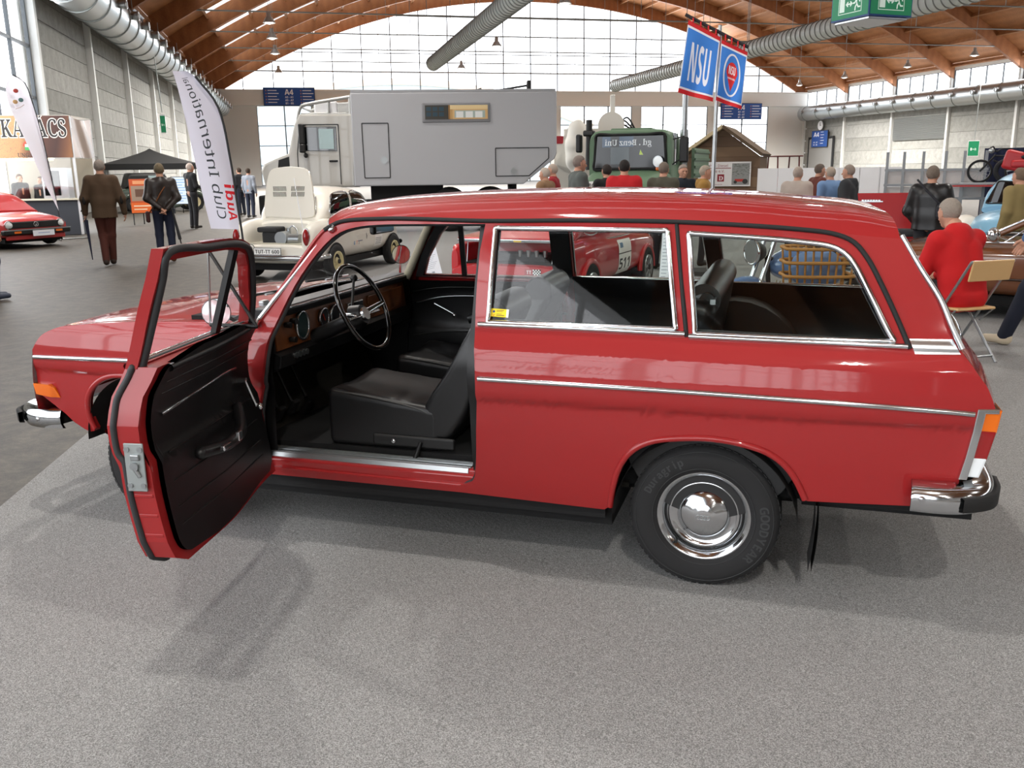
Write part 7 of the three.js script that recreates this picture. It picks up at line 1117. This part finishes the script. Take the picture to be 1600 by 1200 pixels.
// motorbike with a wicker basket
{
  const c = atD(1258, 478, 8.1).setY(0), o = thing('motorcycle', 'vintage motorcycle with round chrome headlamp seen through the tailgate windows', 'motorcycle', c, headingAt(1258, -128)), bl = phys('#5b7aa8', 0.3, { clearcoat: 1 });
  const w = (x) => { const t = part('wheel', move(new THREE.TorusGeometry(0.28, 0.045, 10, 36), x, 0.325, 0), M.tyre, o); part('rim', move(new THREE.TorusGeometry(0.24, 0.012, 6, 36), x, 0.325, 0), M.chrome, t); for (let k = 0; k < 12; k++) part('spoke', rod([x, 0.325, 0], [x + Math.cos(k * 0.5236) * 0.24, 0.325 + Math.sin(k * 0.5236) * 0.24, 0], 0.003, 0.003, 4), M.steel, t); };
  w(0.62); w(-0.62);
  part('tank', ball(0.2, 0.12, 0.78, 0, 1.4, 0.7, 0.75), bl, o); part('saddle', rbox(0.5, 0.08, 0.24, 0.04, -0.3, 0.78, 0), M.black, o);
  part('engine', [rbox(0.3, 0.26, 0.2, 0.04, 0.02, 0.42, 0), cyl(0.09, 0.09, 0.2, 0.06, 0.6, 0)], M.steel, o); part('frame', [tube([[0.42, 0.85, 0], [0.35, 0.45, 0], [0.2, 0.28, 0], [-0.2, 0.28, 0], [-0.62, 0.325, 0]], 0.02), tube([[0.42, 0.85, 0], [-0.1, 0.7, 0], [-0.45, 0.66, 0], [-0.62, 0.325, 0]], 0.018)], M.black, o);
  for (const s of [1, -1]) part('fork', rod([0.64, 0.32, s * 0.07], [0.40, 1.0, s * 0.07], 0.022, 0.02), M.chrome, o);
  part('headlamp', [move(lathe([[0, -0.1], [0.06, -0.08], [0.1, -0.01], [0.1, 0.02]], 24), 0.55, 0.90, 0, 0, 0, -Math.PI / 2)], M.black, o); part('headlamp_glass', [cyl(0.095, 0.095, 0.01, 0.575, 0.90, 0, 0, 0, Math.PI / 2), move(new THREE.TorusGeometry(0.1, 0.012, 8, 28), 0.572, 0.90, 0, 0, Math.PI / 2, 0)], M.chrome, o);
  part('handlebar', tube([[0.3, 1.06, 0.36], [0.36, 1.04, 0.2], [0.42, 1.02, 0], [0.36, 1.04, -0.2], [0.3, 1.06, -0.36]], 0.013), M.chrome, o);
  part('mudguard', move(new THREE.TorusGeometry(0.33, 0.05, 6, 28, 2.4), 0.62, 0.325, 0, 0, 0, 0.3), bl, o);
  const bc = atD(1274, 452, 6.7), b = thing('wicker_basket', 'open wicker basket with blue cloth beside the motorcycle', 'basket', [bc.x, 0.0, bc.z], headingAt(1272, 78)), wk = std('#b07a3c', 0.7);
  const bh = 0.74; part('stand', [rod([-0.15, 0, -0.1], [-0.15, bh, -0.1], 0.014), rod([0.15, 0, -0.1], [0.15, bh, -0.1], 0.014), rod([-0.15, 0, 0.1], [-0.15, bh, 0.1], 0.014), rod([0.15, 0, 0.1], [0.15, bh, 0.1], 0.014)], M.black, b);
  for (let k = 0; k < 9; k++) for (const z of [0.13, -0.13]) part('stake', rod([-0.2 + k * 0.05, bh, z * 0.9], [-0.22 + k * 0.055, bh + 0.3, z], 0.008, 0.008, 6), wk, b);
  for (let k = 0; k < 4; k++) part('hoop', tube([[-0.22, bh + 0.01 + k * 0.095, 0.13], [0.22, bh + 0.01 + k * 0.095, 0.13], [0.23, bh + 0.01 + k * 0.095, 0], [0.22, bh + 0.01 + k * 0.095, -0.13], [-0.22, bh + 0.01 + k * 0.095, -0.13], [-0.23, bh + 0.01 + k * 0.095, 0]], 0.012, 6, true, 40), wk, b);
  part('cloth', blob((x, y, z) => Math.hypot(x / 0.18, (y - bh - 0.14) / 0.14, z / 0.1) * 0.1 - 0.1 + 0.015 * nz(x * 14, y * 14, z * 14), [-0.24, bh - 0.05, -0.16], [0.24, bh + 0.34, 0.16], 0.016), cloth('#6a83ab'), b);
  const pl = thing('potted_grass', 'shaggy brown toy plant beside the wicker basket', 'plant', [atD(1204, 452, 6.5).x, 0, atD(1204, 452, 6.5).z]); part('pot', cyl(0.1, 0.08, 0.62, 0, 0.31, 0), std('#6b6258', 0.8), pl); for (let k = 0; k < 26; k++) { const a = k * 2.4, r = 0.05 + 0.09 * rnd(); part('leaf', rod([0, 0.6, 0], [Math.cos(a) * r, 0.68 + 0.16 * rnd(), Math.sin(a) * r], 0.014, 0.003, 5), std(k % 2 ? '#4d4436' : '#7d6a4c', 0.9), pl); }
}
// wooden hut with a club poster
{
  const D = 25, c = atD(1130, 290, D).setY(0), o = thing('wooden_hut', 'brown board hut with pitched roof and club poster', 'hut', c, headingAt(1130, 90) - 0.12), lp = onPlane(o), X = (u) => lp(u, 262).x, Y = (v) => lp(1130, v).y;
  const bd = [std('#6e5845', 0.85), std('#78614c', 0.85), std('#665140', 0.85)], x0 = X(1068), x1 = X(1187), peak = X(1128);
  let k = 0; for (let y = 0; y < Y(202) - 0.1; y += 0.26) { const top = y + 0.25, lim = (yy) => yy < Y(245) ? [x0, x1] : [lerp(x0, peak, (yy - Y(245)) / (Y(202) - Y(245))), lerp(x1, peak, (yy - Y(245)) / (Y(202) - Y(245)))]; const a = lim(y), b = lim(Math.min(top, Y(202) - 0.02)); part('board', extrude([[a[0], y], [a[1], y], [b[1], Math.min(top, Y(202) - 0.02)], [b[0], Math.min(top, Y(202) - 0.02)]], 0.04, 0.004), bd[k++ % 3], o); }
  part('roof_panel', [bar([peak, Y(201) + 0.05, -1.2], [X(1191), Y(243), -1.2], 3.0, 0.08)], std('#5b4a38', 0.85), o); part('roof_panel', [bar([peak, Y(201) + 0.05, -1.2], [X(1063), Y(243), -1.2], 3.0, 0.08)], std('#cdbb96', 0.85), o);
  part('gable_backing', extrude([[x0, 0], [x1, 0], [x1, Y(245)], [peak, Y(203)], [x0, Y(245)]], 0.03).translate(0, 0, -0.04), bd[2], o);
  part('side_wall', [span(x1 - 0.04, x1, 0, Y(245), -2.4, 0), span(x0, x0 + 0.04, 0, Y(245), -2.4, 0), span(x0, x1, 0, Y(245), -2.4, -2.36)], bd[0], o);
  part('poster', box(X(1174) - X(1092), Y(253) - Y(291), 0.03, (X(1174) + X(1092)) / 2, (Y(253) + Y(291)) / 2, 0.07), printed(textTex(512, 256, '#e3e1e0', (g) => { g.fillStyle = '#8a3a3c'; g.textAlign = 'left'; g.font = '38px sans-serif'; g.fillText('Porsche - Diesel', 20, 40, 280); g.fillText('Bodensee e.V.', 20, 98, 250); g.fillRect(0, 62, 320, 8); g.fillStyle = '#8c1f2a'; g.fillRect(190, 130, 66, 76); g.fillStyle = '#f4f0ee'; g.font = 'bold 60px serif'; g.fillText('D', 202, 172); g.fillStyle = '#8d8f8d'; g.fillRect(330, 16, 170, 226); g.fillStyle = '#63675f'; for (let i = 0; i < 90; i++) g.fillRect(332 + rnd() * 160, 20 + rnd() * 130, 16, 4); g.fillStyle = '#b0352c'; g.fillRect(360, 180, 90, 28); g.fillStyle = '#333'; g.beginPath(); g.arc(460, 206, 26, 0, 7); g.arc(366, 212, 16, 0, 7); g.fill(); g.fillStyle = '#8a4a4a'; g.font = '16px sans-serif'; g.fillText('www.diesel-bodensee.de', 60, 236); })), o);
}
// exhibition partition, shelf rack, navy cloth, bicycle and moped on the right
{
  const D = 24, o = thing('partition_wall', 'low white exhibition partition behind the tractor', 'partition', atD(1290, 290, D).setY(0), headingAt(1290, 90)); const lp = onPlane(o), X = (u) => lp(u, 262).x, Y = (v) => lp(1290, v).y;
  for (let k = 0; k < 7; k++) part('panel', box(X(1220) - X(1188) - 0.01, Y(262), 0.05, X(1200 + k * 32), Y(262) / 2, 0), M.paper, o);
}
{
  const D = 19, o = thing('steel_rack', 'open grey steel display rack with white back panels', 'rack', atD(1480, 290, D).setY(0), headingAt(1480, 90)); const lp = onPlane(o), X = (u) => lp(u, 262).x, Y = (v) => lp(1480, v).y, st = std('#8f9294', 0.5, 0.4);
  for (const u of [1386, 1412, 1442, 1477, 1506, 1540]) part('post', span(X(u) - 0.025, X(u) + 0.025, 0, Y(236), -0.035, 0.035), st, o);
  for (const v of [265, 289, 310]) part('rail', span(X(1383), X(1545), Y(v) - 0.022, Y(v) + 0.022, -0.03, 0.03), st, o);
  for (const [a, b] of [[1388, 1410], [1414, 1440], [1444, 1475], [1479, 1504], [1508, 1538]]) for (const [p, q] of [[267, 287], [292, 308]]) part('back_panel', span(X(a), X(b), Y(q), Y(p), -0.08, -0.06), std('#dcd6d2', 0.7), o);
  part('shelf', span(X(1500), X(1600), Y(287), Y(285), -0.02, 0.95), st, o); part('shelf_edge', span(X(1484), X(1560), Y(290), Y(287.5), 0.95, 0.98), std('#b02a26', 0.5), o); part('shelf_leg', [span(X(1597), X(1599), 0, Y(286), 0.3, 0.4), span(X(1502), X(1503.5), 0, Y(286), 0.35, 0.42)], st, o);
  const n = thing('navy_backcloth', 'navy cloth wall behind the bicycle', 'cloth', o.position.clone(), o.rotation.y); part('cloth', grid((u, v) => [lerp(X(1538), X(1660), u), lerp(0, Y(232), v), -0.75 + 0.05 * Math.sin(u * 30)], 40, 4), cloth('#1d2340'), n);
  const by = Y(285), bx = (u) => X(u), b = thing('bicycle', 'old black bicycle displayed on top of the steel rack', 'bicycle', o.position.clone(), o.rotation.y), r = (bx(1531) - bx(1512)) * 0.98, cy = by + r;
  for (const cx of [bx(1531), bx(1531) + 3.1 * r]) { const w = part('wheel', move(new THREE.TorusGeometry(r * 0.96, 0.022, 8, 40), cx, cy, 0.12), M.tyre, b); part('rim', move(new THREE.TorusGeometry(r * 0.9, 0.012, 6, 40), cx, cy, 0.12), M.steel, w); for (let k = 0; k < 14; k++) part('spoke', rod([cx, cy, 0.12], [cx + Math.cos(k * 0.449) * r * 0.9, cy + Math.sin(k * 0.449) * r * 0.9, 0.12], 0.003, 0.003, 4), M.steel, w); }
  const hx = bx(1553), hy = by + (Y(243) - Y(285)); part('frame', [rod([bx(1531), cy, 0.12], [hx, hy, 0.12], 0.018), rod([hx - 0.03, hy - 0.1, 0.12], [hx + 0.75, cy - 0.1, 0.12], 0.016), rod([hx, hy - 0.02, 0.12], [hx + 0.95, hy - 0.05, 0.12], 0.014), rod([hx + 0.75, cy - 0.1, 0.12], [hx + 1.0, hy + 0.05, 0.12], 0.016), rod([hx + 0.75, cy - 0.1, 0.12], [bx(1531) + 3.1 * r, cy, 0.12], 0.014)], M.black, b);
  part('handlebar', tube([[hx - 0.1, hy + 0.12, 0.35], [hx - 0.05, hy + 0.14, 0.2], [hx, hy + 0.06, 0.1], [hx + 0.1, hy + 0.1, -0.1], [hx + 0.26, hy + 0.11, -0.2]], 0.012), M.black, b); part('headlamp', ball(0.05, hx - 0.07, hy + 0.07, 0.14), M.steel, b); part('saddle', ball(0.12, hx + 1.0, hy + 0.1, 0.1, 1.1, 0.4, 0.8), M.black, b); part('crank', [cyl(0.09, 0.09, 0.02, hx + 0.75, cy - 0.1, 0.13, Math.PI / 2)], M.black, b);
  const m = thing('moped', 'bright red moped stored beside the bicycle on the rack', 'moped', o.position.clone(), o.rotation.y), rd = std('#b51d22', 0.4); part('tank', [rbox(0.3, 0.34, 0.2, 0.06, bx(1578), Y(252), 0.66, 0, 0, -0.25)], rd, m); part('side_panel', rbox(0.4, 0.14, 0.24, 0.05, bx(1594), Y(257), 0.68), rd, m); part('saddle', rbox(0.34, 0.07, 0.2, 0.03, bx(1592), Y(247), 0.66), M.black, m);
  for (const u of [1570, 1612]) part('wheel', move(new THREE.TorusGeometry(0.17, 0.04, 8, 28), bx(u), by + 0.21, 0.66), M.tyre, m); part('frame_bar', [rod([bx(1570), by + 0.2, 0.66], [bx(1604), Y(262), 0.66], 0.016), rod([bx(1612), by + 0.2, 0.66], [bx(1580), Y(262), 0.66], 0.016)], M.steel, m);
}
renderer.render(scene, camera);
